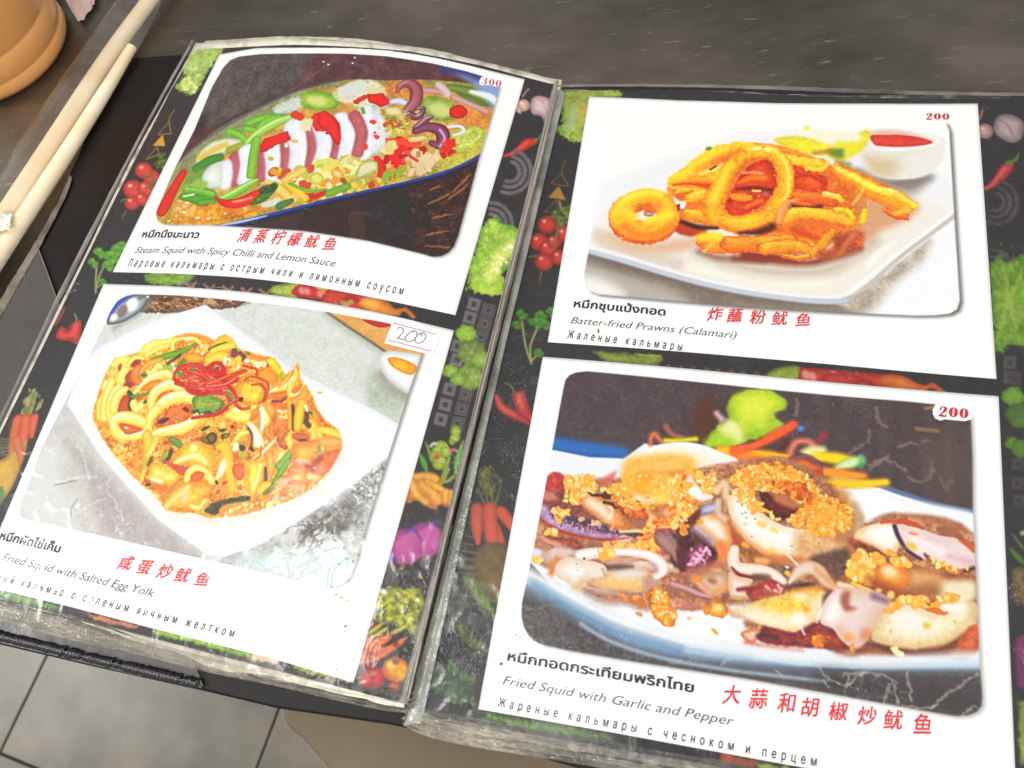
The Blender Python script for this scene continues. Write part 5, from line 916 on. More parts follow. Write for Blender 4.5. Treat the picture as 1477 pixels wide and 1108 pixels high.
    # bits left of the ring
    p.g([(110, 640), (130, 580), (160, 540), (190, 600), (300, 680), (230, 710), (150, 690)], 'f8f2ee', 'e8ccb8', ew=2, soft=.4, sm=1); p.sc([(180, 530), (300, 540), (320, 660), (220, 640)], 24, GC, 10, 20, 1.8, .4, edge=GE); p.t([(320, 640), (370, 600), (380, 680)], 26, 'e8c4a0', soft=1)
    p.g([(210, 760), (250, 730), (320, 720), (330, 760), (280, 790), (230, 790)], 'c8c0d0', '9088a8', ew=2, soft=.4, sm=1, warp=.3); p.t([(330, 710), (330, 780), (370, 820)], 18, 'd8c0a8', soft=.8); p.sc([(0, 560), (120, 560), (200, 740), (100, 860), (0, 900)], 70, GC + ['e28038', 'd9703c'], 9, 20, 1.8, .45, edge=GE)
    p.g([(160, 800), (220, 760), (180, 860), (100, 920), (60, 900)], '6a3428', soft=1, sm=1); p.sc([(80, 860), (140, 860), (120, 920)], 5, ['e08a30'], 14, 22)
    # folded pieces in the centre
    p.zoom(*Z_)
    p.t([(620, 400), (700, 380), (900, 400), (1000, 380)], [30, 30, 30, 20], 'c87848', soft=1.4, warp=.4); p.t([(520, 300), (580, 340), (620, 380)], 40, '9a6438', soft=1, warp=.5, tex=.3); p.e(540, 265, 36, 24, 20, 'f4bc50', 'dd9838', warp=.3); p.t([(640, 390), (710, 400)], 26, 'eca868', soft=.8)
    p.g([(1060, 380), (1200, 320), (1380, 300), (1400, 500), (1320, 580), (1200, 480)], '6a5044', soft=1.6, sm=1, tex=.25); p.g([(720, 430), (900, 440), (940, 480), (880, 600), (760, 560)], '8a6a5c', soft=1.4, sm=1, tex=.2)
    p.t([(450, 300), (440, 380), (470, 450), (560, 460), (680, 470), (780, 510), (850, 560)], [40, 52, 56, 50, 46, 44, 30], 'f3e7dc', 'd8b098', soft=.4); p.t([(430, 450), (480, 500), (560, 530), (700, 540)], [10, 16, 20, 10], '7c2430', '9a4040', soft=.5); p.t([(620, 530), (720, 530)], 26, '6a5450', soft=1)
    p.g([(410, 480), (480, 520), (600, 550), (540, 640), (560, 690), (460, 710), (410, 660), (400, 560)], 'ecdcd4', 'd8b898', ew=3, soft=.4, sm=1); p.t([(480, 630), (550, 620)], 16, '8a2c34', soft=.6); p.t([(420, 690), (560, 700)], 10, 'c8a070', soft=.6)
    p.g([(560, 620), (640, 590), (720, 540), (800, 570), (880, 640), (800, 680), (700, 700), (620, 740), (570, 690)], 'c05c48', '9c3c38', ew=4, soft=.6, sm=1, warp=.35, tex=.2); p.sc([(700, 560), (880, 600), (860, 660), (720, 640)], 10, ['e0a0a0', '8a3038'], 8, 16, 2, .4)
    p.t([(880, 490), (920, 520)], 18, 'f2b450', warp=.4); p.e(880, 445, 16, 10, 20, 'fbf8f4', soft=.3)
    p.t([(900, 570), (980, 480), (1060, 450), (1140, 480), (1200, 560), (1280, 620)], [16, 50, 60, 60, 50, 20], 'e8d0c0', 'c09078', soft=.5); p.t([(890, 620), (980, 600), (1100, 590)], [16, 22, 14], '3c3438', soft=.8); p.t([(1120, 460), (1200, 540), (1260, 600)], 20, 'd89860', soft=1.2)
    # front bodies
    p.g([(520, 800), (560, 760), (640, 720), (820, 680), (960, 640), (1140, 620), (1220, 700), (1220, 800), (1160, 880), (1040, 900), (960, 980), (860, 960), (700, 930), (560, 860)], 'f3e4be', 'eac890', ew=5, soft=.5, sm=1, tex=.05)
    p.g([(640, 740), (760, 690), (1000, 650), (1120, 640), (1060, 720), (1040, 800), (900, 840), (760, 820)], 'efbb58', soft=3, sm=1, tex=.2, warp=.4); p.e(1000, 690, 60, 34, 10, 'f6e4b8', soft=1.6); p.t([(930, 640), (1060, 620), (1160, 630)], 14, 'd8883c', soft=1, warp=.4); p.e(1040, 790, 30, 24, 0, 'e8a040', soft=1); p.e(980, 880, 60, 50, 20, 'fbf8ee', soft=2)
    p.t([(560, 830), (700, 870), (840, 910)], 30, 'f6efda', soft=2)
    p.g([(1180, 680), (1260, 650), (1230, 760), (1180, 800)], '5a4448', soft=1.2, sm=1); p.g([(680, 930), (760, 940), (900, 980), (1000, 960), (1100, 900), (1160, 870), (1300, 960), (1400, 1108), (1100, 1108), (820, 1090), (640, 1040)], 'a04c3c', '7c3034', ew=4, soft=.8, sm=1, warp=.3, tex=.25)
    p.g([(500, 990), (580, 950), (660, 960), (620, 1060), (560, 1060)], 'ecc0ac', 'd07850', ew=2, soft=.5, sm=1); p.t([(640, 1010), (720, 1000), (800, 1030)], [12, 18, 10], '3c3038', soft=.8); p.sc([(1080, 1010), (1220, 1020), (1240, 1090), (1100, 1080)], 10, ['e89c48', 'f2b850', 'dc8038'], 14, 26, 1.6, .4)
    p.t([(540, 1060), (760, 1100), (1000, 1130)], 10, 'cf6a50', soft=1)
    # right half
    p.zoom(*AA)
    p.g([(180, 200), (330, 160), (430, 170), (440, 330), (380, 370), (260, 320), (150, 270)], 'f5e6d4', 'eec090', ew=4, soft=.5, sm=1); p.g([(240, 200), (400, 180), (420, 300), (300, 290)], 'fbf6ee', soft=2.4, sm=1); p.g([(120, 260), (260, 310), (340, 370), (200, 360), (120, 310)], '8a4c34', soft=1, sm=1, tex=.3)
    p.g([(430, 175), (560, 190), (700, 240), (850, 270), (945, 340), (945, 440), (860, 475), (760, 450), (640, 410), (540, 380), (460, 290)], 'f2e4e4', 'e6c8c0', ew=5, soft=.4, sm=1); p.t([(640, 250), (800, 330), (920, 420)], 12, 'e2c4c8', soft=2); p.t([(780, 380), (930, 430)], 16, 'dcb0bc', soft=1.4)
    p.t([(330, 158), (450, 150), (530, 165), (600, 195)], [8, 12, 16, 8], 'c85a30', 'b04024', soft=.4, warp=.3); p.t([(850, 275), (900, 300), (945, 340)], [8, 20, 20], 'c86434', 'b04c28', soft=.5); p.t([(415, 180), (440, 250), (500, 340), (590, 400)], [14, 14, 12, 10], '4c3060', '2c1c38', soft=.4); p.e(540, 232, 30, 10, 10, 'd88860', soft=.8); p.e(530, 320, 40, 20, 30, 'f0b850', soft=1, warp=.4)
    p.t([(640, 400), (720, 440), (800, 480), (900, 500)], [14, 20, 22, 16], 'd08a58', 'b06c40', soft=.6, warp=.4); p.t([(620, 380), (680, 420), (760, 460)], 10, '6a3c30', soft=.5, warp=.5); p.t([(860, 485), (940, 460)], 10, '3c3034', soft=.7); p.sc([(600, 380), (900, 460), (880, 500), (640, 430)], 20, GC + ['c87848'], 8, 16, 1.6, .4)
    p.g([(50, 560), (100, 480), (260, 420), (420, 400), (560, 440), (760, 500), (950, 520), (950, 700), (700, 720), (520, 690), (380, 640), (240, 600)], 'b87c4c', '9c6038', ew=5, soft=.6, sm=1, tex=.2); p.g([(280, 520), (340, 430), (460, 440), (520, 520), (460, 590), (340, 590)], 'eaa458', 'd97c34', ew=4, soft=.6, sm=1); p.e(380, 480, 50, 34, 20, 'f8dcb0', soft=1.6)
    p.g([(540, 480), (700, 500), (760, 560), (700, 620), (560, 600)], 'd8a878', soft=3, sm=1); p.g([(740, 560), (860, 540), (950, 560), (950, 660), (860, 700), (700, 650)], 'eadfc0', soft=2, sm=1); p.g([(520, 600), (680, 560), (720, 640), (600, 670)], 'a06c48', soft=3, sm=1)
    p.sc([(100, 440), (200, 340), (340, 370), (300, 480), (240, 560), (120, 560)], 40, GC, 18, 34, 1.5, .3, edge=GE); p.sc([(360, 330), (520, 420), (510, 480), (420, 440)], 18, GC, 14, 26, 1.7, .35, edge=GE); p.t([(140, 560), (220, 600), (260, 620)], 16, 'f0c050', 'dda038', warp=.4); p.t([(50, 570), (130, 590)], 20, 'ead8b0', soft=.6)
    p.t([(250, 540), (360, 600), (540, 680)], [20, 40, 26], '9c5430', soft=2); p.e(310, 610, 22, 16, 0, 'f2d8b0', 'dcb078'); p.e(390, 640, 26, 30, 20, 'f4e0b0', 'e0b868')
    # pale body at the bottom
    p.g([(260, 880), (300, 780), (400, 720), (520, 700), (640, 740), (760, 700), (950, 690), (955, 830), (880, 900), (760, 970), (620, 1005), (480, 1000), (340, 970), (270, 940)], 'efe6c4', 'd9bc8c', ew=6, soft=.45, sm=1, tex=.04); p.g([(400, 760), (500, 730), (640, 800), (560, 880), (420, 860)], 'f6f0e6', soft=4, sm=1); p.g([(700, 700), (880, 690), (860, 760), (760, 740)], 'f8f4ec', soft=2, sm=1)
    p.sc([(360, 700), (440, 680), (480, 700), (380, 760), (330, 740)], 16, GC, 14, 24, 1.5, .4, edge=GE); p.sc([(430, 670), (560, 650), (680, 680), (760, 730), (640, 730), (520, 700)], 26, GC, 14, 26, 1.7, .4, edge=GE); p.t([(640, 740), (700, 750), (760, 760)], [16, 20, 10], 'd97c34', 'c0602c', warp=.4); p.sc([(700, 650), (850, 640), (850, 680), (720, 680)], 12, GC, 14, 22, 1.8, .4, edge=GE)
    for q in ((630, 840, 26), (820, 820, 12), (390, 880, 14), (580, 960, 14), (380, 815, 8)): p.e(q[0], q[1], q[2], q[2] * .8, 0, 'dcbc60', soft=.8, warp=.3)
    p.t([(870, 920), (760, 990), (600, 1015)], [12, 20, 16], '7c4634', soft=1); p.g([(840, 980), (880, 880), (965, 840), (968, 1010), (900, 1030)], 'd97c54', 'b85a3c', ew=4, soft=.6, sm=1, tex=.15)
    p.t([(240, 960), (400, 1010), (600, 1030), (760, 1025)], [16, 22, 20, 20], '6a4038', soft=1, warp=.3); p.sc([(380, 1000), (480, 980), (460, 1040)], 5, GC, 12, 20)
    # lilac pouch
    p.g([(-60, 700), (30, 600), (150, 590), (300, 620), (390, 680), (330, 760), (270, 860), (220, 960), (150, 1000), (60, 940), (0, 860), (-80, 820)], 'e6d0cc', 'dcb8a8', ew=6, soft=.45, sm=1); p.g([(-40, 720), (40, 620), (60, 760), (0, 840), (-60, 800)], 'f5efec', soft=2.6, sm=1); p.g([(50, 680), (70, 620), (120, 620), (120, 700), (160, 730), (90, 750)], '9c6254', 'b07868', ew=2, soft=1.2, sm=1); p.t([(280, 650), (360, 680)], [20, 14], '7a5c70', soft=1.4); p.e(110, 920, 40, 30, 20, 'eaa870', soft=1.6); p.e(220, 900, 30, 40, 20, 'd88c68', soft=1.8); p.t([(135, 990), (135, 1030)], 20, 'eaa458', 'd98844', warp=.3)
    p.t([(-40, 930), (40, 1010), (140, 1040), (240, 980)], [20, 30, 20, 14], '8a4a38', soft=1.2, warp=.3)
    p.zoom(*ONE)
    p.g([(1100, 935), (1250, 948), (1412, 940), (1414, 952), (1250, 960), (1090, 948)], 'e8ecf2', soft=2, op=.9)
    crumbs([(900, 690), (960, 680), (980, 720), (930, 740)], 22); crumbs([(960, 700), (1000, 690), (1000, 760), (970, 770)], 16)
    for q in ([(1135, 800), (1150, 815)], [(1178, 898), (1184, 880)], [(1160, 915), (1155, 905)]): p.t(q, 1, 'ffffff', soft=.4)
    return OUT4
# ------------------------------------------------------------------ the patterned paper behind the cards
RR, SV, FT, Y7 = (680, 60, 2.77), (560, 640, 2.638), (0, 330, 7.385), (840, 420, 3.6925)
def leafy(p, P, c='9dbb3c', d='6f9a28', h='d8e27a', s=1.):
    p.g(P, c, d, ew=3, soft=.25, sm=1, warp=1.3 * s, tex=.22); p.mottle(P, [h, d], .15, .5, 1, soft=.8)
    rnd = random.Random(len(P)); Q = np.array(P, float); cc = Q.mean(0)
    for i in range(26):
        q = Q[rnd.randrange(len(Q))] * .9 + cc * .1; r0 = cc + (q - cc) * rnd.uniform(.1, .5); q = q + (Q[rnd.randrange(len(Q))] - q) * rnd.uniform(0, .3)
        p.t([r0, (r0 + q) / 2 + np.array([rnd.uniform(-8, 8), rnd.uniform(-8, 8)]), q], [s * 3.2, s * 2.4, s * 1.2], h if i % 2 else d, soft=.35, warp=.8, op=.55)
    P = np.array(P, float); m = P.mean(0)
    for q in P[::2]: p.t([m, m * .6 + q * .4, m * .2 + q * .8], [s * 6, s * 4, s * 2], h, soft=.8, warp=.5, op=.5)
def tomato(p, x, y, r, c='d83c30', d='a8201c', h='f5a090', hr=.22):
    p.e(x, y, r, r * .95, 0, c, d, ew=3, soft=.3, tex=.06); p.e(x - r * .3, y - r * .35, r * hr, r * hr * .8, 0, h, soft=.6)
def chilli(p, P, r, c='d62c24', d='9c1818'): p.t(P, r, c, d, None, soft=.3); p.t([(a - 3, b - 3) for a, b in P[:-1]], [q * .25 for q in (r[:-1] if not np.isscalar(r) else [r] * (len(P) - 1))], 'f08a78', soft=.8, op=.6)
def sq(p, x, y, s, a, col='726a6c', bg='3a3434', fill=True):
    ca, sa = math.cos(math.radians(a)), math.sin(math.radians(a))
    def q(k): return [(x + (i * ca - j * sa) * k, y + (i * sa + j * ca) * k) for i, j in ((-1, -1), (1, -1), (1, 1), (-1, 1))]
    if fill: p.g(q(s), col, soft=.35); p.g(q(s * .4), bg, soft=.3)
    else:
        p.g(q(s), col, soft=.3); p.g(q(s * .82), bg, soft=.3); p.g(q(s * .6), col, soft=.3); p.g(q(s * .36), bg, soft=.3)
def arcs(p, x, y, rs, w, a0, a1, col='6e6668'):
    for r in rs: p.t([(x + r * math.cos(math.radians(a)), y + r * math.sin(math.radians(a))) for a in np.linspace(a0, a1, 9)], w, col, soft=.3, tex=.15)
def herb(p, leaves, stems, k, c='6aa632', d='3f7d20'):
    for s in stems: p.t(s, k * .18, 'a3a86a', '74803c', soft=.3)
    for x, y, r in leaves:
        for a in range(0, 360, 60): p.e(x + r * .5 * math.cos(a), y + r * .5 * math.sin(a), r * .5, r * .42, a * 57, c, d, ew=1.2, soft=.25, warp=.5)
def tri(p, q, fill=None, col='b08a3c', w=3):
    if fill: p.g(q, fill, soft=.2)
    else:
        for i in range(3): p.t([q[i - 1], q[i]], w, col, soft=.15)
def carrots(p, L, tops, c='e06a3c', d='b8482a'):
    for q in tops: p.t(q, 5, '8f9440', '5c6a2c', soft=.5, warp=.4)
    for P, r in L:
        p.t(P, r, c, d, None, soft=.3, tex=.05)
def charcoal(p):
    p.mottle([(-999, -999), (2600, -999), (2600, 2600), (-999, 2600)], ['3e393a', '231f20'], .15, .45, 0, 0)
def back_left(p):
    p.zoom(*ONE); charcoal(p)
    p.zoom(*B_); leafy(p, [(370, 0), (560, 0), (600, 60), (500, 200), (400, 370), (290, 350), (270, 310), (330, 250), (310, 190)], 'aac858', '7fa83c', 'e8f0a8')
    p.sc([(340, 240), (430, 240), (400, 360), (290, 340)], 26, ['f4f8a8', 'eef29a', 'd6e66a'], 5, 12, 1.8, .3)
    tri(p, [(215, 570), (140, 660), (230, 655)]); p.t([(215, 570), (225, 530), (255, 485)], 3, 'b08a3c', soft=.15); tri(p, [(172, 660), (100, 740), (188, 742)], 'dca828'); tri(p, [(130, 750), (55, 835), (150, 800)])
    p.sc([(90, 850), (150, 780), (200, 800), (170, 900), (110, 900)], 30, ['5a7030', '6e8a3a', '44582a'], 5, 10, 2.4, .4)
    p.zoom(*A_)
    for x, y, r in ((770, 900, 42), (730, 865, 44), (675, 960, 50), (740, 960, 44), (670, 1030, 38), (720, 1010, 36)): tomato(p, x, y, r, 'de4a3e', 'b8302a', 'f4b89a')
    p.t([(615, 1020), (640, 1010)], 4, '6a8a3a', soft=.3); p.t([(640, 1070), (620, 1108)], 2.6, '8a8040', soft=.2); p.sc([(740, 880), (790, 900), (780, 960), (720, 960)], 12, ['7a6a30', '5c6a2c'], 4, 8, 2)
    p.zoom(*FT); herb(p, [(1060, 260, 70), (1240, 230, 70), (990, 370, 60), (1180, 310, 90), (1150, 400, 70), (1300, 180, 60), (1090, 570, 44)], [[(1020, 680), (1020, 560), (1030, 400)], [(1020, 640), (1060, 500), (1110, 400)], [(1020, 640), (1090, 580)]], 60, '7ab83c', '4d8a28')
    p.zoom(*F_); p.g([(350, 380), (380, 310), (430, 330), (440, 300), (505, 268), (505, 360), (490, 420), (430, 400)], 'd84440', 'a8282a', ew=3, soft=.3, sm=1, tex=.2); p.t([(470, 290), (480, 260), (465, 230)], 5, '7d8a5a'); p.t([(400, 200), (380, 240), (350, 290)], 8, 'b0484a', soft=.6)
    p.sc([(180, 700), (240, 720), (260, 800), (200, 860), (130, 860)], 44, ['9c9c5a', '7d8448', 'b0b070'], 5, 10, 3.5, .5, ang=110); carrots(p, [([(110, 890), (90, 980), (70, 1090)], [28, 30, 16]), ([(160, 890), (150, 1000), (130, 1150)], [34, 32, 14]), ([(215, 880), (205, 940), (200, 1000)], [26, 24, 12])], [[(170, 880), (190, 800), (200, 720)], [(190, 880), (210, 800)]])
    for i in range(6): p.t([(0, 1010 + i * 18), (60, 1020 + i * 18)], 2.4, 'a09058', soft=.2)
    p.zoom(*G_); p.g([(-40, 160), (40, 80), (110, 20), (170, -20), (140, 120), (60, 300), (-40, 400)], 'd8a83a', 'b4842a', ew=3, soft=.5, sm=1, tex=.1); p.t([(100, -20), (130, 60), (120, 110)], [30, 24, 10], 'd87848', 'b8583a')
    for i in range(4): p.t([(0, 30 + i * 24), (60, 20 + i * 24)], 2.4, '8d8050', soft=.2)
    p.g([(-40, 280), (20, 260), (30, 330), (0, 380), (-40, 400)], '5c8a4a', soft=.6, warp=.6)
    # strip between the cards
    p.zoom(*D_); leafy(p, [(200, 700), (260, 665), (400, 660), (520, 680), (470, 740), (360, 750), (280, 745)], '86a83c', '56802a', 'b8cc5a', .8); p.t([(440, 740), (520, 735)], 6, '8a5a98', soft=.4, warp=.4)
    for i in range(5): p.t([(470 + i * 116, 732 + i * 10), (505 + i * 116, 758 + i * 10), (530 + i * 116, 730 + i * 12)], 7, 'a8745c', soft=.3, warp=.3)
    p.g([(990, 790), (1020, 750), (1100, 735), (1180, 730), (1170, 830), (1080, 820)], 'a8b43c', '6a8428', ew=2, soft=.3, sm=1, tex=.2); p.g([(1150, 810), (1180, 740), (1290, 755), (1477, 790), (1600, 800), (1600, 880), (1477, 860)], 'd43424', 'ac201a', ew=3, soft=.3, sm=1)
    for x, y in ((1195, 780), (1230, 785), (1310, 800), (1335, 795)): p.e(x, y, 24, 18, 60, 'e88a80', soft=.8)
    p.zoom(*E_); p.g([(60, 745), (150, 760), (140, 775), (80, 770)], 'd4c83a', soft=.5); p.g([(150, 770), (270, 790), (280, 830), (200, 880), (100, 850)], 'd03a28', 'a82418', ew=3, soft=.3, sm=1); tomato(p, 280, 900, 90, 'd43a26', 'aa2018', 'e88a60'); p.sc([(200, 850), (300, 840), (290, 870), (190, 870)], 10, ['a8a838', '7d8a2c'], 5, 9, 2.4)
    p.g([(330, 860), (380, 825), (450, 820), (520, 850), (560, 890), (600, 890), (640, 890), (690, 940), (670, 950), (620, 910), (580, 940), (480, 930), (380, 900)], 'f0962c', 'c4681c', ew=3, soft=.3, sm=1, tex=.12); p.t([(380, 850), (430, 870)], 20, 'f8c050', soft=2)
    # strip beside the seam
    p.zoom(*RR); p.t([(205, 220), (215, 205), (228, 190)], 3.4, 'b08a6a', soft=.3); tomato(p, 208, 255, 26, 'e8c0ac', 'b88878', 'fff0e4'); p.g([(180, 250), (200, 280), (195, 290), (180, 280)], 'd8b0a8', soft=.5)
    p.g([(235, 260), (245, 225), (280, 218), (330, 240), (340, 300), (300, 335), (280, 300), (245, 290)], 'e4c8c8', 'b08a94', ew=4, soft=.4, sm=1, tex=.08); p.t([(270, 230), (290, 250), (300, 290)], 4, 'c8a090', soft=.8)
    chilli(p, [(130, 458), (165, 448), (200, 425), (225, 405), (250, 400)], [5, 10, 17, 21, 14]); p.t([(255, 395), (270, 385), (278, 370)], [6, 4, 2], '5a8a3a', soft=.3)
    arcs(p, 152, 520, (40, 62, 86), 8, -75, 110); arcs(p, 76, 730, (40, 62, 86), 8, -90, 20)
    p.zoom(*E_); leafy(p, [(1200, 310), (1230, 360), (1300, 380), (1350, 400), (1340, 470), (1310, 560), (1280, 620), (1230, 680), (1245, 760), (1200, 795), (1130, 795), (1060, 770), (1010, 770), (1040, 600), (1100, 400), (1140, 340)], '98c23c', '6a9c28', 'e6ee78')
    p.g([(1280, 470), (1320, 470), (1290, 560), (1230, 620), (1210, 700), (1140, 740), (1120, 700), (1160, 600)], 'e4ea70', soft=2, sm=1, warp=.8, op=.8); p.sc([(1130, 590), (1310, 460), (1320, 520), (1190, 720), (1120, 720)], 30, ['fdfde0', 'f4f8a0'], 4, 9, 2, .4)
    p.sc([(1020, 760), (1240, 720), (1230, 800), (1080, 790)], 24, ['a8cc3c', 'c4dc50'], 8, 18, 1.8, .6)
    p.zoom(*M_)
    for x, y in ((1100, 192), (1072, 288), (985, 490), (980, 588), (928, 796), (898, 905), (866, 1010)): sq(p, x, y, 44, 14)
    for x, y in ((1202, 235), (1176, 330), (1150, 425), (1040, 835), (1014, 935), (985, 1038)): sq(p, x, y, 44, 14, fill=False)
    for x, y, r, c, d in ((1045, 400, 74, '96bc3c', '6f9c2a'), (1085, 535, 105, '74863c', '58702c'), (1150, 590, 80, '84a040', '64842e'), (935, 670, 56, '96bc3c', '6f9c2a'), (1060, 640, 40, '8ab23a', '68942a'), (1080, 710, 105, '7d9a3c', '5c8030'), (990, 720, 60, '86a83c', '64902a')):
        p.e(x, y, r, r * .86, 15, c, d, ew=2, soft=.25, warp=.6, tex=.12)
        for a in range(0, 360, 45): p.t([(x, y), (x + r * .75 * math.cos(a), y + r * .7 * math.sin(a))], 3, 'b8cc60', soft=.4, op=.5)
    p.zoom(*N_)
    p.t([(760, 190), (785, 260), (790, 300)], [6, 12, 6], '7d9a3a', '4c6a28'); p.t([(715, 270), (745, 330), (765, 390)], [8, 24, 10], '5c9a34', '3c6a24'); p.t([(1025, 180), (990, 300), (970, 410)], [8, 24, 12], '7dae4a', '4c7a34')
    for x, y, a, b in ((970, 110, 36, 44), (950, 170, 26, 40), (970, 150, 34, 40), (870, 210, 44, 36), (850, 250, 50, 38), (820, 290, 36, 46), (860, 320, 60, 34), (850, 350, 46, 34), (900, 260, 40, 40)): p.e(x, y, a, b, 15, 'b0c030', '7c9424', ew=2, soft=.3)
    for q in ([(860, 215), (830, 240)], [(880, 240), (920, 240)], [(850, 290), (890, 310)], [(900, 200), (920, 225)], [(840, 320), (880, 330)], [(960, 120), (1000, 110)], [(940, 150), (980, 170)]): p.t(q, 4, 'd8dc80', soft=.3)
    p.t([(795, 215), (815, 195), (830, 200)], 9, 'f0e0dc', soft=.4); p.t([(925, 250), (960, 240), (985, 250)], [10, 10, 4], 'd84a50', 'f0c0c0'); p.e(835, 292, 20, 18, 0, 'd83a3c', soft=.4)
    for q in ([(925, 300), (890, 400), (860, 480)], [(920, 380), (880, 460), (850, 510)], [(960, 430), (920, 460), (880, 470)]): p.t(q, [12, 14, 10], '9ca83a', '5c7a2c')
    p.g([(620, 600), (640, 480), (690, 410), (780, 395), (850, 420), (860, 480), (840, 520), (940, 520), (960, 560), (930, 650), (860, 630), (820, 665), (760, 640), (700, 600), (640, 620)], 'e0922a', 'b86818', ew=4, soft=.3, sm=1, tex=.15)
    for q, r in (([(680, 430), (780, 430), (830, 450)], 26), ([(660, 470), (690, 550), (760, 610)], 28), ([(740, 480), (800, 540), (850, 600)], 34), ([(900, 540), (900, 600)], 26), ([(940, 540), (930, 620)], 16), ([(770, 470), (870, 520)], 22)): p.t(q, r, 'f0b048', 'c87c20', soft=.5, tex=.1)
    for x, y, r in ((755, 880, 130), (615, 930, 132)):
        p.e(x, y, r, r * .97, 0, 'b84498', '8c2c70', ew=5, soft=.3); p.clip = None
        for i in range(-5, 6): p.t([(x + 55 - abs(i) * 2, y - r * .85), (x + i * r * .16 + 20, y), (x + i * r * .08, y + r * .85)], 2.6, 'd880b4', soft=.5, op=.55)
        p.e(x - 10, y + 30, r * .6, r * .5, 0, 'd0609c', soft=6, op=.45)
    p.e(670, 810, 22, 20, 0, '5c3cb0', soft=1.2); p.e(820, 760, 18, 14, 0, '5c3cb0', soft=1); p.t([(500, 990), (530, 1020)], 18, '5c34a8', soft=1.5); p.sc([(535, 1035), (620, 1070), (600, 1085), (540, 1070)], 10, ['8a6a2a', '6a5020'], 4, 7, 3); p.sc([(730, 1005), (790, 1005), (780, 1020)], 5, ['8a6a2a', '6a5020'], 4, 7, 3)
    p.zoom(*O_)
    p.g([(590, 260), (620, 190), (700, 200), (800, 195), (860, 240), (870, 300), (840, 380), (830, 480), (760, 440), (700, 420), (600, 400), (560, 380)], 'a8a828', '707c20', ew=3, soft=.4, sm=1, warp=.9, tex=.3); p.sc([(590, 220), (840, 220), (850, 300), (820, 420), (700, 400), (570, 370)], 150, ['c8c030', 'dcd040', '6a7420', '8c9424', '585c1c'], 6, 14, 2, .6)
    p.sc([(560, 370), (620, 300), (660, 330), (600, 400)], 16, ['7c8a24', '3c4418', 'a0a82c'], 4, 7, 6, .2, ang=130); p.t([(615, 215), (640, 225)], 12, 'f0ece0'); p.e(550, 410, 24, 26, 0, 'a8243c')
    for q in ([(530, 470), (580, 440), (620, 410)], [(560, 490), (610, 460), (650, 435)], [(670, 470), (720, 445), (765, 420)]): p.t(q, [8, 12, 8], 'd8c83c', '9ca02c')
    for P, r in (([(500, 530), (540, 510), (560, 500)], [26, 22, 10]), ([(540, 555), (600, 520), (660, 485)], [18, 30, 20]), ([(500, 600), (600, 590), (700, 540), (760, 495)], [16, 24, 20, 8]), ([(480, 640), (560, 620), (640, 590)], [14, 20, 12]), ([(490, 580), (580, 570), (680, 545)], [10, 14, 10])): p.t(P, r, 'e87838', 'b04820', soft=.3, warp=.2, tex=.15)
    p.sc([(500, 590), (700, 560), (740, 500), (600, 620)], 14, ['7a2c1c', 'f0a060'], 4, 8, 3)
    tomato(p, 570, 725, 74, 'd42424', '98141c', 'f08a7a'); p.e(530, 740, 44, 54, 0, 'c41c24', '8c141c'); tomato(p, 700, 680, 78, 'ee9a24', 'c8581c', 'f8c850', .4); p.e(700, 635, 22, 18, 20, '6a5a24', soft=.4); p.e(740, 700, 30, 50, 10, 'e8b028', soft=2); p.e(690, 780, 34, 28, 0, 'd87058', 'b0483a'); p.t([(490, 760), (520, 750)], 8, 'e8d0a8')
    # along the bottom edge
    p.zoom(*H_)
    p.g([(-20, 180), (120, 215), (280, 255), (340, 300), (200, 270), (-20, 230)], '6a9a48', '4c7a38', ew=1, soft=.5, warp=.5, tex=.3); p.g([(440, 300), (560, 330), (720, 370), (700, 385), (520, 350)], 'd8845a', soft=.5, warp=.5, tex=.2); p.g([(800, 380), (1000, 420), (1300, 500), (1300, 540), (1000, 460), (800, 420)], '90b83c', '6a942c', ew=1, soft=.5, warp=.6, tex=.3); p.g([(1300, 505), (1440, 540), (1440, 570), (1300, 545)], 'e4c8a0', soft=.5, warp=.6)
    p.zoom(*O_); p.g([(100, 640), (260, 680), (360, 710), (350, 740), (200, 710), (100, 680)], 'a0a848', soft=.6, warp=.6, tex=.3); p.g([(370, 712), (440, 730), (430, 760), (370, 740)], 'd8c0a8', soft=.4); p.e(405, 730, 18, 18, 0, '9c6a3c')
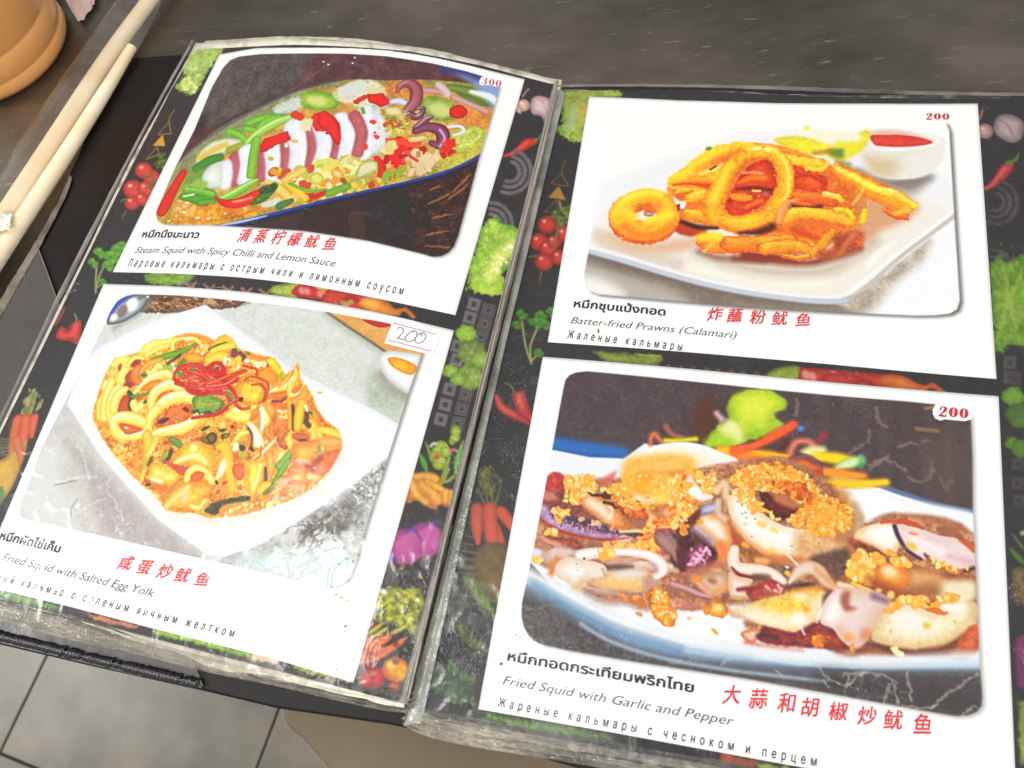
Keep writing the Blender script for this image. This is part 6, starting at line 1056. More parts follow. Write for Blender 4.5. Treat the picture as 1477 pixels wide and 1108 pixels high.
def back_right(p):
    p.zoom(*ONE); charcoal(p)
    p.zoom(*P_); leafy(p, [(340, 180), (420, 140), (600, 130), (760, 150), (760, 200), (600, 220), (560, 500), (500, 525), (420, 500), (350, 480), (310, 430), (350, 380), (340, 280)], '9cae48', '7d9430', 'c8b048'); p.t([(420, 280), (430, 340), (400, 420)], 16, 'a8c498', soft=2.5); p.t([(480, 260), (560, 280), (560, 200)], 14, 'c89848', soft=2)
    p.sc([(320, 430), (540, 480), (520, 525), (360, 480)], 30, ['94b440', '7aa030', 'b0c454'], 10, 20, 1.6, .6)
    tri(p, [(345, 740), (270, 810), (395, 832)], col='86642c'); p.t([(345, 740), (355, 690), (370, 645)], 3, '86642c', soft=.15); tri(p, [(325, 828), (250, 910), (375, 930)], 'a87e28'); tri(p, [(310, 930), (222, 1012), (330, 1020)], col='86642c'); p.t([(330, 940), (345, 1000)], 6, '9ca030', soft=.3)
    p.zoom(*RR); p.sc([(330, 680), (400, 650), (400, 760), (350, 790)], 50, ['5c6a24', '44541c', '74802c'], 4, 8, 3, .4)
    for x, y, r in ((370, 770, 34), (302, 732, 38), (270, 800, 38), (306, 826, 36), (350, 862, 32), (290, 880, 38), (330, 800, 30)): tomato(p, x, y, r, 'cc3c34', '9c2420', 'e8a090')
    p.t([(350, 700), (340, 770), (330, 830)], 3, '6a7c2c', soft=.3); p.t([(230, 860), (260, 856)], 3, '6a7c3c'); p.t([(280, 920), (272, 962)], 2.4, '8a6a38')
    p.zoom(*V_); herb(p, [(190, 275, 34), (165, 330, 28), (295, 285, 36), (270, 320, 36), (320, 330, 34), (350, 260, 30), (285, 480, 28), (240, 310, 20)], [[(245, 535), (215, 440), (195, 310)], [(245, 530), (240, 440), (275, 350)], [(245, 520), (285, 480)]], 30, '5e9a30', '3c7420')
    p.t([(105, 640), (135, 650), (155, 690)], 4, '6a8a38', soft=.3); p.g([(130, 700), (160, 685), (180, 695), (170, 715)], '3c7a28', soft=.3); chilli(p, [(60, 710), (90, 770), (160, 810), (230, 850)], [16, 24, 22, 10], 'b83430', '8c2424'); chilli(p, [(180, 710), (200, 770), (240, 830)], [34, 34, 12], 'b83430', '8c2424')
    sq(p, 262, 625, 22, 10, '4c4646', '363131'); 
    p.zoom(*N_); p.sc([(1150, 380), (1220, 350), (1300, 460), (1260, 540), (1180, 560), (1120, 540)], 90, ['6a6a34', '52562a', '84803c'], 3, 7, 5, .5, ang=70)
    carrots(p, [([(1120, 660), (1120, 780), (1130, 900)], [44, 42, 18]), ([(1290, 680), (1340, 740), (1390, 830)], [40, 40, 18]), ([(1250, 800), (1290, 900), (1330, 1010)], [40, 34, 14]), ([(1210, 660), (1220, 800), (1240, 940), (1250, 1040)], [50, 52, 38, 12])], [[(1180, 640), (1130, 520)], [(1200, 640), (1190, 500)], [(1220, 640), (1230, 520)], [(1260, 640), (1220, 560)], [(1250, 640), (1290, 500)]], 'cc5436', 'a03c28')
    p.sc([(1330, 560), (1390, 560), (1380, 580), (1330, 580)], 6, ['8a7a3c'], 4, 7, 2)
    p.g([(1110, 1000), (1160, 920), (1250, 900), (1340, 940), (1360, 1300), (1180, 1300), (1110, 1150)], '6e5828', '5a4824', ew=5, soft=.6, sm=1, tex=.12)
    for i in range(5): p.t([(1040 - i * 8, 850 + i * 56), (1100, 862 + i * 56)], 3, '9c8c48', soft=.25)
    p.zoom(*SV)
    for i in range(8): p.t([(272 - i * 5, 405 + i * 28), (340, 415 + i * 28)], 1.6, '8c7c40', soft=.25)
    p.t([(290, 510), (340, 560), (390, 640)], [10, 16, 22], '5a6a30', soft=1.6, warp=.8, tex=.4); p.sc([(280, 500), (330, 530), (400, 610), (400, 660), (330, 590)], 60, ['6a8038', '4c6230', '85924a'], 2, 4, 6, .3, ang=60)
    p.sc([(240, 660), (300, 700), (370, 780), (360, 820), (260, 720)], 70, ['5a6c30', '77823c', '465a2c'], 2, 4, 6, .3, ang=60); p.sc([(190, 860), (260, 820), (330, 880), (320, 1000), (200, 990), (170, 920)], 120, ['3c5c34', '4c7040', '2c4828', '5c8048'], 3, 7, 3, .5)
    p.zoom(*Y7)
    leafy(p, [(60, 320), (160, 325), (300, 335), (420, 350), (380, 400), (260, 390), (160, 385), (100, 360)], '7d8e30', '5c7024', 'a8a848', .7); p.t([(350, 395), (430, 410)], 5, '7c4c88', soft=.4, warp=.4); p.t([(300, 340), (420, 345)], 4, 'a0b830', soft=.3)
    for i in range(5): p.t([(390 + i * 134, 392 + i * 11), (425 + i * 134, 420 + i * 11), (460 + i * 134, 395 + i * 12)], 7, '7c5446', soft=.35, warp=.3)
    p.g([(975, 460), (1010, 420), (1080, 400), (1160, 405), (1150, 480), (1060, 475)], '8c9a30', '5c7024', ew=2, soft=.3, sm=1, tex=.2)
    p.g([(1145, 480), (1160, 405), (1300, 415), (1477, 430), (1700, 450), (1700, 540), (1477, 505)], 'c4362a', '98221c', ew=3, soft=.3)
    for x, y in ((1190, 445), (1225, 455), (1310, 460), (1340, 450)): p.e(x, y, 26, 20, 60, 'dc8a80', soft=.8)
    p.zoom(*AB); p.g([(-60, 0), (60, -10), (180, 10), (230, 40), (130, 75), (-60, 80)], 'c4362a', '98221c', ew=3, soft=.3, sm=1); tomato(p, 240, 110, 80, 'b83424', '8c1c18', 'c87a50'); p.g([(320, 50), (370, 10), (450, 0), (540, 20), (610, 60), (680, 80), (720, 60), (760, 75), (830, 130), (780, 130), (720, 100), (660, 125), (480, 110), (380, 90)], 'd4742c', 'ac4c1c', ew=3, soft=.3, sm=1, tex=.12)
    # outer margin
    p.zoom(*U_); p.t([(390, 160), (400, 130)], 3, '9c6a58'); tomato(p, 408, 198, 26, 'b89488', '8c6a64', 'd8c0b4'); p.g([(435, 185), (450, 150), (490, 145), (530, 170), (525, 220), (490, 235), (450, 215)], 'b09c98', '806c70', ew=4, soft=.4, sm=1, tex=.1); p.t([(450, 160), (480, 180), (500, 220)], 3, '8c7474', soft=.6)
    chilli(p, [(400, 385), (430, 372), (455, 345), (475, 318), (490, 305)], [4, 9, 15, 17, 10], 'b03430', '84201f'); p.t([(480, 298), (505, 290), (515, 268)], [6, 5, 2], '4c7a34', soft=.3)
    arcs(p, 440, 425, (28, 48, 70), 6, -75, 110, '4c4444'); arcs(p, 430, 640, (40, 62), 6, -90, 20, '4c4444')
    leafy(p, [(420, 640), (440, 610), (460, 595), (480, 620), (540, 610), (560, 880), (520, 885), (480, 880), (440, 890)], '6e9228', '4c7420', '9cb048')
    for x, y in ((487, 938), (487, 985)): sq(p, x, y, 20, 4, '504a4a', '383334')
    p.zoom(*AB)
    for x, y in ((1330, 30), (1350, 650), (1350, 790), (1360, 920)): sq(p, x, y, 44, 3, '443f3f', '353031')
    for x, y, r, c, d in ((1320, 160, 84, '6a9430', '4c7824'), (1370, 300, 110, '4c6a2c', '3c5824'), (1310, 500, 54, '6a9430', '4c7824'), (1370, 540, 80, '5c8030', '44682a')): p.e(x, y, r, r * .86, 15, c, d, ew=2, soft=.25, warp=.6, tex=.12)
    p.zoom(*AA); p.t([(1190, 330), (1230, 380), (1275, 420)], [8, 20, 14], '4c7a34', '345c24'); p.t([(1200, 230), (1260, 310), (1290, 340)], [4, 8, 4], '5c7a3c'); p.e(1275, 225, 24, 16, -20, 'b0a080'); p.g([(1195, 470), (1240, 455), (1300, 440), (1310, 700), (1220, 700), (1200, 600)], '7c6a40', '5c4c2c', ew=4, soft=.4, warp=.5, tex=.3); p.g([(1225, 930), (1300, 910), (1310, 1120), (1235, 1120)], '6c2c4c', '54243c', ew=3, soft=.5)
    p.zoom(1377, 500, 1.82); p.g([(160, 770), (190, 750), (190, 900), (165, 890)], '74305a', soft=.5); p.g([(166, 950), (190, 960), (190, 1100), (172, 1100)], '7c8a34', soft=.6, warp=.6, tex=.3)
    p.zoom(*AC); p.g([(0, 570), (300, 630), (680, 700), (720, 740), (300, 680), (0, 620)], '5c7c3c', '44602c', ew=1, soft=.5, warp=.5, tex=.35); p.zoom(*AD); p.g([(0, 625), (90, 650), (180, 670), (170, 700), (0, 680)], 'a8583a', soft=.5, warp=.4, tex=.2); p.g([(180, 680), (330, 700), (300, 740), (190, 720)], '94a848', soft=.5, warp=.5)
    p.g([(1440, 180), (1477, 170), (1490, 300), (1450, 300)], '6c2c54', soft=.5); p.g([(1455, 380), (1490, 380), (1490, 560), (1460, 540)], '7c8a34', soft=.5, warp=.6)
# ------------------------------------------------------------------ materials
M = dict(
    steel=None,
    ink_page=ink_material('printed_paper', .5),
    paper=mat('white_card', base=np.array([PAPER] * 3) * np.array([1, .995, .975]), rough=.5, spec=.3, bump=(500, .12, .0002)),
    black=mat('black_ink', '2a2628', .5, spec=.3), grey_ink=mat('grey_ink', '3a3738', .5, spec=.3), red=mat('red_ink', 'd4343c', .5, spec=.3), deep_red=mat('dark_red_ink', 'c2202c', .5, spec=.3),
    pen=mat('blue_pen', '3c3c8c', .5), red_line=mat('red_rule', 'c8606a', .6), sticker=mat('sticker_paper', base=np.array([.86, .855, .83]), rough=.5),
    cover=mat('black_leatherette', '151110', .4, spec=.25, bump=(350, .12, .0004), cvar=(30, '1c1716', .35, .7)),
    thread=mat('black_plastic_lacing', '2a272c', .12, spec=1.0), pocket=mat('grey_pocket_film', '4a4744', .3, spec=.5, bump=(25, .5, .003), cvar=(18, '5c5854', .3, .75)),
    welt=mat('binding_strip', '8c8374', .35, spec=.5, bump=(200, .4, .001), cvar=(60, '5c5346', .35, .7)),
    wood=mat('pale_bamboo', 'fff2d4', .5, spec=.3, bump=(140, .2, .0006), cvar=(55, 'fae0ae', .35, .75)),
    tea=mat('thai_tea', 'efae6c', .3, spec=.5, coat=.3, cvar=(14, 'e29e58', .3, .8)),
    tissue=mat('white_tissue', 'e4e6dc', .7, bump=(120, .6, .002)), pink=mat('pink_tissue', 'dcc0b8', .7, bump=(90, .4, .001)),
    edge=mat('worn_page_edge', 'efe8d6', .5, bump=(260, .6, .001), cvar=(120, 'a5967c', .48, .72)),
    under=mat('page_under', '4a4440', .35, bump=(120, .6, .002), cvar=(120, 'a59a88', .5, .66)),
    grout=mat('grout', '4a453d', .8), tile=mat('grey_floor_tile', '878071', .35, spec=.4, bump=(20, .2, .001), cvar=(12, '6c665a', .38, .66)),
    seat=mat('tan_seat', '7a6a50', .5, cvar=(6, '6c5d46', .3, .7)), rim=mat('pale_rim', '8c877e', .3),
    stain=mat('brown_sauce', '5a3c20', .4, cvar=(900, 'a08a60', .4, .7)),
)
M['film'] = film_material('clear_sleeve', rough=.2, milk=0.004, bumps=((7, .2, .004), (260, .12, .0006)), crease=34)
M['film_worn'] = film_material('worn_sleeve', tint=(.93, .92, .9), rough=.14, milk=.10, bumps=((26, .5, .004), (140, .6, .0018)), crease=60)
M['seam'] = film_material('welded_edge', tint=(.8, .78, .75), rough=.22, milk=.42, bumps=((40, .3, .003),), milkcol='a69a92')
M['seam_bright'] = film_material('welded_edge_bright', tint=(.9, .9, .88), rough=.18, milk=.75, bumps=((50, .6, .003), (200, .4, .0012)), milkcol='b4b6aa')
M['crinkle'] = film_material('crumpled_film', tint=(.93, .92, .89), rough=.1, milk=.36, bumps=((50, .9, .006), (200, .6, .002)), crease=70, milkcol='c8c0ac')
M['wrapper'] = film_material('chopstick_film', tint=(.96, .94, .92), rough=.25, milk=.1, bumps=((24, .35, .004), (110, .2, .001)), crease=30, milkcol='e0d8d0')

def steel():
    m = mat('brushed_steel', '5f594e', .33, metal=.85, spec=.5); nt = m.node_tree; b = nt.nodes['Principled BSDF']; N = nt.nodes.new; L = nt.links.new
    tc = N('ShaderNodeTexCoord')
    def noise(sc, rot, det=6):
        mp = N('ShaderNodeMapping'); mp.inputs['Scale'].default_value = sc; mp.inputs['Rotation'].default_value = (0, 0, rot); L(tc.outputs['Object'], mp.inputs[0])
        n = N('ShaderNodeTexNoise'); n.inputs['Scale'].default_value = 1; n.inputs['Detail'].default_value = det; L(mp.outputs[0], n.inputs['Vector']); return n
    n1 = noise((30, 60, 1), .35); n2 = noise((6, 9, 1), .3); n3 = noise((60, 330, 1), 1.9); n4 = noise((40, 380, 1), -.5)
    add = N('ShaderNodeMath'); add.operation = 'MULTIPLY_ADD'; add.inputs[1].default_value = .25; L(n1.outputs[0], add.inputs[0]); L(n2.outputs[0], add.inputs[2])
    cr = N('ShaderNodeMapRange'); cr.inputs[1].default_value = .5; cr.inputs[2].default_value = .78; L(add.outputs[0], cr.inputs[0])
    mx = N('ShaderNodeMix'); mx.data_type = 'RGBA'; mx.inputs[6].default_value = (*lin('5f584d'), 1); mx.inputs[7].default_value = (*lin('8a8173'), 1); L(cr.outputs[0], mx.inputs[0])  # blotches paint smudges and broad soft reflections into the steel colour
    # fine scratches
    sc = N('ShaderNodeMath'); sc.operation = 'MAXIMUM'; L(n3.outputs[0], sc.inputs[0]); L(n4.outputs[0], sc.inputs[1])
    sm = N('ShaderNodeMapRange'); sm.inputs[1].default_value = .65; sm.inputs[2].default_value = .75; L(sc.outputs[0], sm.inputs[0])
    m2 = N('ShaderNodeMix'); m2.data_type = 'RGBA'; m2.inputs[7].default_value = (*lin('b0a898'), 1); L(sm.outputs[0], m2.inputs[0]); L(mx.outputs[2], m2.inputs[6]); L(m2.outputs[2], b.inputs['Base Color'])
    r = N('ShaderNodeMapRange'); r.inputs[3].default_value = .3; r.inputs[4].default_value = .48; L(n2.outputs[0], r.inputs[0]); L(r.outputs[0], b.inputs['Roughness'])
    bp = N('ShaderNodeBump'); bp.inputs['Strength'].default_value = .05; bp.inputs['Distance'].default_value = .001; L(n1.outputs[0], bp.inputs['Height']); L(bp.outputs[0], b.inputs['Normal'])
    return m
M['steel'] = steel()

def slab(name, P, z0, z1, m, parent=None, bev=0.0):
    """flat polygon P (world xy) between two heights, upper rim rounded"""
    bm = bmesh.new(); vs = [bm.verts.new((p[0], p[1], z1)) for p in P]; f = bm.faces.new(vs)
    if f.normal.z < 0: f.normal_flip()
    r = bmesh.ops.extrude_face_region(bm, geom=[f]); vv = [g for g in r['geom'] if isinstance(g, bmesh.types.BMVert)]
    bmesh.ops.translate(bm, vec=(0, 0, z0 - z1), verts=vv)
    bmesh.ops.recalc_face_normals(bm, faces=bm.faces)
    if bev:
        e = [e for e in bm.edges if abs(e.verts[0].co.z - z1) < 1e-6 and abs(e.verts[1].co.z - z1) < 1e-6]
        bmesh.ops.bevel(bm, geom=e, offset=bev, segments=3, affect='EDGES', profile=.5)
    me = bpy.data.meshes.new(name); bm.to_mesh(me); bm.free(); o = bpy.data.objects.new(name, me); COL.objects.link(o); me.materials.append(m)
    if parent: o.parent = parent; o.matrix_parent_inverse = Matrix.Translation(-parent.location)
    return o
def px_poly(P, z): return [at(a, b, z)[:2] for a, b in P]

# ------------------------------------------------------------------ floor and table
def floor():
    z = -.75; a, b = at(70, 940, z)[:2], at(0, 1085, z)[:2]; d = (a - b) / np.linalg.norm(a - b)
    n = np.array([d[1], -d[0]]); c = at(403, 1020, z)[:2]; w = abs((c - a) @ n); w = float(w)
    fl = mesh('floor', [(-3, -3, z - .006), (3, -3, z - .006), (3, 3, z - .006), (-3, 3, z - .006)], [(0, 1, 2, 3)], M['grout']); tag(fl, kind='structure')
    g = .0016; me = None; s = 1 if (c - a) @ n > 0 else -1
    for i in range(-3, 5):
        for j in range(-4, 4):
            o0 = a + n * s * w * i + d * (w * (j + .62))
            q = [o0 + n * s * g + d * g, o0 + n * s * (w - g) + d * g, o0 + n * s * (w - g) + d * (w - g), o0 + n * s * g + d * (w - g)]
            if s < 0: q = q[::-1]
            if me is None:
                ctr = o0; t = slab('floor_tile', [p - ctr for p in q], -.008, 0, M['tile'], bev=.0012); t.location = (*ctr, z); me = t
            else:
                t = me.copy(); COL.objects.link(t); t.location = (*o0, z)
            t.parent = fl
floor()
# table: its near edge lies just under the cover's lower edge
ta, tb_ = at(0, 905, 0)[:2], at(720, 1052, 0)[:2]; td = (tb_ - ta) / np.linalg.norm(tb_ - ta); tn = np.array([-td[1], td[0]])
tq = [ta - td * .5, tb_ + td * .9, tb_ + td * .9 + tn * .95, ta - td * .5 + tn * .95]
tab = slab('table', tq, -.035, 0, M['steel'], bev=.002)
tag(tab, 'scratched dark stainless steel table top under the open menu', 'table')
# stool below the near edge of the table
def stool():
    z = -.30
    P = [(405, 1030), (436, 1070), (480, 1128), (560, 1260), (800, 1500), (1300, 1400), (1250, 1000), (900, 900), (560, 880), (420, 940)]
    w = spl([at(a, b, z)[:2] for a, b in P], 5, True)
    t = empty('stool', (*w.mean(0), -.75)); tag(t, 'tan stool seat with a pale rim beyond the near table edge', 'stool')
    c = w.mean(0)
    slab('rim', [c + (p - c) * 1.0 for p in w], z - .03, z, M['rim'], t, bev=.004)
    cin = [p + (c - p) / np.linalg.norm(c - p) * .007 for p in w]
    slab('seat', cin, z - .002, z + .012, M['seat'], t, bev=.004)
    for k in (0, 2, 5, 7):
        q = c + (w[k * 6 % len(w)] - c) * .75
        slab('leg', [q + np.array(v) * .016 for v in ((-1, -1), (1, -1), (1, 1), (-1, 1))], -.75, z - .031, M['rim'], t)
stool()

# ------------------------------------------------------------------ the menu
menu = empty('menu', (0, .1, 0)); tag(menu, 'open plastic-sleeved restaurant menu showing four squid dishes on the steel table', 'menu')
cov = [(170, 88), (182, 83), (262, 78), (560, 92), (800, 122), (1200, 128), (1460, 131), (1530, 134), (1720, 1300), (1200, 1195), (1000, 1150), (850, 1113), (720, 1077), (560, 1045), (400, 1022), (290, 996), (140, 963), (0, 930), (-120, 902), (-150, 760), (-60, 560), (0, 447), (55, 345), (112, 225), (160, 98)]
slab('cover', px_poly(cov, .0042), .0012, .0042, M['cover'], menu, bev=.001)
def strip(name, A, B, m, parent, lift=0.0, amp=0.0, n=160, k=5, page=None, seed=3, round_=0.0, sm=True):
    """band between two lines A and B (uv on a page, or world xyz), crinkled by amp metres"""
    def rs(P):
        P = np.array(P, float); P = spl(P, 6) if sm and len(P) > 2 else P
        d = np.r_[0, np.cumsum(np.sqrt((np.diff(P, axis=0) ** 2).sum(1)))]; t = np.linspace(0, d[-1], n)
        return np.stack([np.interp(t, d, P[:, i]) for i in range(P.shape[1])], -1)
    A, B = rs(A), rs(B); s = np.linspace(0, 1, k)[:, None, None]; G = A[None] * (1 - s) + B[None] * s
    W = page.pos(G[..., 0], G[..., 1], lift) if page else G.copy()
    rng = np.random.default_rng(seed); nz = vnoise((k * 6, n), 7, rng, 4, .6)[::6][:k]
    W[..., 2] += nz * amp + np.sin(np.linspace(0, np.pi, k))[:, None] * round_
    return grid_mesh(name, W, m, parent)
def wpx(P, z): return [at(a, b, z) for a, b in P]
# left margin of the cover: welted binding and the grey inner pocket
strip('binding', wpx([(100, 252), (86, 285), (50, 350), (20, 400), (-40, 500)], .0052), wpx([(104, 256), (94, 285), (60, 351), (30, 405), (-30, 512)], .0052), M['welt'], menu, amp=.0003, k=3, round_=.0006)
slab('pocket', px_poly([(51, 350), (60, 372), (74, 408), (88, 446), (110, 520), (200, 800), (278, 958), (291, 993), (200, 975), (0, 927), (-110, 899), (-140, 760), (-20, 492), (20, 420)], .0052), .0043, .0050, M['pocket'], menu)
strip('binding', wpx([(50, 349), (66, 390), (86, 446)], .0056), wpx([(51.5, 348), (67.5, 389), (88, 447)], .0056), M['welt'], menu, k=3, round_=.0003)
strip('binding', wpx([(276, 955), (284, 972), (290, 989)], .0056), wpx([(278, 955), (286.5, 972), (293, 989)], .0056), M['welt'], menu, k=3, round_=.0003)
def lacing():
    V, Fc = [], []; A, B = at(-30, 910, .0055), at(286, 986, .0055); n = 64; rnd = random.Random(4)
    d = (B - A) / np.linalg.norm(B - A); up = np.array([-d[1], d[0], 0])
    for i in range(n):
        c = A + (B - A) * (i + .5) / n; a = rnd.uniform(1.0, 1.25); t = d * math.cos(a) + up * math.sin(a); s_ = np.cross(t, [0, 0, 1.]); L = .0024 * rnd.uniform(.85, 1.1); r = .00105
        if rnd.random() < .04: L *= .5
        b0 = len(V); m = 7
        for j in range(m):
            u = j / (m - 1) * 2 - 1; rr = r * math.sqrt(max(1 - u * u * .9, .02)); cc = c + t * u * L + np.array([0, 0, .0012 * (1 - u * u)])
            for k in range(6): th = k / 6 * 2 * math.pi; V.append(cc + s_ * math.cos(th) * rr + np.array([0, 0, 1]) * math.sin(th) * rr)
        for j in range(m - 1):
            for k in range(6): Fc.append((b0 + j * 6 + k, b0 + j * 6 + (k + 1) % 6, b0 + (j + 1) * 6 + (k + 1) % 6, b0 + (j + 1) * 6 + k))
    tag(mesh('lacing', V, Fc, M['thread'], menu, smooth=True), kind='stuff')
lacing()
# the block of older pages under each open page
def leaf(page, top, bot, left, right, lift, m, th, seed, amp=.0003):
    G = coons(top, bot, left, right, 60, 80); rng = np.random.default_rng(seed); nz = vnoise((80, 60), 9, rng, 3)
    W = page.pos(G[..., 0], G[..., 1], lift); W[..., 2] += nz * amp
    j = vnoise((80, 60), 5, rng, 3) * .0006; W[0, :, :2] += j[0][:, None]; W[-1, :, :2] += j[-1][:, None] * 1.5
    return grid_mesh('page', W, m, menu, thick=th)
def uvs(pg, P, lift=0): return [pg.uv(q, lift) for q in P]
tops_L = [[(-2, -9), (60, -11.5), (132, -8), (187, -1.3), (207, 0)], [(0, -10.4), (65, -12.4), (132, -8.8), (187, -1.8), (209.5, 1)], [(-1, -7.2), (65, -8.9), (130, -5.8), (187, .8), (208.5, 3)], [(-2, -5.8), (65, -7.6), (130, -4.6), (187, 1.6), (208.5, 4.4)]]
LIFT_L = [-.0105, -.0048, -.0030, -.0012]
for i, tp in enumerate(tops_L):
    lf = LIFT_L[i]; dl = [1.5, -1.5, .8, -.6][i]; L0 = tp[0]
    leaf(PL, tp, [(-7 + dl, 300 + i), (60, 301 - i), (130, 302 + i * .5), (212, 299 + i)], [L0, (-6 + dl, 80), (-6.5 + dl, 180), (-7 + dl, 300 + i)], [tp[-1], (209, 120), (210, 220), (212, 299 + i)], lf, [M['under'], M['edge'], M['under'], M['edge']][i], [.002, .0045, .0012, .0009][i], i)
tops_R = [[(-.5, -1), (60, -3.0), (120, -3.8), (180, -2.5), (211, -2.6)], [(1, -2.0), (60, -2.2), (120, -2.4), (180, -3.6), (213, -1.5)], [(1, -.6), (60, -1.2), (120, -1.4), (180, -2.4), (212, -1)]]
for i, tp in enumerate(tops_R):
    lf = [-.0068, -.0026, -.0010][i]
    leaf(PR, tp, [(-8, 296), (60, 298), (130, 299 + i), (222, 298)], [tp[0], (-5, 120), (-8, 296)], [tp[-1], (214, 120), (222, 298)], lf, [M['under'], M['edge'], M['under']][i], [.0018, .0035, .0009][i], i + 9)

# printed backing pages
def back_page(pg, b, outline, painter, hides, seed, name):
    p = Print(pg, *b, 2.3, '2f2a2b', seed); painter(p)
    G = coons(*outline, int((b[2] - b[0]) * 2.3), int((b[3] - b[1]) * 2.3)); Uu, Vv = G[..., 0], G[..., 1]
    keep = np.ones(Uu.shape, bool)
    for (a0, b0, a1, b1) in hides: keep &= ~((Uu > a0) & (Uu < a1) & (Vv > b0) & (Vv < b1))
    return grid_mesh('printed_page', pg.pos(Uu, Vv), M['ink_page'], menu, p.cols(Uu, Vv), keep)
outL = ([(1, 1.2), (65, -1.2), (130, -.8), (170, 3), (190, 6), (208, 8.5)], [(-5, 299.5), (100, 299.5), (212, 300)], [(1, 1.2), (-2, 30), (-4, 100), (-5, 299.5)], [(208, 8.5), (209, 120), (210, 200), (212, 300)])
outR = ([(3, .5), (60, -.5), (120, 1), (213, .2)], [(-8, 296), (100, 295.5), (216, 294)], [(3, .5), (-1.6, 109), (-2.6, 129), (-5.6, 190), (-8, 296)], [(213, .2), (214, 150), (216, 294)])
pl = back_page(PL, (-8, -6, 214, 303), outL, back_left, [(24, 14, 185, 134), (24, 158, 184, 289)], 5, 'left')
pr = back_page(PR, (-12, -3, 218, 299), outR, back_right, [(22, 10, 186, 134), (22, 156, 186, 284)], 6, 'right')

# the white cards, their pictures and lettering
def card(pg, corners, mids, seed):
    """corners TL TR BR BL, mids dict of extra edge points, all surveyed"""
    tl, tr, br, bl = [pg.uv(q) for q in corners]; f = lambda k: [pg.uv(q) for q in mids.get(k, [])]
    G = coons([tl] + f('t') + [tr], [bl] + f('b') + [br], [tl] + f('l') + [bl], [tr] + f('r') + [br], 120, 90)
    W = pg.pos(G[..., 0], G[..., 1], .0003); return grid_mesh('dish_card', W, M['paper'], menu, thick=.00022)
def picture(pg, painter, box, seed, parent, shadow):
    p = Print(pg, *box, 3.1, 'ffffff', seed); out = painter(p); p.zoom(*ONE); w = (slice(0, p.H), slice(0, p.W))
    O = p.pts(out); D = p.sdf(O, w) / p.res; 
    def blur(Z, n):
        for ax in (0, 1): Z = sum(np.roll(Z, k, ax) for k in range(-n, n + 1)) / (2 * n + 1)
        return Z
    sat = np.clip((p.A.max(2) - p.A.min(2) - .12) * 4, 0, 1)[..., None]; fn = (p.fine * .6 + np.roll(p.med, 31, 0) * .5)[..., None]
    p.A = p.A * (1 + sat * fn * .03); p.A = np.clip(p.A + .55 * (p.A - blur(p.A, 2)), 0, 1); k_ = p.A; k_ = k_ * .68 + (k_ * k_ * (3 - 2 * k_)) * .32; g_ = k_.mean(2, keepdims=True); p.A = np.clip(g_ + (k_ - g_) * 1.1, 0, 1); A = p.A * (1 + .012 * p.rng.standard_normal(p.A.shape[:2])[..., None] + .006 * p.fine[..., None])
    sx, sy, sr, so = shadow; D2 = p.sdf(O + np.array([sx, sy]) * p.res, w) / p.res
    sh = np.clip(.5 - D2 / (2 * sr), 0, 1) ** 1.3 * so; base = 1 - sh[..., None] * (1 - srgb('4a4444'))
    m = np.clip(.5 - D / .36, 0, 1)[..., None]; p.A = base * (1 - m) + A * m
    u = np.linspace(box[0], box[2], p.W); v = np.linspace(box[1], box[3], p.H); Uu, Vv = np.meshgrid(u, v)
    keep = (D < 3.6)
    return grid_mesh('dish_picture', pg.pos(Uu, Vv, .00036), M['ink_page'], parent, p.cols(Uu, Vv), keep)
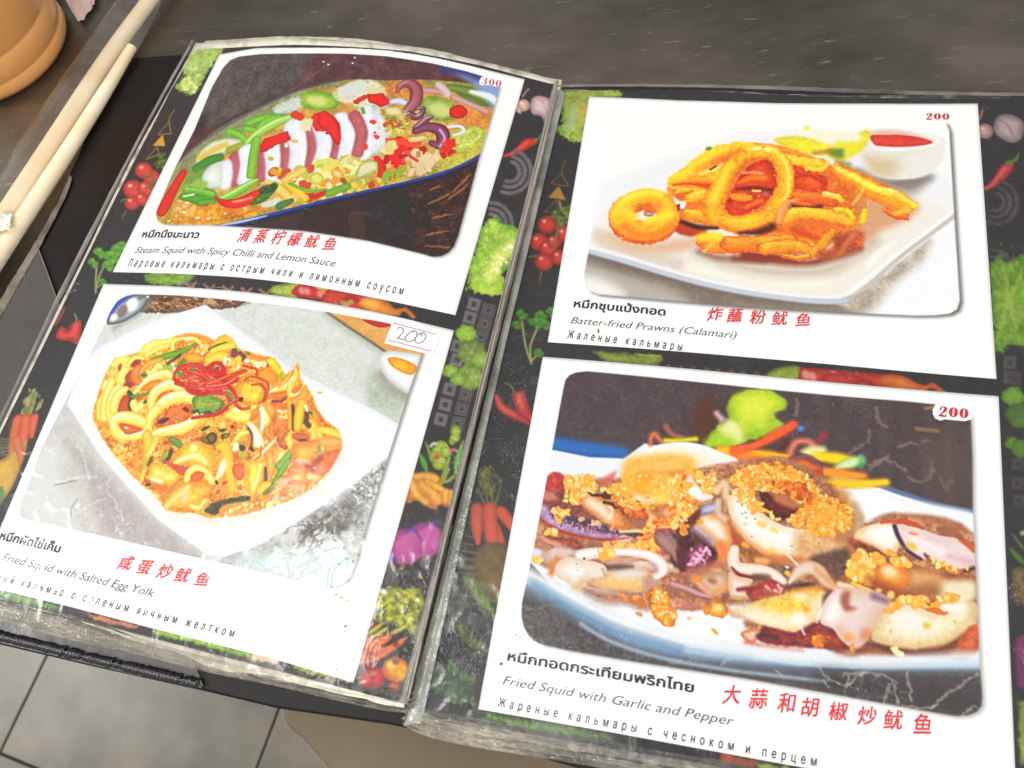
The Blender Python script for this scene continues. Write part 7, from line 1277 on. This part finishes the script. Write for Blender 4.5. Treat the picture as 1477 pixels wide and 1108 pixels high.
def text_mesh(body, offset=0.0, space=1.0, shear=0.0):
    c = bpy.data.curves.new('lettering', 'FONT'); c.body = body; c.space_character = space; c.shear = shear; c.resolution_u = 3; c.dimensions = '2D'; c.fill_mode = 'NONE'
    o = bpy.data.objects.new('lettering', c); COL.objects.link(o); dg = bpy.context.evaluated_depsgraph_get()
    m = bpy.data.meshes.new_from_object(o.evaluated_get(dg)); n = len(m.vertices); V = np.zeros(n * 3); m.vertices.foreach_get('co', V); V = V.reshape(-1, 3)[:, :2]
    E = np.zeros(len(m.edges) * 2, int); m.edges.foreach_get('vertices', E); E = E.reshape(-1, 2); bpy.data.objects.remove(o); bpy.data.curves.remove(c); bpy.data.meshes.remove(m)
    nb = {}
    for p, q in E: nb.setdefault(int(p), []).append(int(q)); nb.setdefault(int(q), []).append(int(p))
    seen = set(); loops = []
    for s0 in range(n):
        if s0 in seen or len(nb.get(s0, [])) != 2: continue
        L = [s0]; seen.add(s0); cur = s0 + 1 if s0 + 1 in nb[s0] else nb[s0][0]
        while cur not in seen:
            L.append(cur); seen.add(cur); nx = [k for k in nb[cur] if k not in seen]
            if not nx: break
            cur = nx[0]
        P = V[L]; keep = np.hypot(*(P - np.roll(P, 1, 0)).T) > 2e-4; P = P[keep]
        if len(P) > 2: loops.append(P)
    if offset:                                   # heavier strokes: push every outline outwards
        ar = [((P[:, 0] * np.roll(P[:, 1], -1) - np.roll(P[:, 0], -1) * P[:, 1]).sum()) for P in loops]; sg = np.sign(ar[int(np.argmax(np.abs(ar)))])
        for i, P in enumerate(loops):
            t = np.roll(P, -1, 0) - np.roll(P, 1, 0); t /= np.hypot(t[:, 0], t[:, 1])[:, None] + 1e-9; loops[i] = P + np.c_[t[:, 1], -t[:, 0]] * sg * offset
    from mathutils.geometry import delaunay_2d_cdt
    allV = np.concatenate(loops); Ed = []; k = 0
    for P in loops: Ed += [(k + i, k + (i + 1) % len(P)) for i in range(len(P))]; k += len(P)
    r = delaunay_2d_cdt([Vector(p) for p in allV], Ed, [], 0, 1e-5); rv = np.array([tuple(p) for p in r[0]]); T = [tuple(t) for t in r[2]]
    Cn = np.array([rv[list(t)].mean(0) for t in T]); wn = np.zeros(len(T), int)
    for P in loops:
        Q = np.roll(P, -1, 0); lo, hi = P.min(0), P.max(0); w = np.where((Cn[:, 0] <= hi[0]) & (Cn[:, 1] >= lo[1]) & (Cn[:, 1] <= hi[1]))[0]
        for p_, q_ in zip(P, Q):
            cy = Cn[w, 1]; cx = Cn[w, 0]; cr = (q_[0] - p_[0]) * (cy - p_[1]) - (cx - p_[0]) * (q_[1] - p_[1])
            wn[w] += ((p_[1] <= cy) & (q_[1] > cy) & (cr > 0)).astype(int) - ((p_[1] > cy) & (q_[1] <= cy) & (cr < 0)).astype(int)
    Fs = [t for t, k_ in zip(T, wn) if k_ != 0]
    used = sorted({i for t in Fs for i in t}); mp = {o_: i for i, o_ in enumerate(used)}
    return np.c_[rv[used], np.zeros(len(used))], [tuple(mp[i] for i in t) for t in Fs]
def lettering(pg, parent, body, a, b, cap, m, offset=0.0, space=1.0, slant=0.0, kai=False, capem=.73, bend=None, lift=.0004):
    """body set from surveyed baseline point a to b, capital height cap in surveyed units"""
    A, B = pg.uv(a), pg.uv(b); d = B - A; L = np.linalg.norm(d); d /= L; pn = np.array([-d[1], d[0]])
    mid = ((a[0] + b[0]) / 2, (a[1] + b[1]) / 2); ch = np.linalg.norm(pg.uv((mid[0], mid[1] - cap)) - pg.uv(mid))
    if kai:
        V, Fs = [], []; n = len(body)
        for i, c_ in enumerate(body):
            v, f = text_mesh(c_, offset); v = v.copy(); v[:, 0] -= v[:, 0].mean(); x0 = v[:, 0].copy(); w = max(np.abs(x0).max(), .1)
            y = (v[:, 1] - .38) * (1 + .05 * math.sin(i)) ; v[:, 1] = y + x0 * .13 + .38; v[:, 0] = x0 + (y) * .16; v[:, 0] = v[:, 0] * 1.0 + i * space; Fs += [tuple(k + len(V) for k in q) for q in f]; V += list(v)
        V = np.array(V); V[:, 1] += .1
    else: V, Fs = text_mesh(body, offset, space); V[:, 0] += V[:, 1] * slant
    x = V[:, 0] - V[:, 0].min(); x = x / x.max() * L; y = V[:, 1] / capem * ch
    U2 = A[None] + x[:, None] * d[None] - y[:, None] * pn[None]
    if bend: t = x / L; U2 -= (4 * t * (1 - t) * bend)[:, None] * pn[None]
    o = mesh('lettering', pg.pos(U2[:, 0], U2[:, 1], lift), Fs, m, parent); return o
def inked(pg, parent, name, strokes, r, m, lift=.0004, asp=None, k=8):
    """pen strokes as flat ribbons of surveyed points; r may be a list of half widths"""
    V, Fs = [], []
    for si, P in enumerate(strokes):
        rr = r[si] if isinstance(r, list) else r; Q = np.array([pg.uv(q) for q in P]); Q = spl(Q, k) if len(Q) > 2 else Q; n = len(Q)
        T = np.gradient(Q, axis=0); T /= np.linalg.norm(T, axis=1)[:, None] + 1e-9; Nn = np.stack([-T[:, 1], T[:, 0]], -1)
        R_ = np.interp(np.linspace(0, 1, n), np.linspace(0, 1, len(rr)), rr) if isinstance(rr, (list, tuple)) else np.full(n, rr)
        if asp: R_ = R_ * (asp + (1 - asp) * np.abs(T[:, 1]))
        b0 = len(V); L_ = Q + Nn * R_[:, None]; R2 = Q - Nn * R_[:, None]; lf = lift + si * 1e-6
        for i in range(n): V += [pg.pos(*L_[i], lf), pg.pos(*R2[i], lf)]
        Fs += [(b0 + 2 * i, b0 + 2 * i + 1, b0 + 2 * i + 3, b0 + 2 * i + 2) for i in range(n - 1)]
        for e in (0, n - 1):                      # round ends
            b1 = len(V); V += [pg.pos(*(Q[e] + R_[e] * np.array([math.cos(t), math.sin(t)])), lf - 5e-7) for t in np.linspace(0, 2 * math.pi, 9)[:-1]]; Fs.append(tuple(range(b1, b1 + 8)))
    return mesh(name, V, Fs, m, parent)
def price(pg, parent, digits, a, b, h, halo=False):
    """fat-and-thin red figures; a and b are the feet of the first and last figure"""
    a, b = np.array(a, float), np.array(b, float); n = len(digits); d = (b - a) / n; W = np.linalg.norm(d); dn = d / W; up = np.array([dn[1], -dn[0]])
    def P(i, x, y): return tuple(a + d * i + dn * x * W + up * y * h)
    if halo:
        hs = [[P(0, .3, .8), P(0, .2, .2)], [P(0, .3, .5), P(n - 1, .5, .5)]]; rr = [h * .65 * .27, h * .80 * .27]
        inked(pg, parent, 'price_halo', hs, rr, M['paper'], .00042)
    S, R_ = [], []; u = W * .27
    for i, c in enumerate(digits):
        if c == '0':
            t = np.linspace(0, 2 * math.pi, 17); S.append([P(i, .45 + .26 * math.cos(q), .5 + .43 * math.sin(q)) for q in t]); R_.append([u * (.035 + .13 * abs(math.cos(q)) ** 1.4) for q in t])
        elif c == '2':
            S += [[P(i, .2, .72), P(i, .25, .88), P(i, .48, .95), P(i, .68, .8), P(i, .62, .58), P(i, .38, .32), P(i, .16, .08)], [P(i, .16, .08), P(i, .45, .08), P(i, .7, .06), P(i, .78, .3)], [P(i, .2, .72), P(i, .24, .7)]]
            R_ += [[u * .05, u * .05, u * .06, u * .15, u * .13, u * .06, u * .05], [u * .09, u * .11, u * .08, u * .03], [u * .1, u * .1]]
        else:
            S += [[P(i, .2, .78), P(i, .42, .95), P(i, .64, .8), P(i, .55, .58), P(i, .34, .52)], [P(i, .34, .52), P(i, .62, .44), P(i, .68, .22), P(i, .42, .05), P(i, .18, .18)], [P(i, .2, .76), P(i, .23, .74)], [P(i, .2, .2), P(i, .23, .2)]]
            R_ += [[u * .05, u * .05, u * .15, u * .1, u * .04], [u * .04, u * .12, u * .15, u * .05, u * .05], [u * .09, u * .09], [u * .09, u * .09]]
    return inked(pg, parent, 'price', S, R_, M['deep_red'], .00046)

# card 1, top left
c1 = card(PL, [(317, 79), (757, 115), (657, 455), (163, 393)], dict(t=[(370, 70), (440, 69.5), (520, 71), (600, 79), (680, 96)], b=[(250, 395), (340, 400), (440, 411), (550, 432)]), 1)
c1['label'] = 'upper left card, steamed squid with chilli and lime'
picture(PL, dish_one, (12, -1, 190, 124), 11, c1, (1.0, .6, .9, .45))
price(PL, c1, '300', (694, 122), (724, 127.5), 10, True)
lettering(PL, c1, 'หมึกนึ่งมะนาว', (204.5, 343), (286.5, 344), 9.5, M['black'], .03)
lettering(PL, c1, '清蒸柠檬鱿鱼', (341, 349.5), (481, 364), 15, M['red'], .02, 1.35, kai=True, bend=.6)
lettering(PL, c1, 'Steam Squid with Spicy Chilli and Lemon Sauce', (194.5, 366), (483, 385.5), 10, M['grey_ink'], -.006, 1, .28, bend=1.4)
lettering(PL, c1, 'Паровые кальмары с острым чили и лимонным соусом', (184.5, 385), (581, 426), 11.5, M['black'], .014, 2.0, .12, bend=1.9)
# card 2, bottom left
c2 = card(PL, [(150, 410), (655, 477), (510, 985), (-33, 843)], dict(t=[(240, 413), (350, 421), (440, 432), (540, 450)], b=[(100, 875), (222, 907), (400, 952)], r=[(600, 672)]), 2)
c2['label'] = 'lower left card, squid with salted egg yolk'
picture(PL, dish_two, (8, 148, 186, 266), 12, c2, (1.2, 1.0, 1.2, .7))
lettering(PL, c2, 'หมึกผัดไข่เค็ม', (-1, 778), (86, 797.5), 11.5, M['black'], .03)
lettering(PL, c2, '咸蛋炒鱿鱼', (168, 820), (298, 848.5), 16, M['red'], .02, 1.35, kai=True)
lettering(PL, c2, 'Stir Fried Squid with Salted Egg Yolk', (-24, 802), (221.5, 861.5), 11.5, M['grey_ink'], -.006, 1, .28)
lettering(PL, c2, 'Жареный кальмар с соленым яичным желтком', (-44, 828), (337, 919.5), 11.5, M['black'], .014, 2.0, .12)
st = strip('price_sticker', [PL.uv(q) for q in ((566, 466), (600, 473), (637, 481))], [PL.uv(q) for q in ((555, 496), (590, 505), (624, 513.5))], M['sticker'], c2, .00055, page=PL, n=20, k=8, sm=False)
inked(PL, c2, 'ruled_line', [[(568, 467), (629, 483.5)], [(560, 491.5), (622, 507.5)]], .16, M['red_line'], .0007)
inked(PL, c2, 'handwritten_price', [[(574, 476.5), (575.5, 474), (579, 473.6), (582, 476), (581.5, 480.5), (577, 486), (573.5, 489.5), (576, 488.6), (580, 490.5), (583.5, 491)],
      [(598.5, 478.5), (594, 479), (588, 484), (584.5, 489), (587.5, 493.5), (594, 493.5), (600, 488.5), (602, 482), (599, 478.3), (595, 480)],
      [(611, 481.5), (605, 482.5), (600.5, 487), (599, 492), (602, 495.8), (608, 495), (613.5, 490), (614.5, 484.5), (611, 481), (607, 483.5), (609.5, 486)]], .15, M['pen'], .0007)
# card 3, top right
c3 = card(PR, [(850, 140), (1410, 150), (1437, 547), (790, 494)], dict(t=[(980, 145.5), (1120, 149.5), (1260, 150)], b=[(1000, 509), (1200, 526)]), 3)
c3['label'] = 'upper right card, battered squid rings'
picture(PR, dish_three, (14, 12, 188, 124), 13, c3, (1.3, 1.0, 1.1, .85))
price(PR, c3, '200', (1334, 173.6), (1370.5, 174), 9.6)
lettering(PR, c3, 'หมึกชุบแป้งทอด', (827, 443.5), (959.5, 456), 11, M['black'], .03)
lettering(PR, c3, '炸蘸粉鱿鱼', (1019, 463), (1168, 473), 15.5, M['red'], .02, 1.4, kai=True)
lettering(PR, c3, 'Batter-fried Prawns (Calamari)', (823, 467), (1062, 489), 10.5, M['grey_ink'], -.006, 1, .28)
lettering(PR, c3, 'Жаленые кальмары', (818, 488), (983.5, 506.5), 11.5, M['black'], .014, 2.0, .12)
# card 4, bottom right
c4 = card(PR, [(783, 515), (1440, 572), (1466, 1163), (690, 1023)], dict(t=[(1000, 533), (1200, 552)], b=[(880, 1056), (1080, 1093)]), 4)
c4['label'] = 'lower right card, fried squid with garlic crumbs'
picture(PR, dish_four, (14, 150, 188, 273), 14, c4, (.9, .5, 1.1, .5))
price(PR, c4, '200', (1352, 601), (1397.5, 605), 15, True)
lettering(PR, c4, 'หมึกทอดกระเทียมพริกไทย', (731.5, 953), (1000.5, 999), 14.5, M['black'], .03)
lettering(PR, c4, '大蒜和胡椒炒鱿鱼', (1041, 1014), (1343, 1062), 22.5, M['red'], .02, 1.4, kai=True)
lettering(PR, c4, 'Fried Squid with Garlic and Pepper', (725, 987), (1058.5, 1047), 14, M['grey_ink'], -.006, 1, .28)
lettering(PR, c4, 'Жареные кальмары с чесноком и перцем', (718, 1019), (1178, 1105.5), 14, M['black'], .014, 2.0, .12)
def blot(pg, x, y, rx, ry, m, seed, lift=.0005):
    rnd = random.Random(seed); Q = [pg.uv((x + rx * rnd.uniform(.55, 1.1) * math.cos(t), y + ry * rnd.uniform(.55, 1.1) * math.sin(t))) for t in np.linspace(0, 2 * math.pi, 11)[:-1]]
    mesh('food_stain', [pg.pos(*q, lift) for q in Q], [tuple(range(10))], m, menu)
for a in ((486, 858, 5, 3), (493, 862, 6, 3), (500, 866, 5, 2), (499, 904, 2, 2), (498, 911, 1.4, 1.2), (486, 966, 1.6, 1.2)): blot(PL, *a, M['stain'], int(a[0]))
for a in ((863, 478, 1.6, 4), (723, 958, 3, 2.6), (771, 923, 3, 2), (745, 917, 1.4, 1.2), (750, 920, 1.2, 1.2)): blot(PR, *a, M['stain'], int(a[0]))

# ------------------------------------------------------------------ clear sleeves over both pages, with their welded edges
def sleeve(pg, outline, seed, crink):
    nu, nv = 260, 340; G = coons(*outline, nu, nv); rng = np.random.default_rng(seed)
    Uu, Vv = G[..., 0], G[..., 1]; W = pg.pos(Uu, Vv, .0011)
    k = crink(Uu, Vv); n1 = vnoise((nv, nu), 26, rng, 3); n2 = vnoise((nv, nu), 9, rng, 3, .6); rd = 1 - np.abs(vnoise((nv, nu), 20, rng, 3, .6)) * 2.2
    W[..., 2] += n1 * .00010 + k * (n2 * .00005 + np.clip(rd, 0, 1) ** 8 * .0003)
    lo = pg.pos(Uu, Vv, .0006)[..., 2]; W[..., 2] = np.maximum(W[..., 2], lo)
    return grid_mesh('clear_sleeve', W, M['film'], menu)
crL = lambda u, v: np.clip((v - 200) / 70, 0, 1) * .9 + .12 + np.clip((60 - u) / 60, 0, 1) * np.clip((v - 150) / 60, 0, 1) * .5
crR = lambda u, v: np.clip((v - 215) / 60, 0, 1) * .9 + .10
ouL = ([(-3, -3.4), (65, -5.2), (130, -2.8), (187, 3.2), (210, 7.4)], [(-9, 303), (60, 303.5), (130, 304), (213, 301)], [(-3, -3.4), (-7, 100), (-8.5, 200), (-9, 303)], [(210, 7.4), (212.5, 150), (213, 301)])
ouR = ([(-2, -2.5), (60, -3), (120, -3.5), (217, -2)], [(-14, 297), (60, 299), (130, 300), (222, 300)], [(-2, -2.5), (-7, 129), (-10, 190), (-14, 297)], [(217, -2), (218, 150), (222, 300)])
sleeve(PL, ouL, 21, crL); sleeve(PR, ouR, 22, crR)
lifts = .0016
strip('sleeve_edge', [(-2.5, -4.5), (-6.2, 60), (-7.6, 150), (-8.2, 230), (-9, 309)], [(-.6, -4), (-4.2, 60), (-5.4, 150), (-6.2, 230), (-6.5, 309)], M['seam'], menu, lifts, .00018, 320, 4, PL, 31, .0006)
strip('sleeve_edge', [(-5, -2), (-8.5, 60), (-11, 150), (-9.6, 230), (-10.5, 300)], [(-3.6, -2), (-7.2, 60), (-9.8, 150), (-8.6, 230), (-9, 300)], M['seam_bright'], menu, -.001, .00018, 320, 4, PL, 32, .0006)
strip('sleeve_edge', [(207.6, 9), (209.9, 120), (210.1, 200), (210.8, 300)], [(210.6, 10), (212.6, 120), (212.7, 200), (213.4, 300)], M['seam'], menu, lifts - .0006, .00018, 320, 6, PL, 33, .001)
strip('sleeve_edge', [(3.6, 3), (-1.3, 109), (-2.5, 130), (-5, 190), (-8.3, 290), (-9, 296)], [(-.6, 1), (-4.6, 109), (-5.6, 130), (-8.6, 190), (-14, 290), (-15, 300)], M['seam_bright'], menu, .0012, .00018, 320, 6, PR, 34, .0012)
strip('sleeve_edge', [(-1, -2.6), (60, -3.2), (120, -3.6), (217, -2)], [(-1, -.8), (60, -1.6), (120, -1.2), (217, 0)], M['seam'], menu, lifts - .0004, .00018, 260, 4, PR, 36, .0004)
# crumpled lower hems, several layers
for i, (lf, a0, a1, mm) in enumerate(((.0014, 297.8, 301, 'film_worn'), (.0004, 300, 303.2, 'crinkle'), (-.003, 301.5, 305, 'crinkle'), (-.0075, 301.5, 307, 'crinkle'))):
    strip('sleeve_hem', [(-10, a0), (60, a0 + .6), (130, a0 + 1.2), (205, a0 + .6), (213, a0 - 2)], [(-10, a1), (60, a1 + 1.2), (130, a1 + (1.6 if i < 3 else -1)), (200, a1 - 2.5), (217, a1 - 6)], M[mm], menu, lf, .0011, 420, 12, PL, 41 + i, .0006)
for i, (lf, a0, a1, mm) in enumerate(((.0014, 292.5, 296, 'film_worn'), (.0006, 294.5, 298, 'crinkle'), (-.003, 296, 300.5, 'crinkle'), (-.006, 296, 302.5, 'crinkle'))):
    strip('sleeve_hem', [(-13, a0 - 1), (-4, a0 + 1), (60, a0 + .8), (130, a0 + .2), (220, a0)], [(-18, a1 - 2), (0, a1 + 1), (60, a1), (130, a1 - .4), (222, a1 - 1)], M[mm], menu, lf, .0011, 420, 12, PR, 51 + i, .0006)

# ------------------------------------------------------------------ things around the menu
def stick(P, r, z, seed):
    Q = np.array([at(a, b, z) for a, b in P]); Q = spl(Q, 14); n = len(Q); rr = np.interp(np.linspace(0, 1, n), np.linspace(0, 1, len(r)), r); k = 20; rnd = random.Random(seed)
    T = np.gradient(Q, axis=0); T /= np.linalg.norm(T, axis=1)[:, None]; V = []
    for i in range(n):
        s_ = np.cross(T[i], [0, 0, 1.]); s_ /= np.linalg.norm(s_)
        for j in range(k): t = j / k * 2 * math.pi; V.append(Q[i] + (s_ * math.cos(t) + np.array([0, 0, 1.]) * math.sin(t)) * rr[i])
    Fs = [(i * k + j, i * k + (j + 1) % k, (i + 1) * k + (j + 1) % k, (i + 1) * k + j) for i in range(n - 1) for j in range(k)] + [tuple(range(k)), tuple(range((n - 1) * k, n * k))[::-1]]
    return Q[0], mesh('chopstick', V, Fs, M['wood'], None, smooth=True)
_, s1 = stick([(262, -66), (216, 0), (155, 85), (67, 220), (15, 300), (-50, 400)], [.0040, .0043, .0047, .0050, .0052], .0092, 1)
tag(s1, 'pale bamboo chopstick nearest the cup, in the clear wrapper', 'chopstick', 'chopsticks in the clear wrapper')
_, s2 = stick([(190, 68), (150, 135), (95, 222), (50, 290), (0, 365), (-50, 440)], [.0028, .0038, .0043, .0046, .0048], .0088, 2)
tag(s2, 'bamboo chopstick beside the black menu cover, lower of the pair', 'chopstick', 'chopsticks in the clear wrapper')
def wrapper():
    A = [(205, -30), (185, 0), (163, 27), (120, 86), (85, 134), (26, 225), (0, 272), (-40, 350)]; B = [(262, -30), (236, 0), (220, 33), (199, 71), (160, 130), (112, 205), (66, 285), (-20, 430)]
    Aw = [at(a, b, .0012) for a, b in A]; Bw = [at(a, b, .0075) for a, b in B]
    Aw, Bw = spl(Aw, 16), spl(Bw, 16); n, k = len(Aw), 14; s = np.linspace(0, 1, k)[:, None, None]; G = Aw[None] * (1 - s) + Bw[None] * s
    prof = np.interp(np.linspace(0, 1, k), [0, .25, .45, .6, .8, 1], [0, .0040, .0148, .0152, .0095, .0]); G[..., 2] += prof[:, None] * np.array([1.] * n)[None]
    rng = np.random.default_rng(8); G[..., 2] += np.abs(vnoise((k * 4, n), 12, rng, 3)[::4][:k]) * .0012
    o = grid_mesh('chopstick_wrapper', G, M['wrapper']); tag(o, 'clear crinkled plastic wrapper round the two chopsticks', 'wrapper')
wrapper()
def cup():
    c = at(5, 76, 0); t = empty('cup', c); tag(t, 'clear ribbed plastic cup of orange milk tea at the top left corner', 'cup')
    def lathe(name, prof, m, k=64):
        V = [(c[0] + r * math.cos(a), c[1] + r * math.sin(a), z) for r, z in prof for a in np.linspace(0, 2 * math.pi, k, endpoint=False)]; n = len(prof)
        return mesh(name, V, [(i * k + j, i * k + (j + 1) % k, (i + 1) * k + (j + 1) % k, (i + 1) * k + j) for i in range(n - 1) for j in range(k)], m, t, smooth=True)
    R0 = .0455
    lathe('tea', [(.001, .0008), (R0 - .006, .001), (R0 - .002, .0024), (R0 - .0003, .0055), (R0, .0105), (R0 - .0006, .0116), (R0 - .0006, .012), (R0 + .0001, .0128), (R0 + .0007, .0255), (R0 + .0004, .0262), (R0 + .0004, .0266), (R0 + .0009, .0272), (R0 + .003, .055), (R0 + .0058, .09), (.001, .0902)], M['tea'])
    lathe('cup_wall', [(R0 + .0063, .09), (R0 + .008, .108), (R0 + .0095, .1085), (R0 + .0095, .110), (R0 + .0072, .110), (R0 + .0056, .0905)], M['wrapper'])
cup()
def sheet(name, P, m, label, cat, z, amp, seed):
    G = [at(a, b, z) for a, b in P]; n = 24; s = np.linspace(0, 1, n); a, b, c, d = G
    W = (1 - s)[:, None, None] * ((1 - s)[None, :, None] * a + s[None, :, None] * b) + s[:, None, None] * ((1 - s)[None, :, None] * d + s[None, :, None] * c)
    rng = np.random.default_rng(seed); W[..., 2] += np.abs(vnoise((n, n), 9, rng, 3)) * amp; W[..., :2] += (vnoise((n, n), 12, rng, 2) * .0008)[..., None]
    tag(grid_mesh(name, W, m), label, cat)
sheet('napkin', [(20, -60), (90, -50), (76, 6), (56, 24)], M['tissue'], 'crumpled white napkin between the cup and the pink tissue', 'napkin', .002, .007, 3)
sheet('tissue', [(62, -50), (146, -60), (140, 2), (118, 34)], M['pink'], 'folded pink paper tissue with its corner on the steel table', 'tissue', .002, .003, 5)
sheet('plastic_scrap', [(-14, 308), (15, 311), (17, 332), (-14, 338)], M['tissue'], 'scrap of white plastic film on the chopsticks at the left edge', 'plastic scrap', .0155, .002, 6)
